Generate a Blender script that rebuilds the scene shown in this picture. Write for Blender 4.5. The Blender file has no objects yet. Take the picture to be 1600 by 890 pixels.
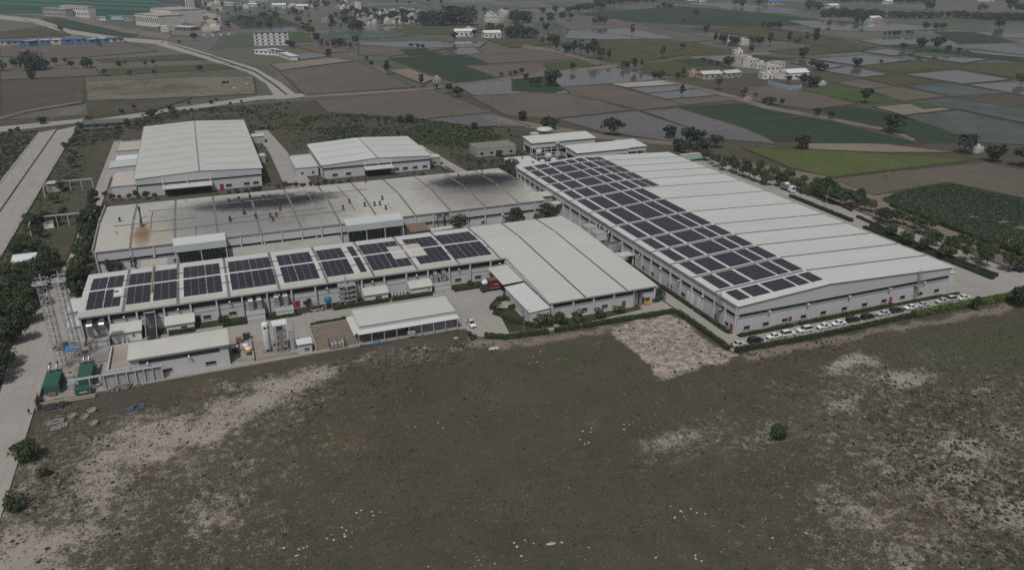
import bpy, math, random
import numpy as np
from math import sin, cos, pi, radians, sqrt, atan2
random.seed(7); RNG = np.random.default_rng(11)
SC = bpy.context.scene
COL = SC.collection
# ---------------------------------------------------------------- camera
CAM_H, F_PX, PITCH, YAW = 100.0, 1217.345, radians(22.932), radians(21.517)
cam_d = bpy.data.cameras.new('camera'); cam = bpy.data.objects.new('camera', cam_d); COL.objects.link(cam)
cam.location = (0, 0, CAM_H); cam.rotation_euler = (pi/2 - PITCH, 0, -YAW)
cam_d.sensor_width = 36; cam_d.lens = 36*F_PX/1600; cam_d.clip_start = 1; cam_d.clip_end = 30000
SC.camera = cam
# ---------------------------------------------------------------- sky, sun, exposure
TO_SUN = np.array([-.32, -.46, .83]); TO_SUN /= np.linalg.norm(TO_SUN)
world = bpy.data.worlds.new('World'); SC.world = world; world.use_nodes = True
wn = world.node_tree.nodes; wl = world.node_tree.links
sky = wn.new('ShaderNodeTexSky'); sky.sky_type = 'NISHITA'; sky.sun_disc = False
sky.sun_elevation = math.asin(TO_SUN[2]); sky.sun_rotation = atan2(TO_SUN[0], TO_SUN[1])
sky.air_density = 1.0; sky.dust_density = 4.0; sky.ozone_density = 1.0
bw = wn.new('ShaderNodeRGBToBW'); wl.new(sky.outputs[0], bw.inputs[0]); veil = wn.new('ShaderNodeMix'); veil.data_type = 'RGBA'; veil.inputs[0].default_value = .72   # thin white cloud veil
wl.new(sky.outputs[0], veil.inputs[6]); wl.new(bw.outputs[0], veil.inputs[7]); wl.new(veil.outputs[2], wn['Background'].inputs[0]); wn['Background'].inputs[1].default_value = 0.08
sun_d = bpy.data.lights.new('sun', 'SUN'); sun_d.energy = 3.2; sun_d.angle = radians(1.2); sun_d.color = (1, .975, .935)
sun = bpy.data.objects.new('sun', sun_d); COL.objects.link(sun); sun.location = (0, 0, 300)
from mathutils import Vector
sun.rotation_euler = Vector(TO_SUN).to_track_quat('Z', 'Y').to_euler()
SC.view_settings.view_transform = 'Standard'; SC.view_settings.look = 'None'
SC.view_settings.exposure = -0.4; SC.view_settings.gamma = 1; SC.view_settings.use_curve_mapping = False
SC.cycles.max_bounces = 5; SC.cycles.diffuse_bounces = 2; SC.cycles.glossy_bounces = 2; SC.cycles.transmission_bounces = 2
SC.cycles.volume_bounces = 1; SC.cycles.transparent_max_bounces = 4; SC.cycles.use_denoising = False; SC.cycles.use_adaptive_sampling = False
SC.cycles.sample_clamp_direct = 6; SC.cycles.sample_clamp_indirect = 3; SC.cycles.caustics_reflective = False; SC.cycles.caustics_refractive = False
# ---------------------------------------------------------------- ground survey: a place in the photograph -> a point of the place
_fw = np.array([sin(YAW)*cos(PITCH), cos(YAW)*cos(PITCH), -sin(PITCH)])
_rt = np.array([cos(YAW), -sin(YAW), 0.]); _up = np.cross(_rt, _fw)
def G(u, v, z=0.):
    d = _fw*F_PX + _rt*(u-800) - _up*(v-445); t = (z-CAM_H)/d[2]
    return (d[0]*t, d[1]*t, z)
# ---------------------------------------------------------------- mesh helper
class MB:
    def __init__(s): s.v = []; s.f = []; s.m = []
    def add(s, vs, fs, m=0):
        b = len(s.v); s.v += [tuple(p) for p in vs]
        for f in fs: s.f.append([b+i for i in f]); s.m.append(m)
        return s
    def box(s, x0, x1, y0, y1, z0, z1, m=0):
        return s.add([(x0,y0,z0),(x1,y0,z0),(x1,y1,z0),(x0,y1,z0),(x0,y0,z1),(x1,y0,z1),(x1,y1,z1),(x0,y1,z1)],
            [(0,3,2,1),(4,5,6,7),(0,1,5,4),(1,2,6,5),(2,3,7,6),(3,0,4,7)], m)
    def slab(s, quad, t, m=0):            # a thin plate: four corners of its top, thickness downward
        q = [tuple(p) for p in quad]; n = len(q); lo = [(p[0], p[1], p[2]-t) for p in q]
        return s.add(q+lo, [tuple(range(n)), tuple(range(2*n-1, n-1, -1))] + [(i, i+n, (i+1) % n+n, (i+1) % n) for i in range(n)], m)
    def prism(s, poly, z0, z1, m=0):
        n = len(poly); a = 0
        for i in range(n): a += poly[i][0]*poly[(i+1) % n][1]-poly[(i+1) % n][0]*poly[i][1]
        if a < 0: poly = poly[::-1]
        return s.add([(p[0],p[1],z0) for p in poly]+[(p[0],p[1],z1) for p in poly],
            [tuple(range(n-1,-1,-1)), tuple(range(n, 2*n))] + [(i,(i+1) % n,(i+1) % n+n,i+n) for i in range(n)], m)
    def tube(s, p, q, r, n=6, r2=None, m=0, cap=True):
        p = np.array(p, float); q = np.array(q, float); d = q-p; L = np.linalg.norm(d)
        if L < 1e-6: return s
        d /= L; a = np.array([0,0,1.]) if abs(d[2]) < .9 else np.array([1.,0,0]); x = np.cross(d, a); x /= np.linalg.norm(x); y = np.cross(d, x)
        r2 = r if r2 is None else r2; vs = []
        for k in range(n): t = 2*pi*k/n; vs.append(p+(x*cos(t)+y*sin(t))*r)
        for k in range(n): t = 2*pi*k/n; vs.append(q+(x*cos(t)+y*sin(t))*r2)
        fs = [(k,k+n,(k+1) % n+n,(k+1) % n) for k in range(n)]
        if cap: fs += [tuple(range(n)), tuple(range(2*n-1,n-1,-1))]
        return s.add(vs, fs, m)
    def path(s, pts, r, n=6, m=0):
        for a, b in zip(pts[:-1], pts[1:]): s.tube(a, b, r, n, m=m)
        return s
    def lathe(s, c, prof, n=16, m=0):
        vs = []; k = len(prof)
        for (r, z) in prof:
            for j in range(n): t = 2*pi*j/n; vs.append((c[0]+r*cos(t), c[1]+r*sin(t), c[2]+z))
        fs = [(i*n+j, i*n+(j+1) % n, (i+1)*n+(j+1) % n, (i+1)*n+j) for i in range(k-1) for j in range(n)]
        fs += [tuple(range(n-1,-1,-1)), tuple(range((k-1)*n, k*n))]
        return s.add(vs, fs, m)
    def xf(s, fn): s.v = [tuple(fn(p)) for p in s.v]; return s
    def build(s, name, mats, parent=None, smooth=False):
        me = bpy.data.meshes.new(name)
        off = parent_origin(parent)
        vs = [(p[0]-off[0], p[1]-off[1], p[2]-off[2]) for p in s.v] if parent is not None else s.v
        me.from_pydata(vs, [], s.f)
        for m in (mats if isinstance(mats, (list, tuple)) else [mats]): me.materials.append(m)
        if any(s.m): me.polygons.foreach_set('material_index', s.m)
        if smooth: me.polygons.foreach_set('use_smooth', [True]*len(me.polygons))
        me.update()
        o = bpy.data.objects.new(name, me); COL.objects.link(o)
        if parent is not None: o.parent = parent
        return o
def parent_origin(p):
    o = np.zeros(3)
    while p is not None: o += np.array(p.location); p = p.parent
    return o
def tag(o, label, cat, group=None, kind=None):
    if label: o['label'] = label
    if cat: o['category'] = cat
    if group: o['group'] = group
    if kind: o['kind'] = kind
    return o
def thing(name, label, cat, loc=(0,0,0), group=None, rz=0.):
    o = bpy.data.objects.new(name, None); COL.objects.link(o); o.location = loc; o.rotation_euler[2] = rz
    o.empty_display_size = .5
    return tag(o, label, cat, group)
def struct(name, mb, m): o = mb.build(name, m); o['kind'] = 'structure'; return o
def copy_tree(src, parent=None):
    c = src.copy(); COL.objects.link(c); c.parent = parent
    for ch in list(src.children): copy_tree(ch, c)
    return c
def centred(mb, name, mats, label, cat, group=None, smooth=False):   # one-mesh thing with its origin at its base
    a = np.array(mb.v); c = (a[:,0].mean(), a[:,1].mean(), a[:,2].min()); mb.xf(lambda p: (p[0]-c[0], p[1]-c[1], p[2]-c[2]))
    o = mb.build(name, mats, None, smooth); o.location = c
    return tag(o, label, cat, group)
# ---------------------------------------------------------------- materials
M = {}
def srgb(r, g, b):
    f = lambda c: ((c/255+.055)/1.055)**2.4 if c > 10 else c/255/12.92
    return (f(r), f(g), f(b))
class NT:
    def __init__(s, name):
        s.mat = bpy.data.materials.new(name); s.mat.use_nodes = True; s.t = s.mat.node_tree; s.n = s.t.nodes; s.b = s.n['Principled BSDF']
        s.tc = s.n.new('ShaderNodeTexCoord'); s.geo = s.n.new('ShaderNodeNewGeometry')
    def link(s, a, b): s.t.links.new(a, b)
    def noise(s, scale, detail=4, rough=.55, vec=None, dist=0):
        n = s.n.new('ShaderNodeTexNoise'); n.inputs['Scale'].default_value = scale; n.inputs['Detail'].default_value = detail
        n.inputs['Roughness'].default_value = rough; n.inputs['Distortion'].default_value = dist
        s.link(vec if vec is not None else s.geo.outputs['Position'], n.inputs['Vector']); return n.outputs[0]
    def scalev(s, v, vec=None):
        n = s.n.new('ShaderNodeVectorMath'); n.operation = 'MULTIPLY'; n.inputs[1].default_value = v
        s.link(vec if vec is not None else s.geo.outputs['Position'], n.inputs[0]); return n.outputs[0]
    def ramp(s, fac, stops, const=False):
        n = s.n.new('ShaderNodeValToRGB'); e = n.color_ramp.elements
        while len(e) < len(stops): e.new(.5)
        for i, (p, c) in enumerate(stops):
            e[i].position = p; e[i].color = (c, c, c, 1) if not hasattr(c, '__len__') else (*c, 1)
        if const: n.color_ramp.interpolation = 'CONSTANT'
        s.link(fac, n.inputs[0]); return n.outputs[0]
    def mix(s, fac, a, b, mode='MIX'):
        n = s.n.new('ShaderNodeMix'); n.data_type = 'RGBA'; n.blend_type = mode
        for sock, val in ((n.inputs[0], fac), (n.inputs[6], a), (n.inputs[7], b)):
            if isinstance(val, (int, float)): sock.default_value = val
            elif isinstance(val, tuple): sock.default_value = (*val, 1)
            else: s.link(val, sock)
        return n.outputs[2]
    def math(s, op, a, b=0.):
        n = s.n.new('ShaderNodeMath'); n.operation = op
        for sock, val in zip(n.inputs, (a, b)):
            if isinstance(val, (int, float)): sock.default_value = val
            else: s.link(val, sock)
        return n.outputs[0]
    def attr(s, name): n = s.n.new('ShaderNodeAttribute'); n.attribute_name = name; return n
    def rand(s): n = s.n.new('ShaderNodeObjectInfo'); return n.outputs['Random']
    def out(s, col, rough=.8, metal=0., bump=None, bs=.3, bd=.05, spec=.5):
        if isinstance(col, tuple): s.b.inputs['Base Color'].default_value = (*col, 1)
        else: s.link(col, s.b.inputs['Base Color'])
        if isinstance(rough, (int, float)): s.b.inputs['Roughness'].default_value = rough
        else: s.link(rough, s.b.inputs['Roughness'])
        s.b.inputs['Metallic'].default_value = metal; s.b.inputs['Specular IOR Level'].default_value = spec
        if bump is not None:
            n = s.n.new('ShaderNodeBump'); n.inputs['Strength'].default_value = bs; n.inputs['Distance'].default_value = bd
            s.link(bump, n.inputs['Height']); s.link(n.outputs[0], s.b.inputs['Normal'])
        return s.mat
def hsvmul(c, k): return tuple(min(1., x*k) for x in c)
def paint(name, col, var=.12, scale=.35, rough=.6, metal=0., stretch=(1,1,1), dirt=None, spec=.3, rnd=.06):
    t = NT(name); v = t.scalev(stretch)
    n = t.noise(scale, 5, .6, v); n2 = t.noise(scale*9, 3, .6, v)
    c = t.mix(t.ramp(n, [(.3, 0.), (.7, 1.)]), hsvmul(col, 1-var), hsvmul(col, 1+var*.6))
    c = t.mix(t.math('MULTIPLY', n2, .35), c, hsvmul(dirt or col, .8 if dirt is None else 1.))
    if rnd:
        k = t.math('ADD', 1-rnd, t.math('MULTIPLY', t.rand(), 2*rnd)); cc = t.n.new('ShaderNodeCombineColor')
        for i in range(3): t.link(k, cc.inputs[i])
        c = t.mix(1., c, cc.outputs[0], 'MULTIPLY')
    M[name] = t.out(c, rough, metal, spec=spec); return M[name]
# building paints
paint('roof_white', (.465,.472,.452), .07, .12, .55, dirt=(.40,.39,.36), stretch=(.6,.6,1), rnd=.025)
paint('roof_bright', (.51,.53,.517), .07, .12, .5, dirt=(.44,.44,.42), stretch=(.25,2.2,1), rnd=.025)
paint('roof_cream', (.475,.475,.445), .1, .25, .6, dirt=(.36,.35,.30), rnd=.04)
paint('wall_white', (.45,.455,.47), .07, .22, .6, stretch=(1,1,.25), dirt=(.36,.35,.34), rnd=.02)
paint('fascia_white', (.42,.43,.455), .06, .2, .5, stretch=(1,1,.3), dirt=(.36,.36,.37), rnd=.02)
paint('wall_grey', (.33,.33,.34), .1, .25, .7, dirt=(.24,.23,.22))
paint('trim_grey', (.27,.265,.26), .1, .4, .55)
paint('seam_grey', (.085,.082,.078), .2, .5, .7)
paint('louvre_dark', (.045,.047,.053), .25, .6, .6)
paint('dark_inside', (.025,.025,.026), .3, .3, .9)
paint('concrete', (.30,.285,.27), .16, .12, .9, dirt=(.21,.195,.18))
paint('concrete_dark', (.19,.18,.17), .2, .2, .9, dirt=(.12,.115,.11))
paint('red_paint', (.30,.022,.03), .1, .6, .5)
paint('green_paint', (.05,.125,.112), .2, .5, .5, dirt=(.05,.11,.10))
paint('blue_paint', (.04,.19,.33), .2, .6, .5)
paint('blue_roof', (.05,.17,.36), .15, .05, .55)
paint('green_roof', (.010,.050,.032), .15, .06, .8)
paint('green_light', (.028,.10,.07), .15, .06, .8)
paint('galvanized', (.56,.56,.56), .2, .8, .3, metal=1., spec=.5)
paint('steel_grey', (.36,.365,.37), .12, .8, .5, metal=.3)
paint('tank_white', (.62,.63,.66), .05, .4, .4)
paint('blue_mark', (.02,.03,.12), .1, 1., .5)
paint('rust', (.15,.07,.035), .3, .8, .9)
paint('yellow_paint', (.42,.25,.03), .15, .8, .6)
paint('black_rubber', (.018,.018,.019), .2, 2., .7)
paint('brick_red', (.22,.12,.09), .2, .6, .9)
paint('solar_frame', (.30,.305,.315), .08, .6, .4, metal=.4)
paint('house_white', (.55,.54,.52), .12, .1, .8, dirt=(.36,.34,.31))
paint('house_cream', (.46,.41,.33), .12, .1, .8)
paint('house_grey', (.30,.29,.275), .15, .1, .9)
paint('house_pink', (.40,.30,.26), .12, .1, .9)
paint('roof_slab', (.34,.325,.30), .15, .1, .9, dirt=(.22,.21,.19))
def glass(name, col, rough=.15):
    t = NT(name); n = t.noise(.6, 2); c = t.mix(n, hsvmul(col, .6), hsvmul(col, 1.5)); M[name] = t.out(c, rough, spec=.6)
glass('window_glass', (.012,.013,.016)); glass('car_glass', (.01,.011,.013), .08)
def solar():
    t = NT('solar_cell'); n = t.noise(.4, 3); br = t.n.new('ShaderNodeTexBrick'); br.offset = 0
    t.link(t.tc.outputs['Object'], br.inputs['Vector'])
    br.inputs['Scale'].default_value = 6.; br.inputs['Mortar Size'].default_value = .02; br.inputs['Brick Width'].default_value = 1; br.inputs['Row Height'].default_value = 1
    br.inputs['Color1'].default_value = (.015,.015,.028,1); br.inputs['Color2'].default_value = (.018,.018,.033,1); br.inputs['Mortar'].default_value = (.04,.04,.055,1)
    c = t.mix(n, br.outputs[0], (.019,.018,.026)); M['solar_cell'] = t.out(c, .3, spec=.35)
solar()
# roof sheets with their own stains
def stained(name, base, spots, extra=None, var=.1):
    t = NT(name); n = t.noise(.05, 5, .6); n2 = t.noise(.9, 4, .6, t.scalev((2.2,.35,1))); nb = t.noise(.22, 4, .6)
    c = t.mix(t.ramp(n, [(.3,0.),(.7,1.)]), hsvmul(base, 1-var), hsvmul(base, 1+var))
    c = t.mix(t.math('MULTIPLY', n2, .4), c, hsvmul(base, .72))
    sep = t.n.new('ShaderNodeSeparateXYZ'); t.link(t.geo.outputs['Position'], sep.inputs[0])
    for (x, y, rx, ry, col, amt) in spots:
        dx = t.math('DIVIDE', t.math('SUBTRACT', sep.outputs[0], x), rx); dy = t.math('DIVIDE', t.math('SUBTRACT', sep.outputs[1], y), ry)
        d = t.math('SQRT', t.math('ADD', t.math('MULTIPLY', dx, dx), t.math('MULTIPLY', dy, dy)))
        d = t.math('ADD', d, t.math('MULTIPLY', t.math('SUBTRACT', t.math('ADD', t.math('MULTIPLY', n2, .5), t.math('MULTIPLY', nb, .5)), .5), .9))
        f = t.math('MULTIPLY', t.ramp(d, [(.5,1.),(.82,.5),(1.,.0)]), amt)
        c = t.mix(f, c, col)
    M[name] = t.out(c, .6, spec=.3); return M[name]
SOOT, RUST = (.022,.023,.028), (.20,.095,.045)
def g3(u, v): p = G(u, v, 8.7); return p[0], p[1]
sp = []
for (u, v, rx, ry, col, a) in ((400,334,44,34,(.15,.15,.152),.7),(427,315,30,14,SOOT,1.),(372,318,22,10,SOOT,.65),(735,296,26,34,(.19,.17,.165),.75),(752,286,26,19,(.09,.085,.085),.85),(747,282,24,14,SOOT,1.),
        (234,365,8,16,(.36,.32,.23),.5),(222,367,3.4,13,RUST,.85),(190,385,10,12,(.40,.38,.28),.4),(446,335,2,9,(.33,.27,.22),.4),(470,302,3,2,(.5,.5,.48),.5)):
    x, y = g3(u, v); sp.append((x, y, rx, ry, col, a))
stained('roof_soot', (.42,.412,.378), sp)
stained('roof_hall', (.50,.508,.495), [(-30,235,25,12,(.47,.47,.44),.5)], var=.06)
stained('roof_eave', (.43,.445,.40), [], var=.16)
paint('roof_cool', (.47,.50,.495), .06, .15, .5, dirt=(.40,.42,.41))
paint('fascia_cool', (.40,.44,.455), .05, .15, .5)
paint('roof_beige', (.44,.40,.37), .12, .2, .7, dirt=(.38,.31,.27))
paint('sheet_pink', (.47,.445,.44), .05, .3, .6); paint('sheet_buff', (.47,.44,.385), .05, .3, .6)
paint('yellow_grey', (.27,.25,.13), .1, .5, .6)
paint('rooflight', (.25,.25,.235), .15, .4, .6)
paint('stack_dark', (.055,.056,.06), .25, 2., .6, metal=.2)
paint('paver_wall', (.40,.38,.36), .08, .3, .8); paint('roof_beige2', (.30,.265,.235), .2, .35, .9, dirt=(.22,.19,.17)); paint('wall_bluegrey', (.26,.27,.31), .08, .3, .6); paint('wall_pink', (.36,.30,.27), .12, .4, .9)
paint('green_dark', (.008,.055,.042), .2, .6, .6); paint('green_grey', (.10,.135,.13), .2, .3, .7); paint('green_pale', (.25,.42,.37), .1, .3, .6); paint('wall_dark', (.13,.135,.145), .15, .3, .8)
paint('steel_pale', (.42,.42,.43), .1, .8, .5, metal=.2); paint('pallet_grey', (.27,.25,.23), .2, 1., .9); paint('red_kerb', (.24,.10,.085), .2, 1., .9)
paint('truck_top', (.13,.09,.085), .2, .6, .7); paint('letter_pink', (.50,.36,.34), .1, 1., .6); paint('wall_blue', (.30,.34,.46), .1, .1, .8); paint('blue_grey', (.12,.15,.24), .1, .1, .7); paint('green_wall', (.03,.10,.065), .2, .02, .8); paint('stone_pale', (.42,.39,.34), .2, 2., .9)
HAZE = .00013
paint('tarp_blue', (.07,.13,.26), .2, 1., .6)
paint('seam_mid', (.17,.165,.155), .15, .5, .7); paint('roof_ribbed', (.40,.375,.335), .15, .8, .7, stretch=(3,.2,1)); paint('rust_dark', (.17,.125,.10), .25, .4, .9)
# ================================================================ buildings of the plant
class Face:                               # a vertical wall: runs from a to b, out = outward normal (axis-aligned)
    def __init__(s, a, b, out):
        s.a = np.array(a, float); s.b = np.array(b, float); s.L = np.linalg.norm(s.b-s.a); s.d = (s.b-s.a)/s.L; s.o = np.array(out, float)
    def pt(s, a, d, z): p = s.a+s.d*a+s.o*d; return (p[0], p[1], z)
    def box(s, mb, a0, a1, d0, d1, z0, z1, m=0):
        p = s.pt(a0, d0, 0); q = s.pt(a1, d1, 0)
        return mb.box(min(p[0],q[0]), max(p[0],q[0]), min(p[1],q[1]), max(p[1],q[1]), z0, z1, m)
    def wallpoly(s, mb, pts, d0, d1, m=0):  # polygon in (a,z), extruded from depth d0 to d1
        n = len(pts); vs = [s.pt(a, d1, z) for a, z in pts]+[s.pt(a, d0, z) for a, z in pts]
        return mb.add(vs, [tuple(range(n)), tuple(range(2*n-1, n-1, -1))]+[(i, i+n, (i+1) % n+n, (i+1) % n) for i in range(n)], m)
def window(root, F, a, z, w=2.2, h=1.15, mat='trim_grey'):
    f = MB(); t = .11
    for (a0, a1, z0, z1) in ((a-w/2, a+w/2, z, z+t), (a-w/2, a+w/2, z+h-t, z+h), (a-w/2, a-w/2+t, z+t, z+h-t), (a+w/2-t, a+w/2, z+t, z+h-t)):
        F.box(f, a0, a1, .02, .10, z0, z1)
    fr = f.build('window', M[mat], root)
    p = MB(); n = 3
    for k in range(n):
        b0 = a-w/2+t+(w-2*t)*k/n; F.box(p, b0+.03, b0+(w-2*t)/n-.03, .01, .055, z+t, z+h-t)
    p.build('pane', M['window_glass'], fr)
    s = MB(); F.box(s, a-w/2-.08, a+w/2+.08, .02, .18, z-.09, z-.002); s.build('sill', M['trim_grey'], fr)
def door(root, F, a, w=1.1, h=2.2, mat='red_paint'):
    d = MB(); F.box(d, a-w/2, a+w/2, .02, .09, .02, h); o = d.build('door', M[mat], root)
    f = MB(); F.box(f, a-w/2-.1, a-w/2-.005, .02, .13, .02, h+.1); F.box(f, a+w/2+.005, a+w/2+.1, .02, .13, .02, h+.1); F.box(f, a-w/2-.005, a+w/2+.005, .02, .13, h+.005, h+.1)
    f.build('door_frame', M['trim_grey'], o)
def wall_lamp(root, F, a, z):
    m = MB(); F.box(m, a-.06, a+.06, .0, .95, z+.12, z+.22); F.box(m, a-.22, a+.22, .75, 1.25, z-.02, z+.3, 1); F.box(m, a-.05, a+.05, .02, .10, z-2.0, z+.1)  # arm, lamp head, and a grey strip standing in for the shadow below the lamp
    m.build('wall_lamp', [M['trim_grey'], M['tank_white']], root)
def columns(root, F, pos, z1, w=.42, d=.4, mat='wall_white'):
    for a in pos:
        m = MB(); F.box(m, a-w/2, a+w/2, .0, d, 0, z1); m.build('column', M[mat], root)
def clad_face(root, F, top, zb0, zb1, mats=('wall_white','louvre_dark','fascia_white'), proud=.1):
    """lower wall, recessed louvre band, upper cladding; top = list of (a,z) along the roof edge"""
    L = F.L
    m = MB(); F.box(m, 0, L, -.3, 0, 0, zb0); m.build('wall', M[mats[0]], root)
    m = MB(); F.box(m, .1, L-.1, -.5, -.3, zb0-.1, zb1+.1); n = int((zb1-zb0)/.22)
    for k in range(n): F.box(m, .1, L-.1, -.3, -.2, zb0+.05+k*.22, zb0+.15+k*.22)
    m.build('louvre_band', M[mats[1]], root)
    m = MB(); F.wallpoly(m, [(0, zb1), (L, zb1)]+top[::-1], -.3, proud); m.build('cladding', M[mats[2]], root)
    m = MB(); F.box(m, 0, L, 0, .16, zb0-.12, zb0+.02); m.build('band_sill', M['trim_grey'], root)
def roof_gable(root, x0, x1, y0, y1, ze, zr, axis, rpos, seams, mat, sw=.55, th=.14, over=.35, seam_mat='seam_grey', cap_mat='roof_bright', cap=.5, zl=None):
    """panels between seams on both slopes; axis 'Y' = ridge runs along y at x=rpos"""
    zl = (ze, ze) if zl is None else zl
    if axis == 'Y': lo, hi = x0-over, x1+over
    else: lo, hi = y0-over, y1+over
    def P(s, t, z): return (s, t, z) if axis == 'Y' else (t, s, z)
    for side, (e, zz) in enumerate(((lo, zl[0]), (hi, zl[1]))):
        za = zz-(zr-zz)*over/abs(rpos-e)
        for a, b in zip(seams[:-1], seams[1:]):
            a_ = a+(sw/2 if a != seams[0] else -over); b_ = b-(sw/2 if b != seams[-1] else -over)
            q = [P(e, a_, za), P(rpos, a_, zr), P(rpos, b_, zr), P(e, b_, za)]
            n = np.cross(np.array(q[1])-q[0], np.array(q[3])-q[0])
            if n[2] < 0: q = q[::-1]
            MB().slab(q, th).build('roof_panel', M[mat], root)
        for a in seams[1:-1]:
            q = [P(e, a-sw/2-.02, za-.06), P(rpos, a-sw/2-.02, zr-.06), P(rpos, a+sw/2+.02, zr-.06), P(e, a+sw/2+.02, za-.06)]
            n = np.cross(np.array(q[1])-q[0], np.array(q[3])-q[0])
            if n[2] < 0: q = q[::-1]
            MB().slab(q, .06).build('roof_seam', M[seam_mat], root)
    m = MB(); s0, s1 = seams[0]-over, seams[-1]+over; k1 = (zr-zl[0])/abs(rpos-lo)*cap; k2 = (zr-zl[1])/abs(hi-rpos)*cap
    pts = [(rpos-cap, zr-k1+.02), (rpos, zr+.07), (rpos+cap, zr-k2+.02)]
    vs = [P(s, s0, z) for s, z in pts]+[P(s, s1, z) for s, z in pts]; fs = [(0,1,4,3),(1,2,5,4)]
    if axis == 'Y': fs = [f[::-1] for f in fs]
    m.add(vs, fs); m.build('ridge_cap', M[cap_mat], root)
def gutter(root, F, z, a0=0., a1=None, d=.36, w=.32, h=.28, mat='trim_grey'):
    m = MB(); F.box(m, a0, F.L if a1 is None else a1, d, d+w, z-h, z); m.build('gutter', M[mat], root)
# solar arrays: one thing per block, its panels are rows (or cells) of framed modules
def solar_block(P, ncol, nrow, cw, rh, label, group, strip='row', per=1, z=.12):
    """P(i,j): roof point i columns across and j rows up in metres"""
    base = P(ncol*cw/2, 0); root = thing('solar_array', label, 'solar panels', base, group)
    groups = [(0, ncol, j, j+1) for j in range(nrow)] if strip == 'row' else [(c, c+1, j, min(j+per, nrow)) for c in range(ncol) for j in range(0, nrow, per)]
    for (c0, c1, r0, r1) in groups:
        m = MB(); up = np.array([0,0,1.])
        q = [np.array(P(a*cw, b*rh)) for a, b in ((c0, r0), (c1, r0), (c1, r1), (c0, r1))]
        m.slab([p+up*z for p in q], .05, 0)
        for c in range(c0, c1):
            for r_ in range(r0, r1):
                g = .06
                q = [np.array(P(a, b))+up*(z+.025) for a, b in ((c*cw+g, r_*rh+g), ((c+1)*cw-g, r_*rh+g), ((c+1)*cw-g, (r_+1)*rh-g), (c*cw+g, (r_+1)*rh-g))]
                m.slab(q, .03, 1)
        m.build('solar_panel', [M['solar_frame'], M['solar_cell']], root)
    return root
# ---------------------------------------------------------------- big solar warehouse
X0, X1, Y0, Y1, ZE, XR, ZR = 133.1, 214.36, 162.92, 330.28, 8.97, 164.86, 11.0
w1 = thing('warehouse', 'huge white gabled warehouse whose near roof slope is covered with rows of solar arrays', 'warehouse', ((X0+X1)/2, Y0, 0))
S1 = [Y0, 173.5, 185.4, 197.5, 209.5, 221.3, 237.2, 255.2, 272.5, 285.4, 297.2, 309.0, 320.6, Y1]
FS = Face((X0, Y0), (X1, Y0), (0,-1)); FW = Face((X0, Y1), (X0, Y0), (-1,0)); FE = Face((X1, Y0), (X1, Y1), (1,0)); FN = Face((X1, Y1), (X0, Y1), (0,1))
clad_face(w1, FS, [(0, ZE-.2), (XR-X0, ZR-.2), (X1-X0, ZE-.2)], 4.85, 6.05)
clad_face(w1, FW, [(0, ZE-.2), (FW.L, ZE-.2)], 4.6, 6.05, proud=.45)
clad_face(w1, FE, [(0, ZE-.2), (FE.L, ZE-.2)], 5.1, 6.05)
clad_face(w1, FN, [(0, ZE-.2), (X1-XR, ZR-.2), (FN.L, ZE-.2)], 5.1, 6.05)
roof_gable(w1, X0, X1, Y0, Y1, ZE, ZR, 'Y', XR, S1, 'roof_bright', sw=.85, over=.6)
cp = sorted(set(S1[1:-1]+[(a+b)/2 for a, b in zip(S1[:-1], S1[1:])]))
columns(w1, FW, [.25, FW.L-.25]+[Y1-y for y in cp], ZE-.25, .3, .62)
columns(w1, FS, [.2, FS.L-.2], ZE-.3, .4, .16); columns(w1, FE, [Y-Y0 for Y in cp], ZE-.3, .3, .3)
gutter(w1, FW, ZE+.0, d=.62); gutter(w1, FE, ZE+.0, d=.62)
for x in (136.8, 143.5, 150.3, 157.1, 164.5, 172.5, 180.4, 188.2, 195.7, 203., 210.): window(w1, FS, x-X0, .85)
for x in (152.2, 190.8): door(w1, FS, x-X0)
for x in (143.6, 157.5, 173.1, 188.9, 203.): wall_lamp(w1, FS, x-X0, 5.55)
for y in (215.1, 209.1, 197.7, 190.1, 172.8, 167.6, 223., 231., 245.): window(w1, FW, Y1-y, .8, w=2.6)
door(w1, FW, Y1-165.0)
for y in (216.5, 202.8, 191.9, 178.7, 229.5, 243): wall_lamp(w1, FW, Y1-y, 5.4)
for y, wd in ((186.1, 3.6), (181.0, 2.4)):
    m = MB(); FW.box(m, Y1-y-wd/2, Y1-y+wd/2, .02, .12, .02, 3.4)
    for k in range(9): FW.box(m, Y1-y-wd/2+.05, Y1-y+wd/2-.05, .12, .15, .2+k*.36, .26+k*.36)
    m.build('shutter_door', M['tank_white'], w1)
for k in range(9):                                        # condenser units and pipe boxes at the foot of the south wall
    m = MB(); FS.box(m, 13+k*1.15, 13.75+k*1.15, .08, .55, .05, .75); m.build('condenser_unit', M['steel_grey'], w1)
def cage_ladder(root, F, a, h):
    m = MB()
    for s in (-.35, .35): F.box(m, a+s-.05, a+s+.05, .75, .85, .3, h+1.4)
    for k in range(int((h+.8)/.4)): F.box(m, a-.35, a+.35, .77, .83, .5+k*.4, .55+k*.4)
    for k in range(int((h-1)/1.1)):
        z = 2.4+k*1.1; F.box(m, a-.6, a-.54, .8, 1.6, z, z+.08); F.box(m, a+.54, a+.6, .8, 1.6, z, z+.08); F.box(m, a-.6, a+.6, 1.55, 1.62, z, z+.08)
    for s in (-.6, 0, .56): F.box(m, a+s, a+s+.05, 1.56, 1.63, 2.4, h+1.2)
    F.box(m, a-.9, a+.9, .1, 1.7, h*.55, h*.55+.12); F.box(m, a-.05, a+.05, .0, .8, h-.2, h-.1)
    m.build('cage_ladder', M['steel_grey'], root)
cage_ladder(w1, FW, Y1-170.3, 9.0); cage_ladder(w1, FS, 200.2-X0, 9.0)
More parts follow.
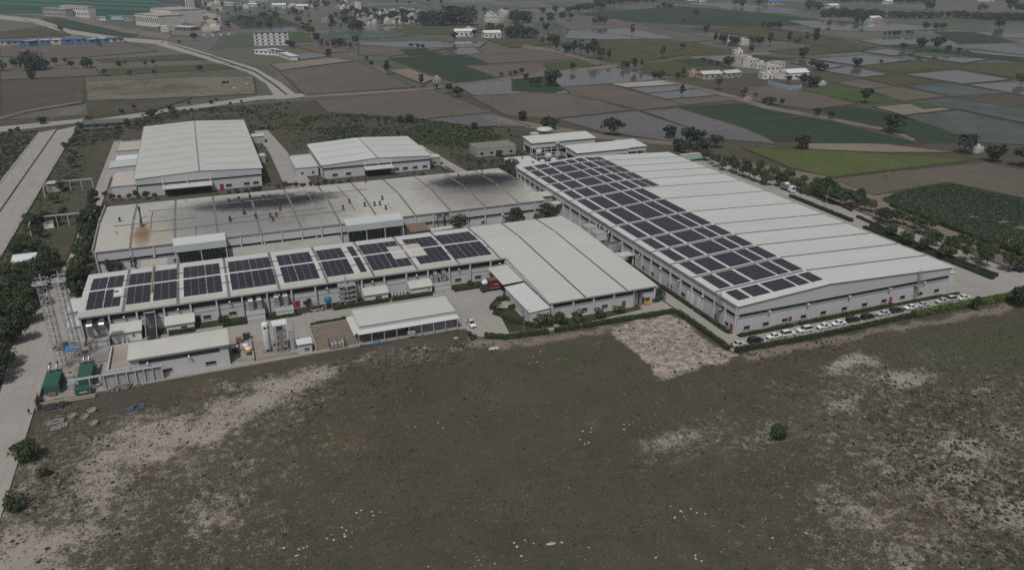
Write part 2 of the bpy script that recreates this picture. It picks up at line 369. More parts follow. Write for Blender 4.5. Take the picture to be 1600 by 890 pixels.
def w1roof(x): return ZE+(x-X0)/(XR-X0)*(ZR-ZE) if x < XR else ZE+(X1-x)/(X1-XR)*(ZR-ZE)
BL = [(134.85, 4), (140.05, 6), (147.2, 8), (156.0, 4), (160.95, 4)]
ARR = 'solar array blocks on the big warehouse roof'
for bi, (a, b) in enumerate(zip(S1[:-1], S1[1:])):
    y0 = a+(2.55 if bi == 0 else 1.0); avail = b-.95-y0 if bi < 12 else b-1.6-y0; n = max(2, int(round(avail/2.08-.1)))
    rh = min(2.15, avail/n)
    blocks = list(BL)
    if bi >= 8: blocks += [(166.2, 4), (170.75, 4)]
    for (bx, nc) in blocks:
        nth = ('first','second','third','fourth','fifth','sixth','seventh','eighth','ninth','tenth','eleventh','twelfth','thirteenth')[bi]
        spot = {134.85: 'along the west eave', 140.05: 'second from the west eave', 147.2: 'widest, mid-slope', 156.0: 'second below the ridge', 160.95: 'just below the ridge', 166.2: 'just beyond the ridge', 170.75: 'farthest beyond the ridge'}[bx]
        solar_block(lambda i, j, bx=bx, y0=y0: (bx+i, y0+j, w1roof(bx+i)), nc, n, 1.0, rh,
            f'solar array block {spot}, {nth} row from the warehouse south gable', ARR)
# loading canopy on the warehouse's west wall, door box below
F_ = FW; m = MB(); F_.box(m, Y1-224.2, Y1-220.2, .62, 6.0, 3.9, 4.15); m.build('canopy', M['roof_white'], w1)
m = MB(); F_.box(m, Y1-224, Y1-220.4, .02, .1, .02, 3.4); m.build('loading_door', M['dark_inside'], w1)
# low white annex on the far east side
m = MB().box(X1+.7, X1+9.5, 168.5, 182, 0, 3.4); m.build('annex', M['wall_white'], w1)
MB().slab([(X1+.6,168.2,3.75),(X1+9.8,168.2,3.5),(X1+9.8,182.3,3.5),(X1+.6,182.3,3.75)], .14).build('annex_roof', M['roof_bright'], w1)
# side rooms
def room(root, x0, x1, y0, y1, z0, z1, roofm='roof_cream', wallm='wall_white', win=1, name='side_room'):
    m = MB().box(x0, x1, y0, y1, 0, z0); o = m.build(name, M[wallm], root)
    MB().slab([(x0-.3,y0-.3,z0+.25),(x1+.3,y0-.3,z1+.25),(x1+.3,y1+.3,z1+.25),(x0-.3,y1+.3,z0+.25)], .22).build('roof', M[roofm], o)
    F = Face((x0,y0),(x1,y0),(0,-1)); n = max(1, int((x1-x0)/3.5))
    for k in range(n if win else 0):
        a = (x1-x0)*(k+.5)/n; m = MB(); F.box(m, a-.6, a+.6, .01, .08, 1.2, 2.2); m.build('window', M['window_glass'], o)
    return o
# ---------------------------------------------------------------- front hall with solar and its east wing
x0, x1, y0, y1, xl, yw = -40.4, 123.12, 227.58, 260.65, 87.49, 190.8
SLP, RY, RZ = .0345, 244.3, 7.68
h2 = thing('factory_hall', 'long low L-shaped white hall with solar arrays and a plain-roofed east wing', 'factory', ((x0+x1)/2, (y0+y1)/2, 0))
S2 = [x0, -29.0, -14.5, -.4, 14.0, 28.4, 42.9, 57.0, 71.0, 85.25]
def h2roof(y): return RZ-SLP*abs(y-RY)
F2S = Face((x0,y0),(xl,y0),(0,-1)); F2N = Face((x1,y1),(x0,y1),(0,1)); F2W = Face((x0,y1),(x0,y0),(-1,0)); F2E = Face((x1,yw),(x1,y1),(1,0))
FWS = Face((xl,yw),(x1,yw),(0,-1)); FWW = Face((xl,y0),(xl,yw),(-1,0))
zf = h2roof(y0); zb = h2roof(y1); zw = h2roof(yw)
clad_face(h2, F2S, [(0, zf-.2), (F2S.L, zf-.2)], 4.65, 6.5, proud=.05)  # dark louvre band drawn taller, its colour also standing for shade under the eave
clad_face(h2, F2N, [(0, zb-.2), (F2N.L, zb-.2)], 4.2, 5.1)
clad_face(h2, F2W, [(0, zb-.2), (y1-RY, RZ-.2), (F2W.L, zf-.2)], 4.6, 5.4)
clad_face(h2, FWS, [(0, zw-.2), (FWS.L, zw-.2)], 3.75, 4.95, proud=.05)
clad_face(h2, FWW, [(0, zf-.2), (FWW.L, zw-.2)], 4.1, 4.7)
clad_face(h2, F2E, [(0, zw-.2), (RY-yw, RZ-.2), (F2E.L, zb-.2)], 4.1, 4.9)
def h2panel(a, b, ya, yb, mat, name='roof_panel', dz=0., th=.14):
    q = [(a,ya,h2roof(ya)+dz),(b,ya,h2roof(ya)+dz),(b,yb,h2roof(yb)+dz),(a,yb,h2roof(yb)+dz)]
    MB().slab(q, th).build(name, M[mat], h2)
ov = .75
for a, b in zip(S2[:-1], S2[1:]):
    a_ = a+.42 if a != x0 else a-.35
    h2panel(a_, b-.42, y0-ov, RY, 'roof_hall'); h2panel(a_, b-.42, RY, y1+.35, 'roof_hall')
    h2panel(a_+.05, b-.47, y0-ov-.02, y0+2.6, 'roof_eave', 'eave_sheet', .035, .03)
for a in S2[1:]:
    h2panel(a-.45, a+.45, y0-ov-.05, RY, 'seam_mid', 'roof_seam', -.05, .08); h2panel(a-.45, a+.45, RY, y1+.35, 'seam_mid', 'roof_seam', -.05, .08)
W2 = [85.25, 98.7, 112.85, x1]
for a, b in zip(W2[:-1], W2[1:]):
    ys = yw-.5
    for (p, q, yy) in ([(a+.42, xl-.3, y0-ov), (xl-.3, b-.3, ys)] if a < xl else [(a+.3, b-.3 if b < x1 else b+.4, ys)]):
        h2panel(p, q, yy, RY, 'roof_white')
    h2panel(a+.42 if a < 90 else a+.3, b-.3 if b < x1 else b+.4, RY, y1+.35, 'roof_white')
for a in W2[1:-1]: h2panel(a-.32, a+.32, yw-.5, RY, 'seam_grey', 'roof_seam', -.05, .08); h2panel(a-.32, a+.32, RY, y1+.35, 'seam_grey', 'roof_seam', -.05, .08)
m = MB(); m.slab([(x0-.35,RY-.45,RZ+.02),(85,RY-.45,RZ+.02),(85,RY+.45,RZ+.02),(x0-.35,RY+.45,RZ+.02)], .05); m.build('ridge_cap', M['tank_white'], h2)
m = MB(); m.slab([(85.8,RY-.3,RZ+.02),(x1+.4,RY-.3,RZ+.02),(x1+.4,RY+.3,RZ+.02),(85.8,RY+.3,RZ+.02)], .05); m.build('ridge_cap', M['roof_white'], h2)
c2 = [.3]+[-32.9-x0+7.17*k for k in range(17)]+[F2S.L-.4]
columns(h2, F2S, c2, zf-.35, .45, .85); columns(h2, FWS, [x-xl for x in (87.9, 94.8, 101.6, 108.5, 115.5, 122.7)], zw-.3, .5, .45)
columns(h2, FWW, [7+7*k for k in range(5)], zw-.1, .4, .3); columns(h2, F2E, [.3]+[7*k for k in range(1, 10)], zw-.2, .4, .3)
gutter(h2, F2S, zf-.05, d=.75, h=.38); gutter(h2, FWS, zw-.04, d=.5, h=.3); gutter(h2, FWW, zw-.1, 0, FWW.L, d=.1, h=.5, mat='fascia_white')
m = MB(); F2S.box(m, .5, F2S.L-.5, .0, .1, 3.1, 3.22); m.build('pipe_rail', M['trim_grey'], h2)
for x in (-7.4, -.2, 21.5, 70.6, 77.5): window(h2, F2S, x-x0, .75)
for x, mt in ((-9.9, 'dark_inside'), (18.8, 'red_paint'), (82.2, 'red_paint')): door(h2, F2S, x-x0, 1.3, 2.3, mt)
for k in range(9): wall_lamp(h2, F2S, 3.7+7.6+14.25*k, 5.3)
for x in (98.7, 105.6, 120.4): window(h2, FWS, x-xl, .95, w=2.0)
door(h2, FWS, 112.2-xl); door(h2, FWS, 119.0-xl, 1.0, 2.3, 'dark_inside')
for y in (230, 222, 214.): window(h2, F2E, y-yw, 1.2, w=2.0)
# annex on the wing's west wall, loading canopy beside it
def lean_to(root, F, a0, a1, d0, d1, z0, z1, zr0, zr1, roofm, wallm, name='annex', over=.3, th=.15):
    m = MB(); F.box(m, a0, a1, d0, d1, z0, min(zr0, zr1)-th); o = m.build(name, M[wallm], root)
    m = MB(); m.slab([F.pt(a0-over, d0, zr0), F.pt(a0-over, d1+over, zr1), F.pt(a1+over, d1+over, zr1), F.pt(a1+over, d0, zr0)][::1], th)
    m.build('annex_roof', M[roofm], o); return o
an = lean_to(h2, FWW, y0-211.0+.2, y0-yw+.0, .12, 6.6, 0, 3, 4.2, 3.7, 'roof_bright', 'wall_white')
FA = Face((xl-6.6, 210.8), (xl-6.6, 190.8), (-1,0))
for a in (4, 15): window(an if False else h2, FA, a, 1.4, w=1.6, h=.8)
m = MB(); m.slab([(xl-7.2,226.0,4.75),(xl-7.2,211.6,4.45),(xl-.05,211.6,4.75),(xl-.05,226.0,5.05)][::-1], .22); m.build('canopy', M['roof_white'], h2)
for y in (214.5, 221.5):
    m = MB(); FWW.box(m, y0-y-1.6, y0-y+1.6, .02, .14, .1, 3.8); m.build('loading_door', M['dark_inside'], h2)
m = MB(); FWW.box(m, y0-224.5, y0-212, .3, 2.8, .0, 1.1); m.build('loading_dock', M['concrete'], h2)
room(h2, -45.4, -41.0, 240.5, 250.5, 3.4, 3.6, 'roof_cool', 'wall_white', 0); room(h2, -44.2, -41.0, 229.6, 236.0, 3.2, 3.4, 'roof_white', 'wall_white', 0)
# solar on the front hall: bays measured along its eave; (x start, columns); cut-outs where sheets lie bare
A2 = 'solar array blocks on the front hall roof'
H2A = [[(-38.95, 2, 0), (-34.4, 2, 1)], [(-28.5, 3, 0)], [(-21.3, 3, 0)], [(-12.9, 3, 0), (-6.35, 2, 0)], [(.6, 3, 0), (7.1, 3, 0)], [(15.9, 2, 0), (20.3, 3, 0)],
       [(28.9, 2, 0), (33.15, 2, 0)], [(39.4, 1, 0)], [(43.4, 3, 0), (49.9, 1, 0)], [(52.1, 2, 2)], [(59.0, 3, 3), (65.4, 2, 0)], [(70.8, 2, 0), (75.2, 2, 0), (79.6, 2, 0)]]
for bn, bay in enumerate(H2A):
    for bk, (sx, nc, cut) in enumerate(bay):
        for lo, (ya, rows, nm) in enumerate(((231.0, 6, 'lower'), (237.45, 6, 'middle'), (245.1, 5, 'upper'), (250.55, 5, 'top'))):
            ncc, sxx = nc, sx
            if cut == 1 and ya == 237.45: ncc = 1
            if cut == 2 and ya in (237.45, 245.1): continue
            if cut == 3 and ya in (237.45, 245.1): ncc, sxx = 1, sx+4.3
            solar_block(lambda i, j, sx=sxx, ya=ya: (sx+i, ya+j, h2roof(ya+j)), ncc, rows, 2.13, 1.04,
                f"solar block in {('first','second','third','fourth','fifth','sixth','seventh','eighth','ninth','tenth','eleventh','twelfth')[bn]} set from west gable of front hall, {('first','second','third')[bk]} group, {nm} row", A2, 'cell', rows, .15)
        
# bare sheets in the cut-outs
for q, mt in (((52.2,56.6,237.6,243.6),'sheet_pink'),((52.2,56.6,245.1,250.2),'sheet_pink'),((58.6,63.2,237.6,243.6),'sheet_buff'),((58.6,63.2,245.1,250.2),'sheet_buff')):
    h2panel(*q, mt, 'roof_sheet', .06, .05)
h2panel(-33.2+.9, -29.9, 239.6, 243.4, 'tank_white', 'roof_sheet', .06, .05)
m = MB(); m.box(-32,-30.9,241,241.8,h2roof(241)+.1,h2roof(241)+.35); m.build('roof_hatch', M['rust'], h2)
for ya in (237.25, 250.35):
    m = MB(); m.box(x0+1, 85, ya-.09, ya+.05, h2roof(ya)+.1, h2roof(ya)+.24); m.build('cable_tray', M['seam_grey'], h2)
m = MB(); m.box(-22.0,-21.6,237.6,261.3,h2roof(240)+.2,h2roof(240)+.5); m.build('yellow_conduit', M['yellow_grey'], h2)
# ---------------------------------------------------------------- middle hall, sooty roof
x0, x1, y0, y1, ze, ry, zr = -40.81, 124.85, 280.92, 334.94, 8.0, 307.3, 9.39
h3 = thing('factory_hall', 'long middle factory hall with soot-stained roof and dozens of small dark exhaust stacks', 'factory', ((x0+x1)/2, (y0+y1)/2, 0))
S3 = [x0]+[-29.6+14.3*k for k in range(11)]+[x1]
F3S = Face((x0,y0),(x1,y0),(0,-1)); F3N = Face((x1,y1),(x0,y1),(0,1)); F3W = Face((x0,y1),(x0,y0),(-1,0)); F3E = Face((x1,y0),(x1,y1),(1,0))
clad_face(h3, F3S, [(0, ze-.2), (F3S.L, ze-.2)], 3.4, 4.4, proud=.4); clad_face(h3, F3N, [(0, ze-.2), (F3N.L, ze-.2)], 3.4, 4.4)
clad_face(h3, F3W, [(0, ze-.2), (y1-ry, zr-.2), (F3W.L, ze-.2)], 3.4, 4.4); clad_face(h3, F3E, [(0, ze-.2), (ry-y0, zr-.2), (F3E.L, ze-.2)], 3.4, 4.4)
roof_gable(h3, x0, x1, y0, y1, ze, zr, 'X', ry, S3, 'roof_soot', sw=.85, over=.5, seam_mat='seam_mid', cap_mat='roof_soot', cap=.6)
columns(h3, F3S, [.3]+[11.2+7.15*k for k in range(22)]+[F3S.L-.3], ze-.3, .4, .75)
gutter(h3, F3S, ze-.08, d=.5); gutter(h3, F3N, ze-.08, d=.5)
m = MB(); F3W.wallpoly(m, [(-.3,7.0),(F3W.L+.3,7.0),(F3W.L+.3,8.9),(y1-ry,10.0),(-.3,8.9)], .12, .55); m.build('gable_parapet', M['trim_grey'], h3)
for k in range(8): wall_lamp(h3, F3S, 18+18.5*k, 3.9)
for k in range(10): window(h3, F3S, 25+14.3*k+(2 if k % 2 else 0), .9)
def h3roof(y): return zr-(zr-ze)*abs(y-ry)/(ry-y0)
def on3(u, v):                       # the spot on the sooty roof seen at (u,v)
    z = 8.6
    for _ in range(12): p = G(u, v, z); z = h3roof(p[1])
    return (p[0], p[1], z)
def stack(u, v, h=1.7, r=.32, bent=True, mat='stack_dark'):
    x, y, z = on3(u, v); m = MB(); m.lathe((x,y,z-.1), [(r*1.9,0),(r*1.8,.18),(r,.22),(r,h*.72),(r*1.05,h*.74),(r*1.5,h*.8),(r*1.5,h),(r*.6,h+.1)], 10)
    m.build('exhaust_stack', M[mat], h3, True)
ST = [(5,170,4,[(750,705),(885,730),(1435,590),(1495,572),(1515,594),(1565,562),(1525,655),(1440,697)]),
      (340,280,7.27,[(130,262),(240,240),(280,280),(372,235),(525,222),(592,217),(655,242),(305,400),(140,480),(435,440),(600,432),(630,474),(668,422),(712,355),(1500,272),(1425,342)]),
      (400,170,4,[(680,610),(742,606),(775,602),(790,568),(812,628)]),
      (700,240,7.415,[(120,280),(178,325),(222,290),(328,284),(392,268),(502,296)])]
for ou, ov_, s, L in ST:
    for (a, b) in L[(0 if ou != 5 else 0):]: stack((0 if ou == 5 else ou)+a/s, ov_+b/s)
for (u, v, h) in ((220,341,4.6),(222,354,3.0),(571,285,1.8),(752,262,2.6),(753,268,2.6)): stack(u, v, h, .3)
for (u, v) in ((421,347),(418,345),(452,350),(472,344),(305,358),(291,316),(656,283),(645,288),(378,312),(182,366)): stack(u, v, 1.3, .16, mat='trim_grey')
for (y, a, b) in ((293.2, -28, 46), (319.5, -25, 60), (298.4, 5, 40), (303.2, -36, -8)):
    m = MB(); m.box(a, b, y-.11, y+.11, h3roof(y)+.15, h3roof(y)+.36); m.build('roof_pipe', M['trim_grey'], h3)
for (x, a, b) in ((-23.5, 296, 318), (-8.5, 282, 293), (22.5, 284, 299.5), (35.6, 284, 330), (49.5, 292, 330), (63.5, 289, 297)):
    m = MB()
    ys = [a]+([ry] if a < ry < b else [])+[b]
    m.path([(x, y, h3roof(y)+.25) for y in ys], .13, 6); m.build('roof_pipe', M['rust' if x in (49.5,) else 'trim_grey'], h3)
# deep canopies on its south front
def front_canopy(xa, xb, label_posts=3):
    m = MB(); m.slab([(xa,276.9,8.05),(xb,276.9,8.05),(xb,283.0,8.75),(xa,283.0,8.75)], .12); c = m.build('canopy', M['roof_cool'], h3)
    m = MB(); m.box(xa, xb, 276.75, 276.9, 5.5, 8.02); m.box(xa, xa+.12, 276.9, 280.1, 5.5, 7.95); m.box(xb-.12, xb, 276.9, 280.1, 5.5, 7.95); m.build('canopy_fascia', M['fascia_cool'], c)
    for k in range(label_posts):
        x = xa+.3+(xb-xa-.6)*k/(label_posts-1); MB().box(x-.15, x+.15, 276.95, 277.25, 0, 5.5).build('canopy_post', M['wall_white'], c)
    m = MB(); m.box(xa+1, xb-1, 279.9, 280.05, .05, 3.3)
    for k in range(int((xb-xa-2)/1.2)): m.box(xa+1.1+k*1.2, xa+1.2+k*1.2, 279.84, 279.9, .05, 3.3, 1)
    m.build('glazed_front', [M['window_glass'], M['trim_grey']], c)
front_canopy(-16, 1.2); front_canopy(43.4, 65, 4)
# low annex roofs in the lane between the long halls
room(h3, -26.2, -18.6, 262.6, 276.6, 4.0, 4.0, 'roof_ribbed', 'wall_grey', 0, 'lane_annex'); room(h3, 3.2, 40.5, 268.2, 280.3, 3.2, 3.2, 'roof_slab', 'wall_grey', 0, 'lane_annex'); room(h3, 66.5, 73.5, 271, 280.2, 4.4, 4.4, 'rust_dark', 'wall_dark', 0, 'lane_annex'); room(h3, 75, 86.5, 274.2, 276.8, 2.6, 3.0, 'roof_cream', 'concrete_dark', 0, 'lane_annex')
# link roofs to the warehouse
for (a, b, c, d, z) in ((124.6,133.6,289.6,296.4,6.6),(124.9,133.6,280.4,284.0,5.7)):
    m = MB().slab([(a,c,z),(b,c,z),(b,d,z),(a,d,z)], .3); m.build('link_roof', M['roof_cream'], h3)
m = MB(); m.box(127,132.9,290.2,296,0,6.2); m.build('link_wall', M['wall_grey'], h3)
# ---------------------------------------------------------------- the two rear halls
def rear_hall(label, x0, x1, y0, y1, ze, zr, seams, zb, canopy, wins, dr, mat):
    h = thing('factory_hall', label, 'factory', ((x0+x1)/2, (y0+y1)/2, 0)); xr = (x0+x1)/2
    S = Face((x0,y0),(x1,y0),(0,-1)); W = Face((x0,y1),(x0,y0),(-1,0)); E_ = Face((x1,y0),(x1,y1),(1,0)); N = Face((x1,y1),(x0,y1),(0,1))
    gab = [(0, ze-.2), (xr-x0, zr-.2), (x1-x0, ze-.2)]
    clad_face(h, S, gab, *zb, proud=.3); clad_face(h, N, gab, *zb)
    clad_face(h, W, [(0, ze-.2), (W.L, ze-.2)], *zb); clad_face(h, E_, [(0, ze-.2), (W.L, ze-.2)], *zb)
    roof_gable(h, x0, x1, y0, y1, ze, zr, 'Y', xr, [y0, y1], mat, over=.6, cap_mat='trim_grey', cap=.45)
    for yy in seams:                   # dark roof lights stopping short of ridge and eave
        for (a, b) in ((x0+1.5, xr-2.2), (xr+2.2, x1-1.5)):
            za = ze+(zr-ze)*(1-abs(a-xr)/(xr-x0)); zb_ = ze+(zr-ze)*(1-abs(b-xr)/(xr-x0)); dz = .03
            MB().slab([(a,yy-.3,za+dz),(b,yy-.3,zb_+dz),(b,yy+.3,zb_+dz),(a,yy+.3,za+dz)], .05).build('roof_seam', M['rooflight'], h)
    gutter(h, W, ze, d=.6); gutter(h, E_, ze, d=.6)
    a, b = canopy; z = 4.6
    MB().slab([(a,y0-6,z-.35),(b,y0-6,z-.35),(b,y0-.32,z),(a,y0-.32,z)], .3).build('canopy', M['roof_white'], h)
    for k in range(3):
        x = a+.5+(b-a-1)*k/2; MB().tube((x,y0-5.3,z-.2),(x,y0-.3,ze-.4),.09,6).build('canopy_tie', M['tank_white'], h)
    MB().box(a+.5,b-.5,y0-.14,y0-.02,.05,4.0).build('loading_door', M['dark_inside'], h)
    for x in wins: window(h, S, x-x0, 1.1, w=2.6, h=1.3)
    if dr is not None: door(h, S, dr-x0, 1.6, 2.6)
    columns(h, W, [6*k for k in range(1, int(W.L/6))], ze-.3, .35, .3)
    return h, S, W, E_
h4, *_ = rear_hall('tall rear hall with wide pale gable roof, beige side rooms against its west wall', -32.1, 21.65, 374.7, 497.7, 8.57, 9.88,
    [386.7, 401.7, 416.3, 432, 447, 463, 477.5, 490], (4.9, 5.7), (-21.5, -.5), (-28.5, 6.5, 14.5, 18.5), 3.4, 'roof_white')
h5, *_ = rear_hall('smaller rear hall with low pale gable roof and a canopy over its south door', 49.94, 103.64, 375.15, 423.15, 7.1, 8.54,
    [387.8, 401.3, 415.], (4.6, 5.5), (69.5, 83.5), (55.5, 62, 86, 90.5, 95.5, 100.5), None, 'roof_bright')
room(h4, -44, -32.7, 452, 474, 5.2, 5.2, 'roof_beige'); room(h4, -44.5, -33, 436, 447, 3.6, 3.6, 'tank_white', 'tank_white')
room(h4, -46, -32.7, 417, 431, 4.6, 5.0, 'roof_cool'); room(h4, -42.5, -32.7, 379, 405, 4.8, 4.8, 'roof_beige', win=0)
room(h5, 38.5, 48.9, 384, 409, 4.4, 4.4, 'roof_cool'); room(h5, 104.4, 110.5, 381, 387, 4.4, 4.4, 'roof_white', 'wall_grey'); room(h5, 104.4, 109, 402, 412, 3.8, 3.8, 'roof_white')
room(h4, 22.4, 31, 468, 476, 4.0, 4.0, 'roof_white', 'wall_grey', 0); room(h4, 22.6, 27, 420, 426, 3.4, 3.4, 'roof_white', 'wall_grey', 0)
# ================================================================ ground, fields, roads, yards
def vnoise(x, y, s, seed=0):           # smooth value noise on arrays
    r = np.random.default_rng(seed); T = r.random((257, 257)); x = np.asarray(x)/s; y = np.asarray(y)/s
    xi = np.floor(x).astype(int); yi = np.floor(y).astype(int); fx = x-xi; fy = y-yi; fx = fx*fx*(3-2*fx); fy = fy*fy*(3-2*fy); a = lambda i, j: T[(xi+i) % 257, (yi+j) % 257]
    return (a(0,0)*(1-fx)+a(1,0)*fx)*(1-fy)+(a(0,1)*(1-fx)+a(1,1)*fx)*fy
def fbm(x, y, s, seed=0, o=4): return sum(vnoise(x, y, s/2**k, seed+k)*.5**k for k in range(o))/sum(.5**k for k in range(o))
def farmland():
    t = NT('farmland'); v = t.n.new('ShaderNodeTexVoronoi'); v.distance = 'CHEBYCHEV'; v.inputs['Scale'].default_value = .0105; v.inputs['Randomness'].default_value = .75
    rot = t.n.new('ShaderNodeVectorRotate'); rot.inputs['Angle'].default_value = .12; t.link(t.geo.outputs['Position'], rot.inputs['Vector'])
    nz = t.n.new('ShaderNodeTexNoise'); nz.inputs['Scale'].default_value = .004
    st = t.scalev((1., .55, 1.), rot.outputs[0]); t.link(st, v.inputs['Vector'])
    sep = t.n.new('ShaderNodeSeparateColor'); t.link(v.outputs['Color'], sep.inputs[0])
    c = t.ramp(sep.outputs[0], [(0,(.115,.10,.082)),(.17,(.062,.083,.048)),(.34,(.13,.115,.095)),(.48,(.038,.064,.036)),(.6,(.09,.10,.062)),(.72,(.11,.105,.10)),(.86,(.055,.075,.042))], True)
    n = t.noise(.02, 5); n2 = t.noise(.25, 4)
    c = t.mix(t.math('MULTIPLY', n, .5), c, (.085,.082,.06)); c = t.mix(t.math('MULTIPLY', n2, .5), c, (.05,.052,.036))
    v2 = t.n.new('ShaderNodeTexVoronoi'); v2.distance = 'CHEBYCHEV'; v2.feature = 'F1'; v2.inputs['Scale'].default_value = .0105; v2.inputs['Randomness'].default_value = .75
    wet = t.ramp(sep.outputs[1], [(0,.85),(.36,.85),(.37,.16),(.5,.16),(.51,.9)], True)
    M['farmland'] = t.out(c, wet, bump=n2, bs=.15, bd=.3, spec=.5)
farmland()
struct('farmland', MB().add([(-7000,-2500,-.6),(11000,-2500,-.6),(11000,12000,-.6),(-7000,12000,-.6)], [(0,1,2,3)]), M['farmland'])
# near rough ground: one sheet with its own soil, grass and scrub
PLOT = dict(bare=[(250,720,34,18,.34),(120,790,26,24,.36),(330,800,22,14,.32),(60,740,14,20,.3),(420,640,22,10,.3),(1480,720,38,26,.40),(1360,600,26,9,.36),(1420,840,24,14,.36),(1570,640,22,14,.3),(1120,690,18,7,.28),(600,560,18,5,.3),(431,597,9,5,1.),(487,581,8,4,.8),(394,624,10,5,.9),(340,650,10,4,.7),(300,669,14,4,.95),(262,661,12,4,.8),(232,684,10,4,.9),(202,717,8,5,.8),(161,755,7,6,.7),(185,735,6,5,.6),
    (56,867,9,7,.95),(105,837,8,6,.8),(20,845,6,6,.7),(337,792,8,5,.55),(300,815,8,5,.45),(380,760,6,4,.45),(345,600,6,3,.5),(150,690,5,3,.4),(240,640,8,3,.5),(120,700,6,3,.35),
    (1341,567,9,3.5,1.),(1415,590,8,4,.8),(1318,623,8,4,.6),(1396,729,6,6,.55),(1530,701,7,6,.7),(1576,802,8,7,.75),(1322,793,5,5,.55),(1405,867,5,5,.6),(1507,738,6,5,.6),(1069,692,8,3.5,.6),(1184,664,5,3,.45),(1190,655,4,3,.4),(1100,655,9,2.5,.3),
    (1540,600,9,4,.4),(1470,760,6,6,.4),(1450,820,6,6,.4),(1590,680,6,6,.5),(1450,650,6,4,.35),(1160,690,5,3,.35),(560,560,6,3,.45),(640,548,9,2,.4),(720,535,7,1.5,.5),(100,660,5,4,.4),(20,790,3,8,.6),(40,740,3,6,.5)],
  scrub=[(1437,632,14,8,1.),(1460,687,14,9,1.),(1520,650,14,9,.8),(1400,660,10,7,.8),(1540,760,12,10,.9),(1440,760,10,9,.7),(1380,620,9,5,.6),(1560,850,10,8,.8),(1230,545,20,2.5,.8),(620,560,16,5,.6),(560,590,14,6,.6),(470,640,9,5,.5),(100,740,6,8,.5),
    (640,205,70,40,.7),(820,220,60,30,.9),(560,200,60,30,.8),(470,180,50,40,.8),(430,320,60,30,.3),(150,320,10,80,1.),(60,300,20,80,1.),(130,250,14,60,1.)],
  green=[(1560,540,30,9,.9),(1500,560,22,6,.6),(960,540,20,4,.9),(900,545,20,3,.7),(1010,590,16,3,.6),(1180,600,14,5,.3),(700,210,60,30,.8),(760,225,40,20,.9),(520,200,50,25,.5),(420,600,4,6,.2),(120,650,6,4,.5)],
  rust=[(300,620,8,5,.8),(235,730,8,5,.6),(520,690,8,6,.7),(380,850,12,8,.5),(330,830,10,6,.5),(1330,600,8,4,.5),(1440,790,8,8,.7),(1180,560,6,2,.5),(700,545,8,2,.6),(870,525,12,2,.7),(480,720,10,8,.4),(1530,640,8,6,.4),(1395,830,8,6,.5)])
def field_masks(x, y):
    out = {}
    wx = x+(vnoise(x, y, 9, 3)-.5)*9; wy = y+(vnoise(x, y, 9, 4)-.5)*9
    for k, L in PLOT.items():
        a = np.zeros_like(x)
        for (u, v, rx, ry, w) in L:
            c = G(u, v); s = 1.0; d = ((wx-c[0])/(rx*s))**2+((wy-c[1])/(ry*1.35))**2; a = np.maximum(a, w*np.exp(-d*.9))
        out[k] = a
    for k, px, soft in (('gravel', [(949,513),(1000,500),(1045,489.5),(1075,508),(1110,532),(1150,552.5),(1144,560),(1040,588)], 2.2), ('verge', [(1150,551),(1300,527),(1440,501),(1590,470),(1600,480),(1440,509),(1300,537),(1165,562)], 2.0), ('verge', [(735,525),(790,531),(850,525),(975,504),(1002,500),(960,513),(850,537),(790,542),(735,538)], 2.5)):
        P = [G(*p)[:2] for p in px]; d = np.full(x.shape, 1e9); ins = np.zeros(x.shape, bool); jx = x+(vnoise(x,y,4,8)-.5)*3.5; jy = y+(vnoise(x,y,4,9)-.5)*3.5
        for (ax, ay), (bx, by) in zip(P, P[1:]+P[:1]):
            ux, uy = bx-ax, by-ay; tt = np.clip(((jx-ax)*ux+(jy-ay)*uy)/(ux*ux+uy*uy), 0, 1); d = np.minimum(d, np.hypot(jx-ax-tt*ux, jy-ay-tt*uy)); ins ^= ((ay > jy) != (by > jy)) & (jx < ux*(jy-ay)/(uy+1e-9)+ax)
        out[k] = np.maximum(out.get(k, 0), np.clip(.5+np.where(ins, d, -d)/(2*soft), 0, 1))
    return out
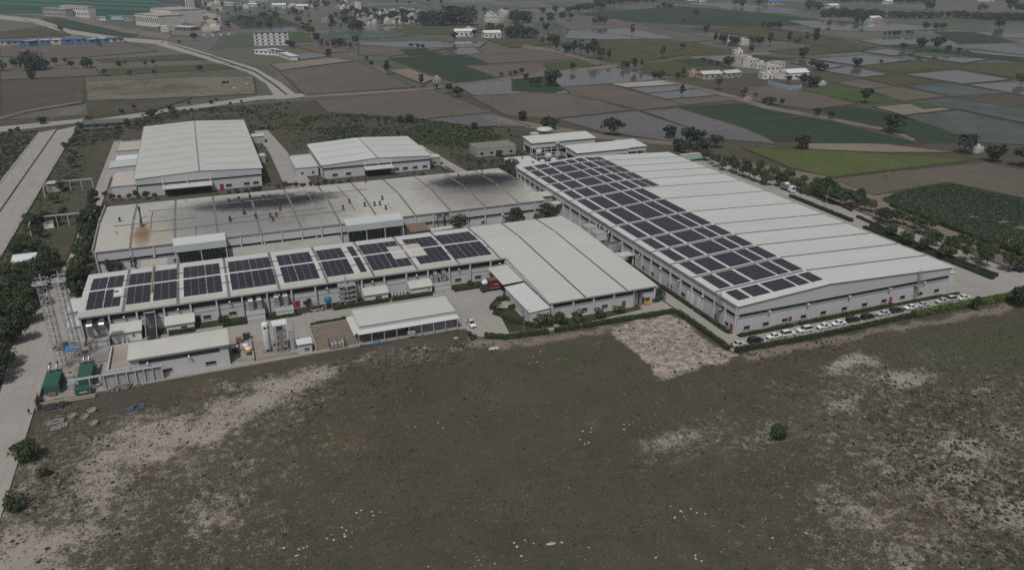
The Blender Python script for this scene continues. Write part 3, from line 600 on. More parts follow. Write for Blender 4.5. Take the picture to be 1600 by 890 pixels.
def rough_ground():
    xs = np.concatenate([np.arange(-330, -60, 5.), np.arange(-60, 260, 1.25), np.arange(260, 640, 6.)]); ys = np.concatenate([np.arange(-40, 60, 4.), np.arange(60, 262, 1.25), np.arange(262, 610, 4.)])
    X, Y = np.meshgrid(xs, ys); x, y = X.ravel(), Y.ravel(); mk = field_masks(x, y)
    z = -.42+.34*fbm(x, y, 14, 21)*np.clip((y < 195)*1.+.4, 0, 1); z = np.minimum(z, -.05)
    nx, ny = len(xs), len(ys); i = np.arange((nx-1)*(ny-1)); r, c = i//(nx-1), i % (nx-1); a = r*nx+c
    me = bpy.data.meshes.new('rough_ground'); F = np.stack([a, a+1, a+1+nx, a+nx], 1)
    me.vertices.add(len(x)); me.vertices.foreach_set('co', np.stack([x, y, z], 1).ravel())
    me.loops.add(F.size); me.loops.foreach_set('vertex_index', F.ravel()); me.polygons.add(len(F)); me.polygons.foreach_set('loop_start', np.arange(len(F))*4); me.polygons.foreach_set('loop_total', np.full(len(F), 4)); me.update(); me.validate()
    for k, v in mk.items():
        at = me.attributes.new(k, 'FLOAT', 'POINT'); at.data.foreach_set('value', v.astype(np.float32))
    me.polygons.foreach_set('use_smooth', [True]*len(F))
    t = NT('rough_ground')
    n = t.noise(.045, 6, .62); nf = t.noise(.5, 6, .72); nm = t.noise(.14, 6, .68, dist=.9); nff = t.noise(2.6, 4, .8); ns = t.noise(.5, 5, .7, t.scalev((.35,1.6,1)))
    c = t.mix(t.ramp(n, [(.35,0.),(.65,1.)]), (.064,.055,.043), (.085,.073,.057)); c = t.mix(t.ramp(nf, [(.40,0.),(.68,.7)]), c, (.056,.052,.041)); c = t.mix(t.ramp(nm, [(.52,0.),(.72,.55)]), c, (.092,.078,.062)); c = t.mix(t.ramp(ns, [(.5,0.),(.72,.5)]), c, (.100,.086,.068))
    ng = t.noise(.075, 6, .7, dist=.6); c = t.mix(t.ramp(ng, [(.45,0.),(.62,.8)]), c, (.055,.054,.033)); nr = t.noise(.06, 5, .7, t.scalev((1.,1.3,3.))); c = t.mix(t.ramp(nr, [(.56,0.),(.7,.5)]), c, (.098,.074,.050))
    def m(name, lo, hi, nz, k=1.0, amp=1.5):
        a = t.attr(name).outputs['Fac']; return t.ramp(t.math('ADD', t.math('MULTIPLY', a, k), t.math('MULTIPLY', t.math('SUBTRACT', nz, .5), amp)), [(lo, 0.), (hi, 1.)])
    c = t.mix(t.math('MULTIPLY', m('rust', .25, .95, nm), .5), c, (.112,.082,.052)); c = t.mix(t.math('MULTIPLY', m('green', .2, .9, nm), .85), c, (.058,.068,.036)); c = t.mix(t.math('MULTIPLY', m('scrub', .3, .9, nf), .7), c, (.052,.050,.034))
    mixn = t.math('ADD', t.math('MULTIPLY', nf, .38), t.math('ADD', t.math('MULTIPLY', nff, .5), t.math('MULTIPLY', nm, .12)))
    pale = t.mix(nff, (.29,.258,.226), (.43,.39,.35))
    c = t.mix(t.math('MULTIPLY', m('bare', .36, .86, mixn, 1.2, 5.3), .82), c, pale)
    c = t.mix(m('verge', .3, .7, mixn, 1.0, 2.0), c, t.mix(nf, (.15,.122,.10), (.235,.195,.165))); c = t.mix(t.math('MULTIPLY', m('gravel', .32, .6, mixn, 1.0, 1.9), .95), c, t.mix(t.ramp(nf, [(.42,0.),(.6,1.)]), (.20,.174,.152), (.41,.365,.325)))
    c = t.mix(t.ramp(nff, [(.54,0.),(.74,.5)]), c, (.140,.120,.092)); c = t.mix(t.ramp(t.noise(1.3, 6, .85), [(.55,0.),(.7,.5)]), c, (.038,.037,.027)); c = t.mix(t.ramp(t.noise(3.0, 3, .85), [(.60,0.),(.7,.55)]), c, (.25,.22,.18))
    M['rough_ground'] = t.out(c, .95, bump=t.math('ADD', nff, nf), bs=.6, bd=.3, spec=.15)
    me.materials.append(M['rough_ground']); o = bpy.data.objects.new('rough_ground', me); COL.objects.link(o); o['kind'] = 'structure'
rough_ground()
# field and soil materials
def soil(name, a, b, s=.06, rough=.95, furrow=None, spec=.15, fine=1.2, wet=None):
    a, b = hsvmul(a, .88), hsvmul(b, .88); t = NT(name); n = t.noise(s, 6, .65); n2 = t.noise(fine, 5, .75); n3 = t.noise(.011, 4, .6, dist=1.2); c = t.mix(t.ramp(n, [(.3,0.),(.7,1.)]), a, b); c = t.mix(t.ramp(n3, [(.42,0.),(.62,.5)]), c, hsvmul(b, 1.22)); c = t.mix(t.ramp(t.noise(.16, 5, .7), [(.5,0.),(.72,.55)]), c, hsvmul(a, .7))
    c = t.mix(t.ramp(n2, [(.4,0.),(.7,.7)]), c, hsvmul(a, .66))
    if furrow is not None:
        w = t.n.new('ShaderNodeTexWave'); w.inputs['Scale'].default_value = furrow[0]; w.inputs['Distortion'].default_value = 1.5; w.inputs['Detail'].default_value = 2
        rot = t.n.new('ShaderNodeVectorRotate'); rot.inputs['Angle'].default_value = furrow[1]; t.link(t.geo.outputs['Position'], rot.inputs['Vector']); t.link(rot.outputs[0], w.inputs['Vector'])
        c = t.mix(t.math('MULTIPLY', w.outputs['Fac'], .22), c, hsvmul(b, .6))
    r = rough if wet is None else t.ramp(n, [(.42, wet), (.6, rough)])
    M[name] = t.out(c, r, bump=n2, bs=.25, bd=.12, spec=spec)
soil('field_brown', (.122,.103,.087), (.152,.129,.109), .03, furrow=(.25,.1)); soil('field_tan', (.20,.165,.14), (.26,.215,.18), .05)
soil('field_green', (.028,.050,.030), (.038,.062,.036), .03, furrow=(.2,.1)); soil('field_bright', (.048,.082,.028), (.075,.108,.038), .04, furrow=(.3,.4))
soil('field_olive', (.066,.068,.033), (.092,.086,.042), .03); soil('field_pale', (.30,.29,.28), (.36,.35,.33), .03)
soil('field_wet', (.115,.108,.115), (.15,.14,.145), .03, rough=.6, spec=.5, wet=.25, furrow=(.15,.1)); soil('field_teal', (.050,.072,.056), (.072,.09,.07), .025, rough=.5, wet=.22, spec=.5)
soil('crop_tall', (.026,.056,.022), (.05,.092,.036), .12, fine=.9); soil('lawn', (.036,.044,.022), (.066,.068,.038), .12); soil('earth', (.16,.128,.105), (.23,.19,.16), .1); soil('earth_dark', (.075,.066,.054), (.11,.095,.078), .1)
soil('scrub_earth', (.060,.060,.040), (.10,.092,.066), .06, fine=.5)
soil('gravel', (.31,.262,.225), (.43,.37,.325), .09, fine=1.4); soil('bund_green', (.050,.055,.028), (.09,.085,.05), .1)
soil('field_lime', (.070,.098,.03), (.115,.135,.045), .03, furrow=(.3,.4))
soil('waste_ground', (.085,.077,.058), (.24,.205,.17), .028, fine=.35)
def water():
    t = NT('flood_water'); n = t.noise(.03, 4); c = t.mix(n, (.085,.08,.075), (.13,.125,.12)); b = t.noise(.8, 3); M['flood_water'] = t.out(c, .07, bump=b, bs=.02, bd=.02, spec=.5)
water()
def slabs(name, a, b, sx, sy, dirt):
    t = NT(name); br = t.n.new('ShaderNodeTexBrick'); br.offset = 0; t.link(t.geo.outputs['Position'], br.inputs['Vector'])
    br.inputs['Scale'].default_value = 1; br.inputs['Brick Width'].default_value = sx; br.inputs['Row Height'].default_value = sy; br.inputs['Mortar Size'].default_value = .05
    br.inputs['Color1'].default_value = (*a, 1); br.inputs['Color2'].default_value = (*b, 1); br.inputs['Mortar'].default_value = (*hsvmul(a, .6), 1)
    n = t.noise(.09, 6, .65); n2 = t.noise(.7, 5, .7); n3 = t.noise(.25, 4, .6, t.scalev((3., .25, 1)))
    c = t.mix(t.ramp(n, [(.45,0.),(.7,.75)]), br.outputs[0], dirt); c = t.mix(t.math('MULTIPLY', n2, .35), c, hsvmul(a, .7)); c = t.mix(t.ramp(n3, [(.55,0.),(.75,.35)]), c, hsvmul(dirt, .8))
    M[name] = t.out(c, .9, spec=.2)
slabs('road_concrete', (.325,.305,.285), (.305,.288,.272), 4.5, 6, (.26,.235,.215)); slabs('yard_concrete', (.315,.30,.28), (.30,.285,.262), 4, 4, (.25,.235,.21)); slabs('paver_pink', (.30,.262,.24), (.28,.245,.225), 3, 3, (.24,.20,.18))
slabs('lane_dirty', (.20,.19,.175), (.185,.175,.16), 4, 4, (.12,.115,.105))
def sheet(name, poly, mat, z, px=False, z0=None):
    pts = [G(*p)[:2] for p in poly] if px else poly
    return struct(name, MB().prism(pts, z-.35 if z0 is None else z0, z), M[mat])
# --- site paving
sheet('yard', [(-48,195.8),(-45.2,194.3),(20,195.4),(62,195),(63.6,189),(71,184.9),(125.2,183.3),(125.9,154.5),(236,153.2),(252,157),(252,345),(124,345),(124,262),(-41.5,262),(-48,262)], 'yard_concrete', .02)
sheet('lane', [(-40,261.2),(126,261.2),(126,280.4),(-40,280.4)], 'lane_dirty', .026)
sheet('road', [(-57.5,120),(-47.4,120),(-47.8,262),(-47.2,300),(-45.6,505),(-50.5,505),(-52.2,300),(-55.8,262),(-58.6,232),(-56.5,200)], 'road_concrete', .03)
for (a, b) in ((-94.0,-86.45),(-85.55,-76.2)): sheet('road', [(a,180),(b,180),(b,553+(b+94)*.5),(a,548+(a+94)*.5)], 'road_concrete', .03)
MB_ = MB().box(-86.4,-85.6,180,545,-.3,.14); struct('road_median', MB_, M['bund_green'])
sheet('road', [(-260,492),(-117,560),(-74,575),(-74,588),(-120,578),(-260,508)], 'road_concrete', .035)
sheet('road', [(128,190),(250,172),(405,150),(475,146),(480,151),(405,156),(250,178),(131,197)], 'road_concrete', .031, px=True)
for side in ((-95.2,-94.1),(-76.1,-75.0)):
    MB_ = MB()
    for k in range(90): y = 200+k*3.9; MB_.box(side[0]+random.uniform(-.1,.1), side[1], y, y+random.uniform(2.8,3.8), -.2, .17)
    struct('kerb', MB_, M['concrete'])
sheet('road', [(31,352),(44.5,352),(40,445),(36,505),(28,505),(31,440)], 'road_concrete', .03)
sheet('path', [(40,428),(107,430),(107,433),(40,432)], 'road_concrete', .03); sheet('path', [(113,346),(121,346),(113,431),(107,431)], 'road_concrete', .03)
sheet('path', [(-46,345),(44,345),(44,352),(-46,352)], 'paver_pink', .022)
sheet('road', [(239.8,157.5),(252,157.5),(252,345),(244,345),(241,290)], 'road_concrete', .034); sheet('road', [(234,153),(330,150),(330,163),(252,166),(234,166)], 'road_concrete', .031)
# lane edge, earth pockets and planting beds
for (q, mt, z) in (([(-44,194.6),(-34,194.6),(-34,224),(-44,226)],'paver_pink',.03), ([(20.5,196.4),(31.3,196.4),(31.3,213.2),(20.5,212.4)],'earth',.03), ([(1.5,196.5),(12,196.5),(12,208.5),(1.5,208.5)],'paver_pink',.03),
    ([(-40,222.6),(86,222.6),(86,227.1),(-40,227.1)],'lawn',.05), ([(88.5,184.6),(88.5,190),(117,190),(117,187.5)],'lawn',.05), ([(73,187.2),(86.9,186),(86.9,190.2),(80.4,190.4),(80.4,203),(75.5,204.5),(72.6,201),(74.5,198)],'lawn',.05),
    ([(126.0,183.3),(126.6,183.3),(126.6,330),(126,330)],'lawn',.04), ([(131.0,163.5),(132.9,163.5),(132.9,226),(131,226)],'lawn',.05), ([(132.9,160.6),(212,160.6),(212,162.5),(132.9,162.5)],'lawn',.05),
    ([(-33,221.8),(-5,221.8),(-5,214.2),(-33,213.6)],'paver_pink',.028), ([(-41.5,262),(-47.5,262),(-47.5,345),(-41.5,345)],'scrub_earth',.04), ([(-41,335.4),(124,335.4),(124,344.6),(-41,344.6)],'earth_dark',.03),
    ([(-50,352.5),(-46.5,352.5),(-46.5,500),(-74,500),(-74,262),(-58.5,262),(-52.6,300),(-52.6,352)],'scrub_earth',.0), ([(-44.8,352.5),(30,352.5),(30,374),(-44.8,374)],'earth_dark',.0), ([(45,353),(113,353),(110,374.5),(45,374.5)],'earth_dark',.0),
    ([(-46,375),(-33,375),(-33,505),(-44.5,505)],'earth',.01), ([(22.5,375),(30.5,375),(30,440),(27,505),(22.5,505)],'scrub_earth',.01)):
    sheet('planting_bed' if mt in ('lawn','scrub_earth') else 'apron', q, mt, z)
sheet('park_strip', [(254,160),(330,164),(330,190),(262,330),(254,345)], 'earth', -.02)
# kerb stones of the front lane, painted red and white
kb = [[], []]
m0, m1 = MB(), MB()
for k in range(58): x = 13+k*.95; (m0 if k % 2 else m1).box(x, x+.93, 221.9+ (x-13)*.012, 222.15+(x-13)*.012, .0, .2)
struct('kerb', m0, M['red_kerb'] if 'red_kerb' in M else M['brick_red']); struct('kerb', m1, M['concrete'])
# --- fields beyond, corner points in the photograph
FIELDS = [('field_brown',[(437,111),(555,96),(648,136),(475,148)]),('field_tan',[(422,101),(520,90),(553,95),(437,110)]),('field_brown',[(492,157),(675,140),(770,175),(662,186),(512,175)]),
 ('field_wet',[(662,187),(770,176),(830,198),(740,197)]),('field_green',[(605,91),(720,86),(762,100),(725,103),(775,122),(710,128)]),('field_tan',[(607,110),(640,107),(682,122),(660,131)]),
 ('field_brown',[(725,85),(858,80),(905,93),(764,99)]),('field_brown',[(727,103),(846,99),(862,113),(848,116),(777,121)]),('field_bright',[(848,99),(910,94),(940,101),(866,112)]),
 ('flood_water',[(712,133),(800,121),(865,114),(962,106),(1040,124),(950,131),(880,136),(890,146),(740,149)]),('field_green',[(800,113),(850,113),(882,141),(862,146),(800,142)]),
 ('field_brown',[(882,136),(950,132),(1070,164),(1000,172),(935,156),(890,147)]),('field_brown',[(735,150),(846,144),(892,148),(935,157),(985,172),(865,185),(790,180)]),
 ('field_pale',[(952,131),(1040,125),(1072,131),(980,137)]),('flood_water',[(982,138),(1075,132),(1090,138),(1010,146)]),('flood_water',[(1010,147),(1090,139),(1122,149),(1042,155)]),('field_brown',[(1045,156),(1122,150),(1160,155),(1066,165)]),
 ('field_wet',[(870,186),(996,174),(1118,214),(1060,222),(940,206)]),('field_wet',[(1002,173),(1060,169),(1180,205),(1215,225),(1130,218)]),('field_green',[(1064,168),(1195,159),(1264,178),(1137,190)]),('field_green',[(1139,191),(1268,181),(1440,226),(1215,221)]),
 ('field_green',[(1282,170),(1335,166),(1412,181),(1525,222),(1445,224),(1405,206),(1300,181)]),('field_teal',[(1414,181),(1495,172),(1610,198),(1610,227),(1530,222)]),('field_brown',[(1155,136),(1225,134),(1340,162),(1267,171),(1165,155)]),
 ('field_bright',[(1250,142),(1300,130),(1407,156),(1360,161),(1340,160)]),('field_tan',[(1365,167),(1425,162),(1490,171),(1412,180)]),('field_bright',[(1425,164),(1450,162),(1470,168),(1445,171)]),
 ('field_brown',[(1302,129),(1345,124),(1400,135),(1350,139)]),('field_olive',[(1348,122),(1412,117),(1472,128),(1400,134)]),('field_brown',[(1352,140),(1400,136),(1480,150),(1412,158)]),('field_teal',[(1412,134),(1474,129),(1575,145),(1485,151)]),
 ('field_teal',[(1420,160),(1485,152),(1610,172),(1610,194),(1500,171)]),('flood_water',[(1267,92),(1355,86),(1425,94),(1345,103)]),('flood_water',[(1285,110),(1325,104),(1390,116),(1347,121)]),('flood_water',[(1235,98),(1265,93),(1320,103),(1285,109)]),
 ('flood_water',[(1412,116),(1495,110),(1582,124),(1505,131)]),('flood_water',[(1510,132),(1610,126),(1610,150),(1578,145)]),('field_olive',[(1342,103),(1465,94),(1500,100),(1497,106),(1405,115)]),('field_olive',[(1502,100),(1610,99),(1610,121),(1582,122),(1499,107)]),
 ('flood_water',[(1345,80),(1385,76),(1430,83),(1395,87)]),('flood_water',[(1420,86),(1550,92),(1505,99),(1465,93)]),('field_green',[(1380,72),(1420,70),(1500,80),(1600,92),(1600,97),(1500,86)]),('flood_water',[(1510,78),(1610,88),(1610,91),(1520,83)]),
 ('flood_water',[(1340,63),(1400,58),(1450,63),(1440,69),(1380,71)]),('field_olive',[(1200,80),(1285,71),(1370,73),(1345,79),(1250,86)]),('field_olive',[(1205,62),(1285,57),(1350,70),(1280,70)]),('field_green',[(1180,96),(1240,92),(1205,89),(1170,85)]),
 ('field_olive',[(935,64),(1000,62),(1080,84),(990,97),(940,95)]),('field_olive',[(1000,61),(1060,60),(1160,86),(1090,88)]),('field_olive',[(1010,99),(1065,95),(1150,108),(1060,120),(1005,113)]),('field_green',[(1055,94),(1100,91),(1140,103),(1080,104)]),
 ('flood_water',[(1095,90),(1140,85),(1180,97),(1150,102)]),('field_brown',[(865,37),(960,30),(1120,62),(1080,66),(1010,60),(890,46)]),('flood_water',[(890,47),(985,44),(1060,60),(940,62),(880,60)]),('field_green',[(900,22),(1060,10),(1190,20),(1330,38),(1150,42),(1000,35)]),
 ('field_olive',[(1080,45),(1200,42),(1320,62),(1200,60)]),('flood_water',[(1230,32),(1380,34),(1480,45),(1370,50),(1280,47)]),('flood_water',[(1520,50),(1610,52),(1610,60),(1540,58)]),('field_green',[(1460,50),(1520,50),(1590,66),(1500,68)]),
 ('field_lime',[(1162,231),(1262,234),(1387,240),(1530,249),(1387,266),(1300,277),(1235,262)]),('field_tan',[(1262,224),(1375,224),(1495,238),(1375,238),(1262,233)]),('field_brown',[(1303,279),(1387,269),(1537,253),(1610,268),(1610,312),(1480,285),(1365,305)]),
 ('field_bright',[(440,52),(475,50),(490,65),(445,66)]),('field_olive',[(610,45),(720,41),(800,47),(700,55),(640,53)]),('field_olive',[(755,60),(830,58),(900,66),(800,75)]),('flood_water',[(560,66),(660,64),(760,66),(750,74),(640,75),(560,70)]),('flood_water',[(700,76),(740,73),(755,83),(715,86)]),
 ('field_teal',[(495,52),(600,48),(640,56),(560,62),(500,60)]),('field_brown',[(460,72),(540,68),(560,80),(500,84)]),('flood_water',[(455,85),(505,82),(512,88),(470,93)]),('field_brown',[(560,72),(700,76),(610,88),(560,86)]),('field_green',[(625,78),(665,76),(690,86),(640,87)]),
 ('field_brown',[(0,76),(190,66),(245,80),(100,92),(0,88)]),('field_olive',[(150,93),(310,84),(360,92),(160,97)]),('field_brown',[(0,108),(150,107),(158,118),(0,125)]),('field_olive',[(160,108),(350,100),(385,106),(160,118)]),('earth_dark',[(0,126),(130,121),(132,160),(0,182)]),
 ('waste_ground',[(132,127),(300,121),(396,119),(400,146),(310,151),(135,158)]),('scrub_earth',[(134,159),(300,153),(240,172),(140,183)]),('earth',[(258,12),(300,6),(344,8),(350,45),(318,58),(268,55)]),('field_olive',[(0,50),(80,40),(110,55),(0,60)]),('field_green',[(30,30),(110,28),(220,50),(205,60),(120,48)]),
 ('field_teal',[(330,15),(430,10),(470,22),(360,26)]),('field_green',[(350,28),(420,22),(470,40),(380,45)]),('field_teal',[(560,10),(700,6),(860,12),(720,18),(600,16)]),('field_olive',[(520,25),(620,20),(640,26),(540,32)])]
nb = 0
for i, (mt, poly) in enumerate(FIELDS):
    pts = [G(*p)[:2] for p in poly]; far = np.mean([np.hypot(*p) for p in pts]); o = struct('field' if mt != 'flood_water' else 'flooded_field', MB().prism(pts, -.9, -.03+.004*(i % 9)), M[mt])
    b = MB(); wd = .5 if far < 700 else .9
    for p, q in zip(pts, pts[1:]+pts[:1]):
        p, q = np.array(p), np.array(q); L = np.linalg.norm(q-p)
        if L < 3: continue
        d = (q-p)/L; n = np.array([-d[1], d[0]]); k = max(1, int(L/25)); prev = None
        for j in range(k):
            a, c = p+d*L*j/k, p+d*L*(j+1)/k; w = wd*random.uniform(.6, 1.3); b.prism([tuple(a-n*w), tuple(c-n*w), tuple(c+n*w), tuple(a+n*w)], -.7, random.uniform(.02,.22))
    b.build('bund', M['bund_green' if i % 3 else 'scrub_earth'], o)
# tall crop beside the east road: block of canopy with rough leaf tops comes later
ROADS = [([(255,64),(300,76),(400,107),(440,130),(468,152),(432,155),(415,130),(385,112),(300,86),(245,70)],'road_concrete'),([(0,24),(60,30),(110,47),(190,59),(260,64),(245,69),(180,63),(100,51),(50,35),(0,30)],'road_concrete'),
 ([(0,16),(100,22),(200,45),(270,55),(262,62),(190,50),(90,27),(0,20)],'earth'),([(475,149),(660,138),(740,128),(800,119),(860,112),(950,102),(968,102),(962,106),(800,124),(700,136),(660,142),(475,153)],'earth'),
 ([(300,55),(330,15),(345,15),(340,45),(325,60)],'earth'),([(1042,124),(1150,150),(1200,165),(1280,180),(1400,204),(1430,218),(1425,220),(1385,204),(1270,184),(1190,169),(1140,153),(1036,127)],'earth'),([(820,70),(880,80),(940,100),(935,102),(870,84),(815,74)],'earth'),
 ([(1080,89),(1200,82),(1205,84),(1085,92)],'field_tan'),([(760,180),(880,200),(960,213),(1060,222),(1055,227),(940,217),(860,206),(755,186)],'earth'),([(0,182),(40,172),(125,158),(128,160),(40,176),(0,187)],'earth')]
for p, mt in (([(262,67.5),(330,88),(400,112),(430,132),(449,148),(447,149),(427,133),(398,113.5),(328,89.5),(262,68.5)],'bund_green'),): struct('road_median', MB().prism([G(*q)[:2] for q in p], -.6, .3), M[mt])
for p, mt in ROADS: struct('road' if mt == 'road_concrete' else 'track', MB().prism([G(*q)[:2] for q in p], -.6, .04), M[mt])
# ================================================================ yard buildings and plant
def shed(label, x0, x1, y0, y1, ze, zr, roofm='roof_cream', wallm='tank_white', wins=(), over=.35, name='shed', cat='shed', group=None, mono=True, doors=()):
    """small building: back against y1; mono pitch falls to the south"""
    o = thing(name, label, cat, ((x0+x1)/2, (y0+y1)/2, 0), group)
    m = MB(); m.add([(x0,y0,0),(x1,y0,0),(x1,y1,0),(x0,y1,0),(x0,y0,ze),(x1,y0,ze),(x1,y1,zr),(x0,y1,zr)], [(0,1,5,4),(1,2,6,5),(2,3,7,6),(3,0,4,7),(4,5,6,7)])
    m.build('wall', M[wallm], o)
    k = (zr-ze)/(y1-y0)
    MB().slab([(x0-over,y0-over,ze-k*over+.13),(x1+over,y0-over,ze-k*over+.13),(x1+over,y1,zr+.13),(x0-over,y1,zr+.13)], .12).build('roof', M[roofm], o)
    m = MB(); m.box(x0-over, x1+over, y0-over-.1, y0-over-.003, ze-k*over-.06, ze-k*over+.12); m.build('roof_trim', M['trim_grey'], o)
    F = Face((x0,y0),(x1,y0),(0,-1))
    for (a, z, w, h) in wins: window(o, F, a, z, w, h)
    for (a, w, mt) in doors: door(o, F, a, w, 2.1, mt)
    m = MB(); m.box(x0-.15, x1+.15, y0-.35, y0, 0, .12); m.build('plinth', M['concrete'], o)
    return o
shed('cream-roofed pump shed beside the twin duct hoods at the hall west end', -32.6, -25.0, 221.6, 226.3, 2.9, 3.9, wins=((5.6,1.5,.7,.5),), group=None)
shed('cream-roofed shed between the dark covered stair and a black door', -18.4, -11.0, 222.4, 226.3, 2.8, 3.8, wins=((4.6,1.1,1.7,.8),))
shed('cream-roofed shed beside the steel filter frame, window facing the lane', 38.8, 46.1, 223.0, 226.4, 2.7, 3.7, wins=((4.2,1.0,2.0,.8),))
shed('cream-roofed shed between a pump skid and the rightmost duct hoods', 53.4, 60.3, 222.9, 226.4, 2.8, 3.8, wins=((5.9,1.6,.5,.5),))
def blower(label, x0, x1, y0, y1, h, ducts, deck=0.):
    """a boxed blower house with a pair of galvanised elbow ducts rising behind it into the hall wall"""
    o = thing('blower_house', label, 'blower house', ((x0+x1)/2, (y0+y1)/2, 0), 'blower houses with twin elbow ducts along the front hall')
    m = MB(); m.box(x0, x1, y0, y1, .15, h); m.build('casing', M['wall_white'], o)
    MB().box(x0-.12, x1+.12, y0-.15, y0+(y1-y0)*.98, h+.002, h+.12).build('lid', M['wall_grey'], o)
    m = MB(); m.box(x0-.2, x1+.2, y0-.25, y0-.1, .0, .18); m.box(x0+.1, x1-.1, y0-.06, y0-.003, h*.3, h*.36); m.build('base_rail', M['trim_grey'], o)
    for dx in ducts:
        m = MB(); w = 1.35; n = 7; R = 1.1; z1 = 6.3; yc = y1-.55; prof = []
        for k in range(n+1): t = pi/2*k/n; prof.append((yc+R-R*cos(t)*1.0-.2, z1-R+R*sin(t)))
        pts = [(yc-.2, h), (yc-.2, z1-R)]+prof+[(227.5, z1)]
        top = [(y, z) for y, z in pts]; inn = [(y+1.0 if i < 3 else min(y+1.0*(1-(i-2)/n), 227.5), z-(0 if i < 3 else 1.0*(i-2)/n)) for i, (y, z) in enumerate(pts)]
        vs = []
        for (a, b) in zip(top, inn): vs += [(dx-w/2, a[0], a[1]), (dx+w/2, a[0], a[1]), (dx+w/2, b[0], b[1]), (dx-w/2, b[0], b[1])]
        for i in range(len(pts)-1):
            for j in range(4): m.add([vs[i*4+j], vs[i*4+(j+1) % 4], vs[i*4+4+(j+1) % 4], vs[i*4+4+j]], [(0,1,2,3)])
        for k in range(3): m.box(dx-w/2-.05, dx+w/2+.05, yc-.26, yc+.84, h+.5+k*1.0, h+.58+k*1.0)
        m.build('elbow_duct', M['galvanized'], o)
blower('blower house under twin elbow ducts at the west corner of the front hall', -38.4, -33.0, 219.6, 223.6, 2.3, (-37.6, -34.6))
blower('blower house under twin elbow ducts west of the white tank', 3.6, 8.7, 221.3, 224.9, 2.5, (5.2, 7.6))
blower('blower house under twin elbow ducts beside a red door', 11.9, 17.0, 221.3, 224.9, 2.3, (12.6, 15.2))
blower('blower house under twin elbow ducts near the truck yard', 61.3, 66.7, 222.6, 225.4, 2.4, (62.2, 65.0))
# twin hoods between the two long halls
def hoods():
    o = thing('duct_hood_set', 'pair of galvanised elbow ducts standing in the lane behind the front hall', 'ducts', (81, 279, 0))
    for dx in (79.8, 82.6):
        m = MB(); w = 1.9; P = [(277.0,.2),(277.0,5.6),(277.5,6.6),(278.5,7.1),(280.4,7.1)]; Q = [(279.0,.2),(279.0,4.6),(279.2,4.9),(279.6,5.1),(280.4,5.1)]
        for (a, b), (c, d) in zip(zip(P[:-1], P[1:]), zip(Q[:-1], Q[1:])):
            m.add([(dx-w/2,*a),(dx+w/2,*a),(dx+w/2,*b),(dx-w/2,*b)], [(0,1,2,3)])
            for s in (-1, 1): m.add([(dx+s*w/2,*a),(dx+s*w/2,*b),(dx+s*w/2,*d),(dx+s*w/2,*c)], [(0,1,2,3)])
        for k in range(4): m.box(dx-w/2-.06, dx+w/2+.06, 276.9, 279.1, .5+k*1.2, .6+k*1.2)
        m.build('elbow_duct', M['galvanized'], o)
hoods()
# covered stair against the hall
o = thing('covered_stair', 'dark steel covered stair climbing the front hall wall between two sheds', 'stair', (-22.3, 223, 0))
m = MB()
for k in range(22):
    y = 218.6+k*.385; z = .15+k*.25; m.box(-23.6, -21.0, y, y+.37, z, z+.14)
m.build('tread_run', M['louvre_dark'], o)
for x in (-23.75, -20.95):
    m = MB(); m.tube((x,218.4,1.2),(x,227.2,6.7),.06); m.tube((x,218.4,.1),(x,227.2,5.6),.1)
    for k in range(9): y = 218.5+k*1.05; m.tube((x,y,.1+k*.66),(x,y,1.2+k*.66),.04)
    m.build('handrail', M['steel_grey'], o)
m = MB(); m.box(-23.9,-20.8,226.0,227.4,5.7,5.85); m.build('landing', M['trim_grey'], o)
# plant room with flat terrace, open shed, kiosk
o = thing('plant_room', 'white plant room with pale roof, dark louvre strip and a walled flat terrace', 'building', (-16, 202, 0))
m = MB(); m.box(-26.3,-2.6,196.9,205.0,0,6.15); m.build('wall', M['wall_white'], o)
MB().slab([(-26.6,196.3,6.35),(-2.2,196.3,6.35),(-2.2,205.4,6.75),(-26.6,205.4,6.75)], .18).build('roof', M['roof_cream'], o)
F = Face((-26.3,196.9),(-2.6,196.9),(0,-1)); m = MB(); F.box(m, 2.2, 21.5, .01, .1, 4.35, 5.25); m.build('louvre_band', M['louvre_dark'], o)
gutter(o, F, 6.3, d=.6, w=.2)
for a in (8.2, 18.9): window(o, F, a, 1.0, 2.7, 1.0)
for a in (4.2, 14.0): wall_lamp(o, F, a, 4.7)
m = MB(); m.box(-31.4,-26.35,196.3,210.6,0,3.6); m.build('terrace_block', M['paver_wall'], o)
m = MB(); m.box(-31.6,-31.2,196.1,210.8,3.6,4.4); m.box(-31.2,-26.4,196.1,196.45,3.6,4.4); m.box(-31.2,-24.5,210.45,210.8,3.6,4.4); m.build('parapet', M['wall_white'], o)
MB().box(-31.2,-26.4,196.45,210.45,3.601,3.66).build('terrace_floor', M['roof_beige2'], o)
o = thing('open_shed', 'white open-sided shed with pale roof and a lower skirt roof, beside the yard', 'shed', (45.8, 201, 0))
MB().slab([(31.8,196.5,5.25),(59.9,196.5,5.25),(59.9,207.2,5.55),(31.8,207.2,5.55)], .14).build('roof', M['roof_white'], o)
m = MB(); m.box(32,59.7,196.75,196.9,3.9,5.1); m.box(32,32.15,196.9,206.9,3.9,5.2); m.box(59.55,59.7,196.9,206.9,3.9,5.2); m.box(32.15,59.55,206.75,206.9,3.0,5.3); m.build('clerestory_wall', M['fascia_white'], o)
MB().slab([(31.1,194.6,3.65),(60.4,194.6,3.65),(60.4,196.8,3.95),(31.1,196.8,3.95)], .12).build('skirt_roof', M['roof_bright'], o)
MB().slab([(30.0,194.6,3.65),(32.1,196.8,3.96),(32.1,207,3.96),(30.0,207,3.65)], .12).build('skirt_roof', M['roof_bright'], o)
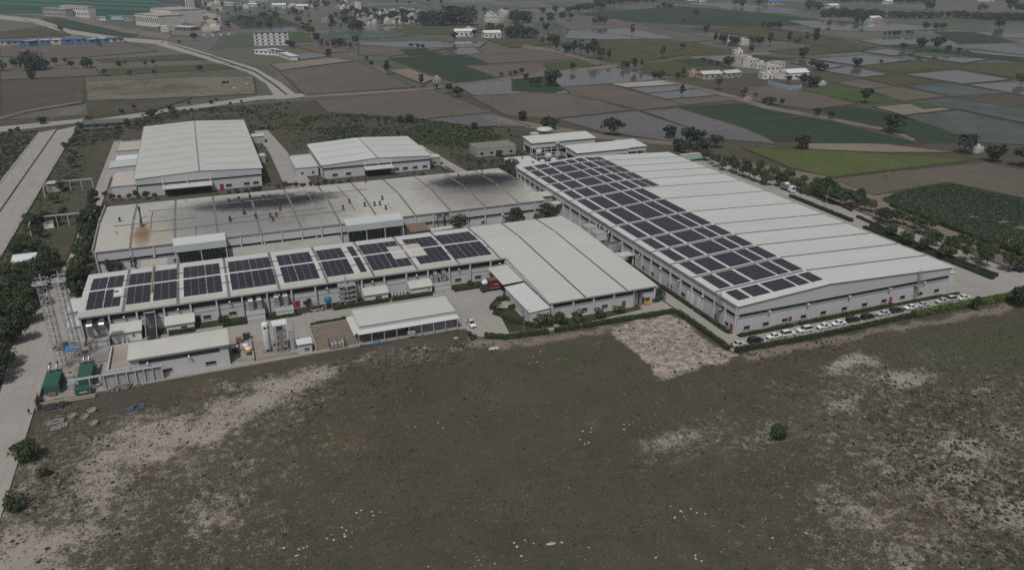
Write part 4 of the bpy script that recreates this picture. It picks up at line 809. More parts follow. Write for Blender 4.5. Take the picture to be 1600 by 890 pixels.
m = MB(); m.box(46,59.4,197.2,197.35,0,3.85); m.box(59.25,59.4,197.35,206.7,0,3.9); m.box(32.2,59.25,206.55,206.7,0,3.5); m.build('wall', M['wall_bluegrey'], o)
for k in range(9): MB().box(31.2+k*3.57, 31.35+k*3.57, 194.75, 194.9, 0, 3.6).build('post', M['wall_white'], o)
m = MB(); m.box(31.2,60,194.6,194.72,.9,1.02); m.box(31.2,60,194.6,194.72,.3,.42); m.build('rail', M['concrete'], o)
m = MB(); m.box(34,45.5,199,205,.05,1.4); m.box(36,44,200,204,1.4,2.2); m.build('stored_pallets', M['concrete_dark'], o)
shed('little white kiosk with flat white roof beside the tank compound', 15.0, 18.6, 196.0, 199.2, 2.9, 3.05, 'tank_white', 'wall_white', ((2.2,1.0,1.3,.7),), .25, 'kiosk', 'kiosk')
# liquid gas tank, vaporiser frame, drums
o = thing('gas_tank', 'tall white cylindrical gas tank with dark blue marks near its top', 'tank', (7.4, 200.6, 0))
m = MB(); m.lathe((7.4,200.6,0), [(.4,.9),(.85,1.15),(1.0,1.4),(1.0,8.3),(.9,8.75),(.5,9.05),(.1,9.12)], 24); m.build('shell', M['tank_white'], o, True)
for s in range(4):
    a = pi/4+s*pi/2; MB().tube((7.4+.85*cos(a),200.6+.85*sin(a),0),(7.4+.85*cos(a),200.6+.85*sin(a),1.5),.1).build('leg', M['steel_grey'], o)
for a0 in (-2.1, -.95):
    m = MB(); n = 5; vs = []
    for k in range(n+1): t = a0+.62*k/n; vs += [(7.4+1.02*cos(t),200.6+1.02*sin(t),7.35),(7.4+1.02*cos(t),200.6+1.02*sin(t),8.05)]
    m.add(vs, [(2*k,2*k+2,2*k+3,2*k+1) for k in range(n)]); m.build('blue_mark', M['blue_mark'], o)
m = MB(); m.path([(8.6,200.2,.3),(8.9,199.8,1.8),(8.6,200.3,2.6)], .09); m.path([(6.2,200,.3),(5.8,199.6,1.6),(6.3,200.2,2.2)], .09); m.box(8.6,9.6,199.3,200.3,.1,1.5); m.build('valve_box', M['steel_grey'], o)
o = thing('vaporiser_frame', 'braced steel frame carrying a white box, right beside the white gas tank', 'steel frame', (10.9, 199.6, 0))
m = MB(); xa, xb, ya, yb, h = 9.6, 12.4, 198.5, 200.9, 7.4
for x in (xa, xb):
    for y in (ya, yb): m.box(x-.1, x+.1, y-.1, y+.1, 0, h)
for k in range(4):
    z = .2+k*1.8
    for y in (ya, yb): m.tube((xa,y,z),(xb,y,z+1.8),.06); m.tube((xb,y,z),(xa,y,z+1.8),.06); m.tube((xa,y,z),(xb,y,z),.07)
    m.tube((xa,ya,z),(xa,yb,z),.06); m.tube((xb,ya,z),(xb,yb,z),.06)
m.build('bracing', M['steel_grey'], o)
MB().box(xa-.5,xb+.6,ya-.4,yb+.4,h+1.0,h+1.4).build('top_box', M['tank_white'], o)
m = MB(); m.box(xa+.5,xb-.5,ya+.8,yb-.5,1.2,h+.98); m.build('coil_pack', M['concrete_dark'], o)
m = MB(); m.path([(xb+2.2,199.4,0),(xb+2.2,199.4,8.8),(xb+.4,199.6,8.2)], .08); m.path([(xb+2.2,201.4,0),(xb+2.2,201.4,6.2),(xb+2.2,199.4,6.2)], .07); m.box(xb+.9,xb+1.9,199.2,200.6,.1,5.0); m.build('pipe_riser', M['wall_grey'], o)
for (u, v, lab) in ((385,548,'yellow mixing drum with a white lid, behind another drum'),(389,553,'yellow mixing drum with a white lid, in front of its twin')):
    x, y, _ = G(u, v); o = thing('mixing_drum', lab, 'drum', (x, y, 0), 'yellow drums beside the plant room')
    MB().lathe((x,y,.4), [(.5,0),(.95,.35),(1.05,.9),(1.0,1.4)], 16).build('shell', M['yellow_paint'], o, True); MB().lathe((x,y,1.8), [(1.0,0),(.9,.25),(.5,.42)], 16).build('lid', M['tank_white'], o, True)
    m = MB()
    for k in range(3): a = 2*pi*k/3; m.tube((x+.7*cos(a),y+.7*sin(a),0),(x+.6*cos(a),y+.6*sin(a),.7),.07)
    m.build('stand', M['rust'], o)
def crate(u, v, sx, sy, h, mat, label, cat='box', name='crate', group=None, lid=None):
    x, y, _ = G(u, v); o = thing(name, label, cat, (x, y, 0), group); m = MB(); m.box(x-sx/2, x+sx/2, y-sy/2, y+sy/2, .08, h); m.build('body', M[mat], o)
    m = MB(); m.box(x-sx/2-.05, x+sx/2+.05, y-sy/2-.05, y+sy/2+.05, h+.002, h+.1); m.build('lid', M[lid or mat], o)
    m = MB()
    for s in (-.35, .35): m.box(x+s*sx-.08, x+s*sx+.08, y-sy/2-.03, y+sy/2+.03, 0, .075)
    m.build('skid', M['rust'], o); return o
crate(368,551,1.6,1.4,1.9,'louvre_dark','dark control cabinet with white top beside the yellow drums',lid='tank_white',name='control_cabinet',cat='cabinet')
crate(374,535,1.6,1.0,1.5,'brick_red','small red pump skid behind the yellow drums',name='pump_skid',cat='pump'); crate(386,530,2.0,1.2,1.7,'louvre_dark','black compressor near the white gas tank',name='compressor',cat='compressor')
# low wall rows round the tank compound
for (a, b, c, d, lab) in ((3.2,3.5,196.4,209,'low pinkish wall running from the field edge past the white tank'),(4.2,14.6,196.0,196.25,'low white railing wall in front of the white tank'),(19.6,20.0,196.2,212.8,'low pinkish wall between the kiosk and the bare earth plot')):
    o = thing('low_wall', lab, 'wall', ((a+b)/2, (c+d)/2, 0)); MB().box(a, b, c, d, 0, .9).build('wall', M['wall_pink'], o); MB().box(a-.06, b+.06, c-.06, d+.06, .902, 1.0).build('coping', M['concrete'], o)
# filter frame, blue machine, pump skids along the lane
o = thing('filter_frame', 'tall cluttered steel frame of filters and pipes against the front hall', 'steel frame', (34, 225, 0))
m = MB()
for x in (31.2, 33.6, 36.2):
    for y in (223.2, 226.2): m.box(x-.09, x+.09, y-.09, y+.09, 0, 6.6)
for z in (1.6, 3.2, 4.8, 6.4):
    m.box(31.1, 36.3, 223.1, 226.3, z, z+.1)
for k in range(4):
    z = .1+k*1.6; m.tube((31.2,223.2,z),(33.6,223.2,z+1.5),.05); m.tube((36.2,223.2,z),(33.6,223.2,z+1.5),.05)
m.build('frame', M['steel_grey'], o)
for i, (x, z, r, h) in enumerate(((32.3,1.7,.7,1.3),(34.9,1.7,.75,1.4),(32.4,3.3,.6,1.2),(34.9,3.3,.55,1.3),(33.6,5.0,.7,1.2))):
    MB().lathe((x,224.7,z), [(r*.3,0),(r,.3),(r,h),(r*.4,h+.2)], 12).build('filter_vessel', M['wall_grey' if i % 2 else 'galvanized'], o, True)
m = MB(); m.path([(31.6,223.0,.2),(32.4,222.6,1.2),(33.4,222.8,.4)], .22); m.path([(34.6,223,.3),(35.8,222.6,1.0),(36.6,223,.3)], .2); m.path([(33.6,224.7,6.2),(33.6,224.7,7.9),(33.6,227,8.2)], .3, 8); m.path([(36.8,226.6,.2),(36.8,226.6,7)], .12); m.path([(37.6,226.6,.2),(37.6,226.6,6.8)], .12); m.build('pipe_loop', M['steel_grey'], o)
o = thing('blue_machine', 'bright blue hopper machine standing on legs beside the lane', 'machine', (27.6, 223.6, 0))
m = MB(); m.add([(26.3,222.6,3.0),(28.7,222.6,3.0),(28.7,224.6,3.0),(26.3,224.6,3.0),(27.1,223.2,1.5),(28,223.2,1.5),(28,224,1.5),(27.1,224,1.5)], [(0,3,2,1)[::-1],(0,1,5,4)[::-1],(1,2,6,5)[::-1],(2,3,7,6)[::-1],(3,0,4,7)[::-1],(4,5,6,7)[::-1]]); m.build('hopper', M['blue_paint'], o)
MB().box(26.5,28.5,222.8,224.4,3.0,3.5).build('cover', M['blue_paint'], o)
for s in ((26.5,222.8),(28.5,222.8),(26.5,224.4),(28.5,224.4)): MB().box(s[0]-.07,s[0]+.07,s[1]-.07,s[1]+.07,0,3.0).build('leg', M['steel_grey'], o)
def pump_skid(x, y, lab, n=3, mat='steel_grey'):
    o = thing('pump_skid', lab, 'pump', (x, y, 0)); MB().box(x-.3, x+n*1.1, y-.6, y+.9, .05, .25).build('skid', M['concrete'], o)
    for k in range(n):
        m = MB(); m.lathe((x+.2+k*1.05,y,.25), [(.3,0),(.42,.2),(.42,.9),(.2,1.1)], 10); m.tube((x+.2+k*1.05,y,1.2),(x+.2+k*1.05,y+.9,2.2),.1); m.build('pump', M[mat], o)
    m = MB(); m.tube((x-.2,y+.9,2.2),(x+n*1.05,y+.9,2.2),.12); m.box(x-.1,x+n*1.0,y+.6,y+.75,1.3,1.4); m.build('manifold', M['wall_grey'], o)
pump_skid(47.4, 223.8, 'pump skid with pipes between two cream-roofed sheds', 5); pump_skid(22.6, 223.9, 'dark pump skid beside the blue hopper machine', 3, 'louvre_dark'); pump_skid(-29.8, 226.0-7.5, 'pump skid beside the walled terrace', 2)
# --- generator corner
def genset(lab, x0, x1, y0, y1, h, exh):
    o = thing('generator_container', lab, 'generator', ((x0+x1)/2, (y0+y1)/2, 0), 'green generator containers under the chimney masts')
    MB().box(x0, x1, y0, y1, .25, h).build('casing', M['green_paint'], o)
    for k in range(int((y1-y0)/.55)): MB().box(x0-.03, x1+.03, y0+.08+k*.55, y0+.28+k*.55, h-.04, h+.07).build('roof_rib', M['green_light'], o)
    m = MB()
    for z in (.9, 1.5, 2.1): m.box(x0+.1, x1-.1, y0-.06, y0-.003, z, z+.1)
    for k in range(5): m.box(x1+.003, x1+.07, y0+.4+k*1.3, y0+1.5+k*1.3, .6, 2.4)
    m.build('louvre_door', M['green_dark'], o); MB().box(x0-.2, x1+.2, y0-.2, y1+.2, 0, .24).build('base', M['concrete'], o)
    for x in exh:
        m = MB(); m.path([(x,y1-1.2,h-.1),(x,y1-1.2,h+.9),(x+.1,y1-.4,h+1.5),(x+.15,y1+1.0,h+1.5)], .34, 10); m.build('exhaust_pipe', M['galvanized'], o)
genset('green generator container nearest the gate, exhausts feeding the taller pair of masts', -46.0, -42.6, 196.6, 204.4, 3.1, (-45.2, -43.6))
genset('green generator container behind the green fuel tank, below the second mast', -38.6, -35.4, 197.8, 206.2, 3.1, (-37.6, -36.4))
o = thing('fuel_tank', 'squat green fuel tank in front of the second generator container', 'tank', (-37.2, 194.6, 0)); m = MB(); m.box(-39.0,-35.4,193.6,195.6,.3,1.7); m.build('shell', M['green_paint'], o); MB().box(-39.1,-35.3,193.5,195.7,1.702,1.8).build('rim', M['green_light'], o)
for x in (-38.6,-35.8): MB().box(x-.15,x+.15,193.7,195.5,0,.3).build('foot', M['concrete'], o)
m = MB(); m.box(-38.0,-36.4,193.54,193.597,.85,1.05); m.build('stripe', M['tank_white'], o)
crate(75,612,1.5,1.3,1.5,'green_dark','small dark green cabinet beside the first generator container',name='switch_cabinet',cat='cabinet')
crate(83,618,1.6,.9,.7,'brick_red','low red pump lying in front of the first generator container',name='pump_skid',cat='pump'); crate(92,627,2.2,.8,.5,'louvre_dark','low dark bin by the gate wall',name='bin',cat='bin')
for k, (u, v, lab) in enumerate(((112,596,'grey cubicle between the two generator containers'),(113,606,'grey low skid between the two generator containers'),(163,600,'grey metal cabinet below the white pipe rack'))): crate(u, v, 1.7, 1.3, 1.9-.5*k*(k == 1), 'wall_grey', lab, name='electrical_cubicle', cat='cabinet')
m = MB(); x, y, _ = G(163, 560); o = thing('electrical_cubicle', 'large pale transformer cubicle behind the second generator container', 'cabinet', (x, y, 0)); MB().box(x-2,x+2,y-2,y+2,.2,2.6).build('casing', M['wall_grey'], o); MB().box(x-1.8,x+1.8,y-1.8,y+1.8,2.602,2.9).build('roof', M['concrete'], o)
def mast(lab, x, y, h):
    o = thing('chimney_mast', lab, 'mast', (x, y, 0), 'lattice chimney masts behind the generators'); w = 1.0
    C = [(x-w,y-w),(x+w,y-w),(x+w,y+w),(x-w,y+w)]
    for c in C: MB().tube((*c,0),(*c,h),.09,5).build('leg', M['steel_pale'], o)
    m = MB(); n = int(h/1.7); dz = h/n
    for k in range(n):
        z = k*dz
        for i in range(4):
            a, b = C[i], C[(i+1) % 4]; m.tube((*a,z),(*b,z),.04,4,cap=False)
            p, q = (a, b) if k % 2 else (b, a); m.tube((*p,z),(*q,z+dz),.045,4,cap=False)
    m.build('bracing', M['steel_pale'], o)
    m = MB(); m.tube((x+.1,y,1.5),(x+.1,y,h+1.6),.2,10); m.build('flue', M['steel_grey'], o)
    m = MB(); m.box(x-1.5,x+1.5,y-1.5,y+1.5,h-.9,h-.8)
    for s in (-1.5,1.5): m.tube((x-1.5,y+s,h+.2),(x+1.5,y+s,h+.2),.05,4); m.tube((x+s,y-1.5,h+.2),(x+s,y+1.5,h+.2),.05,4)
    m.build('platform', M['steel_pale'], o)
    m = MB()
    for s in (-.25,.25): m.tube((x+w+.3,y+s,0),(x+w+.3,y+s,h),.04,4)
    for k in range(int(h/.5)): m.tube((x+w+.3,y-.25,.3+k*.5),(x+w+.3,y+.25,.3+k*.5),.025,4)
    m.build('ladder', M['steel_grey'], o)
mast('tall lattice chimney mast standing beside the internal road', -43.8, 211.0, 25.0); mast('tall lattice chimney mast nearest the white plant room', -39.4, 208.8, 26.0)
m = MB(); m.tube((-43.8,211,24.6),(-39.4,208.8,24.8),.2); m.tube((-43.8,211,23.4),(-39.4,208.8,23.6),.1); m.lathe((-45.6,211.2,23.6),[(.5,0),(.7,.3),(.5,.8)],10); centred(m, 'mast_bridge', [M['galvanized']], 'thin pipe bridge joining the tops of the two lattice masts', 'pipe')
o = thing('pipe_rack', 'white pipe rack on posts running above the generators to the plant room', 'pipe rack', (-29.5, 195.2, 0))
m = MB(); m.box(-40.1,-18.8,194.95,195.35,3.7,4.1); m.build('beam', M['wall_white'], o)
for x in (-39.8,-35.6,-32.4,-29.6,-27.2,-25.2,-23.2,-21.2,-19.0): MB().box(x-.1,x+.1,195.0,195.2,0,3.7).build('post', M['wall_white'], o)
m = MB(); m.box(-33,-19,195.5,195.56,.1,3.6); 
for k in range(11): m.box(-32.9+k*1.3,-32.8+k*1.3,195.42,195.5,.1,3.6)
m.build('screen', M['wall_grey'], o)
o = thing('generator_wall', 'low pinkish wall closing the generator corner towards the field', 'wall', (-41, 192.6, 0)); MB().box(-46.4,-34.5,191.6,192.2,0,.7).build('wall', M['wall_pink'], o); MB().box(-46.5,-34.4,191.55,192.25,.702,.8).build('coping', M['paver_pink'], o)
o = thing('gate', 'dark steel gate leaf standing open at the internal road', 'gate', (-47, 193, 0)); m = MB(); m.box(-47.1,-46.95,190.6,193.8,.15,2.3); m.build('leaf', M['concrete_dark'], o)
for y in (190.4,194): MB().box(-47.2,-46.85,y-.12,y+.12,0,2.9).build('post', M['steel_grey'], o)
MB().box(-47.25,-46.85,194.2,206,0,1.3).build('boundary_wall', M['concrete'], o)
o = thing('blue_tarp_shelter', 'small blue sheet shelter on poles between the two chimney masts', 'shelter', (-41.5, 217, 0)); MB().slab([(-43.5,215.4,2.5),(-39.6,215.4,2.3),(-39.6,218.6,2.7),(-43.5,218.6,2.9)],.06).build('sheet', M['blue_roof'], o)
for c in ((-43.3,215.6),(-39.8,215.6),(-43.3,218.4),(-39.8,218.4)): MB().tube((*c,0),(*c,2.5),.05).build('pole', M['steel_grey'], o)
o = thing('roundabout_kerb', 'round raised planter ring at the bend of the internal road', 'planter', (-44.8, 224.6, 0)); MB().lathe((-44.8,224.6,0),[(3.2,0),(3.2,.3),(2.9,.3),(2.85,.12)],24).build('ring', M['concrete_dark'], o)
MB().lathe((-44.8,224.6,0),[(2.84,.1),(2.4,.3),(.8,.4)],20).build('planting', M['lawn'], o)
# scrap by the gate: pallets, rings, heap
for k, (u, v, rz_) in enumerate(((83,660,.2),(92,657,-.1),(88,668,.05),(98,664,.1),(80,640,.15),(90,637,.0))):
    x, y, _ = G(u, v); o = thing('pallet', 'weathered wooden pallet lying in the scrap by the gate wall', 'pallet', (x, y, -.05), 'pallets by the gate wall', rz_); o.rotation_euler[2] = 0
    for i in range(6): MB().box(x-1.1+i*.38, x-.86+i*.38, y-.9, y+.9, .12, .17).build('slat', M['pallet_grey' if k < 4 else 'louvre_dark'], o)
    m = MB(); m.box(x-1.1,x+1.1,y-.9,y-.78,-.05,.118); m.box(x-1.1,x+1.1,y+.78,y+.9,-.05,.118); m.build('bearer', M['pallet_grey'], o); o.rotation_euler[2] = rz_
for k, (u, v, s) in enumerate(((113,650,.95),(133,651,.9),(144,641,1.0),(147,661,.9))):
    x, y, _ = G(u, v); m = MB(); m.lathe((x,y,-.1),[(s,0),(s,.5),(s*.78,.5),(s*.75,.1)],18); centred(m, 'concrete_ring', [M['pallet_grey']], ['round concrete well ring closest to the stacked pallets','round concrete well ring between two other rings','round concrete well ring nearest the green fuel tank','broken pale concrete ring lying out in the weeds'][k], 'concrete ring', 'concrete well rings beside the pallets')
def heap(u, v, rx, ry, h, mat, lab, cat, name, n=40, s=.5):
    x, y, _ = G(u, v); m = MB(); rr = np.random.default_rng(int(u*7+v))
    for k in range(n):
        a, d = rr.random()*2*pi, sqrt(rr.random()); px, py = x+rx*d*cos(a), y+ry*d*sin(a); z = h*(1-d)-.1; q = s*rr.uniform(.4,1.2); t = rr.random()*pi
        c = [(px+q*cos(t+j*pi/2)*rr.uniform(.6,1), py+q*sin(t+j*pi/2)*rr.uniform(.6,1)) for j in range(4)]; m.prism(c, z-.15, z+q*rr.uniform(.2,.5))
    o = centred(m, name, [M[mat]], lab, cat); o['kind'] = 'stuff'; return o
heap(210,637,2.0,1.3,.2,'tarp_blue','crumpled blue plastic sheet lying in the weeds','plastic sheet','plastic_sheet',14,.7); heap(592,535,1.7,.7,.5,'blue_paint','blue plastic sheet heap beside the open shed fence','plastic sheet','plastic_sheet',14,.6)
heap(195,604,4.5,1.6,.6,'concrete_dark','heap of dark scrap below the pipe rack','scrap heap','scrap_heap',50,.6); heap(85,633,3.5,.8,.5,'louvre_dark','heap of dark boards behind the gate wall','scrap heap','scrap_heap',30,.8); heap(378,562,3.0,1.2,.5,'concrete','rubble and bags in front of the yellow drums','rubble heap','rubble_heap',40,.5)
x, y, _ = G(643,526); m = MB(); m.box(x-1,x+1,y-.7,y+.7,.5,1.5); m.box(x-1.05,x+1.05,y-.75,y+.75,1.5,1.7); 
for s in (-.8,.8): m.box(x+s-.08,x+s+.08,y-.6,y+.6,0,.5)
centred(m, 'water_box', [M['wall_grey']], 'grey box tank on legs leaning at the open shed fence', 'tank')
o = thing('scrap_cage', 'rusty mesh cage on the bare earth plot beside the open shed', 'cage', (25.6, 196.9, 0)); m = MB(); a, b, c, d = 23.4, 27.8, 195.6, 198.4
for x in (a, (a+b)/2, b):
    for y in (c, d): m.tube((x,y,0),(x,y,2.2),.07,5)
for z in (.15, 1.1, 2.2): m.path([(a,c,z),(b,c,z),(b,d,z),(a,d,z),(a,c,z)], .05, 4)
m.build('frame', M['stack_dark'], o)
for k in range(4): MB().box(a+.4+k*.95,a+1.1+k*.95,c+.5,d-.4,.1,1.0+.3*(k % 2)).build('drum', M['wall_grey'], o)
# fans and boxes hung between wing and warehouse
for k, (yc, lab) in enumerate(((246.5,'large grey air handling unit on a steel deck, closer to the link roofs'),(239.5,'large grey air handling unit on a steel deck, closer to the loading canopy'))):
    o = thing('air_handler', lab, 'air handler', (128.3, yc, 0), 'air handling units between wing and warehouse')
    m = MB(); m.box(126.2,130.4,yc-2.6,yc+2.4,4.6,6.9); m.build('casing', M['roof_cool'], o); MB().box(126.1,130.5,yc-2.7,yc+2.5,6.902,7.0).build('lid', M['wall_grey'], o)
    m = MB(); m.box(125.9,130.9,yc-3,yc+2.8,4.4,4.59)
    for x in (126.2,130.5):
        for y in (yc-2.7,yc+2.5): m.box(x-.12,x+.12,y-.12,y+.12,0,4.4)
    m.build('deck', M['steel_grey'], o)
    for y in (yc-1.4,yc+1.2): MB().path([(130.4,y,6.0),(131.6,y,6.2),(132.5,y,7.4)],.55,10).build('round_duct', M['galvanized'], o)
o = thing('pipe_bridge', 'open steel pipe bridge between the wing and the warehouse', 'pipe rack', (128.3, 231, 0)); m = MB()
for y in (229.6, 232.4):
    for x in (126.3,130.6): m.box(x-.12,x+.12,y-.12,y+.12,0,5.2)
    m.tube((124,y,5.2),(132.5,y,5.2),.12); m.tube((124,y,4.2),(132.5,y,4.2),.08)
for x in (125,127,129,131): m.tube((x,229.6,5.2),(x,232.4,5.2),.07); m.tube((x,229.6,4.2),(x+1.5,229.6,5.2),.05)
m.build('frame', M['steel_grey'], o); m = MB()
for y in (230.2,230.9,231.7): m.tube((123.4,y,5.4),(133,y,5.4),.16,8)
m.build('pipes', M['galvanized'], o)
# corner of the wing: bins, tank, drums
crate(991,474,2.2,1.6,1.5,'wall_grey','grey waste container beside the wing wall ducts',name='waste_container',cat='container'); crate(1011,476,2.0,1.2,.7,'yellow_paint','low yellow cart on the path by the wing corner',name='hand_cart',cat='cart')
x, y, _ = G(1021,472); m = MB(); m.lathe((x+1.4,y+1.0,0),[(1.5,0),(1.5,1.7),(1.2,2.0),(.4,2.2)],18); centred(m,'water_tank',[M['green_paint']],'dark green round water tank at the wing corner','tank',None,True)
o = thing('duct_pair','pair of grey exhaust ducts climbing the wing front wall','ducts',(116.4,190,0))
for x in (115.9,117.4):
    m = MB(); m.box(x-.5,x+.5,189.6,190.3,.2,4.6); m.box(x-.55,x+.55,189.5,190.75,4.0,4.9); m.build('duct', M['galvanized'], o)
# --- west strip huts and frames
shed('white-roofed lean-to hut with dark grey front among the western trees', -67.6, -61.2, 290.5, 297.5, 3.0, 4.6, 'tank_white', 'wall_dark', (), .5, 'hut', 'hut'); shed('small white meter hut beside the western steel frame', -70.6, -65.0, 399.0, 403.5, 3.8, 3.9, 'tank_white', 'wall_grey', (), .3, 'hut', 'hut')
shed('small white container hut inside the western steel frame', -66.2, -61.6, 341.2, 343.4, 2.4, 2.45, 'tank_white', 'tank_white', (), .1, 'hut', 'hut'); shed('long green-roofed shed at the far corner of the plant by the cross road', -70, -47, 549, 555, 3.2, 4.2, 'green_grey', 'wall_dark', (), .8, 'shed', 'shed')
for (x0_, x1_, y_, lab) in ((-71,-52,398,'long white goalpost frame over the scrub near the meter hut'),(-68.5,-52,342,'long white goalpost frame over the scrub near the container hut')):
    o = thing('steel_gantry', lab, 'gantry', ((x0_+x1_)/2, y_, 0)); MB().box(x0_,x1_,y_-.2,y_+.2,4.6,5.0).build('beam', M['wall_white'], o)
    for x in np.linspace(x0_+.2, x1_-.2, 5): MB().box(x-.12,x+.12,y_-.12,y_+.12,0,4.6).build('post', M['wall_white'], o)
    MB().box(x0_,x0_+.3,y_-9,y_,4.5,4.8).build('beam', M['wall_white'], o); MB().box(x0_,x0_+.25,y_-9,y_-8.75,0,4.5).build('post', M['wall_white'], o)
# --- north cluster beyond the warehouse
def block(lab, x0, x1, y0, y1, h, roofm, wallm, par=.5, nw=4, cat='building', name='outbuilding', doorx=None):
    o = thing(name, lab, cat, ((x0+x1)/2, (y0+y1)/2, 0)); MB().box(x0,x1,y0,y1,0,h).build('wall', M[wallm], o); m = MB()
    MB().box(x0+.2,x1-.2,y0+.2,y1-.2,h+.002,h+.06).build('roof', M[roofm], o)
    if par:
        m.box(x0-.1,x1+.1,y0-.1,y0+.15,h+.002,h+par); m.box(x0-.1,x1+.1,y1-.15,y1+.1,h+.002,h+par); m.box(x0-.1,x0+.15,y0+.15,y1-.15,h+.002,h+par); m.box(x1-.15,x1+.1,y0+.15,y1-.15,h+.002,h+par); m.build('parapet', M[wallm], o)
    F = Face((x0,y0),(x1,y0),(0,-1))
    for k in range(nw):
        a = (x1-x0)*(k+.5)/nw; mm = MB(); F.box(mm, a-.8, a+.8, .01, .1, 1.2, 2.4); mm.build('window', M['window_glass'], o)
    if doorx is not None: mm = MB(); F.box(mm, doorx-x0-1.6, doorx-x0+1.6, .12, .2, .02, 2.9); mm.build('door', M['dark_inside'], o)
    return o
block('old grey flat-roofed building in the scrub beyond the middle hall', 133.5, 156, 390, 402, 4.6, 'concrete_dark', 'house_grey', .5, 4, doorx=146); 
o = block('square white block with vents on its roof at the warehouse north corner', 137.5, 151, 337.5, 360, 6.2, 'roof_bright', 'wall_white', 0, 2)
for (x, y) in ((141,352),(145.5,355),(147,345)): MB().lathe((x,y,6.26),[(.5,0),(.35,.5),(.6,.6),(.2,.9)],8).build('roof_vent', M['stack_dark'], o)
def open_shed(lab, x0, x1, y0, y1, h, rise, posts, wall=.45):
    o = thing('open_shed', lab, 'shed', ((x0+x1)/2, (y0+y1)/2, 0), 'open sheds north of the warehouse')
    MB().slab([(x0-.5,y0-.6,h),(x1+.5,y0-.6,h),(x1+.5,y1+.6,h+rise),(x0-.5,y1+.6,h+rise)],.2).build('roof', M['roof_bright'], o)
    m = MB(); m.box(x0,x1,y0,y0+.2,h*(1-wall),h-.18); m.box(x0,x0+.2,y0+.2,y1,h*(1-wall),h-.1); m.box(x1-.2,x1,y0+.2,y1,h*(1-wall),h-.1); m.box(x0,x1,y1-.2,y1,0,h); m.build('wall', M['wall_white'], o)
    for x in np.linspace(x0+.2,x1-.2,posts): MB().box(x-.18,x+.18,y0,y0+.36,0,h*(1-wall)-.001).build('post', M['wall_white'], o)
    MB().box(x0+1,x1-1,y0+2.5,y1-1,.02,2.2).build('machinery', M['louvre_dark'], o)
open_shed('open white shed with high clerestory wall beyond the square white block', 163, 201, 384, 396, 6.6, 1.2, 6); open_shed('long open white shed directly behind the solar warehouse', 177, 207, 357, 371, 6.0, .8, 6); open_shed('short open white shed adjoining the long one, by the north trees', 208.5, 219.5, 360, 374, 5.6, .8, 3)
o = thing('effluent_plant','cluttered frame of small white tanks and pipes between the northern sheds','tank frame',(166,372,0)); m = MB()
for x in (158,164,170,175):
    for y in (366,374): m.box(x-.15,x+.15,y-.15,y+.15,0,7.2)
for z in (3.2,7.0): m.box(158,175,365.8,366.1,z,z+.25); m.box(158,175,373.9,374.2,z,z+.25); m.box(157.9,158.2,366.1,373.9,z,z+.25); m.box(174.8,175.1,366.1,373.9,z,z+.25)
m.build('frame', M['wall_white'], o)
for (x, y, r, h, z) in ((161,370,1.6,2.6,3.4),(167,371,1.9,3.0,.1),(171,368,1.4,4.5,.1),(160,363,1.5,2.0,.1),(166,362,1.7,2.6,.1),(172.5,371.5,1.3,2.2,7.2)): MB().lathe((x,y,z),[(r,0),(r,h),(r*.6,h+.5),(.1,h+.6)],14).build('tank', M['wall_white' if r > 1.4 else 'wall_grey'], o, True)
o = thing('water_tower','white flat water tank raised on a slim shaft behind the northern sheds','water tower',(181,408,0)); MB().lathe((181,408,0),[(1.2,0),(1.2,6.5),(4.6,7.4),(4.8,8.4),(3.4,9.0),(.4,9.2)],20).build('bowl', M['house_white'], o, True); MB().box(171,175,402,406,0,7.5).build('stair_shaft', M['wall_white'], o)
for (x, y, L_, lab) in ((229,341,14.5,'long green and white trailer parked beyond the warehouse north-east corner'),):
    o = thing('trailer', lab, 'trailer', (x+L_/2, y, 0)); MB().box(x,x+L_,y-1.3,y+1.3,1.2,3.9).build('box_body', M['green_pale'], o); MB().box(x-.05,x+L_+.05,y-1.35,y+1.35,3.902,4.02).build('roof', M['roof_beige'], o)
    for q in (1.5,2.8,10.8,12.2): MB().tube((x+q,y-1.25,.5),(x+q,y+1.25,.5),.5,12).build('wheel', M['black_rubber'], o)
    for k in range(7): MB().box(x+.4+k*2.05,x+.5+k*2.05,y-1.36,y-1.303,1.3,3.8).build('side_rib', M['tank_white'], o)
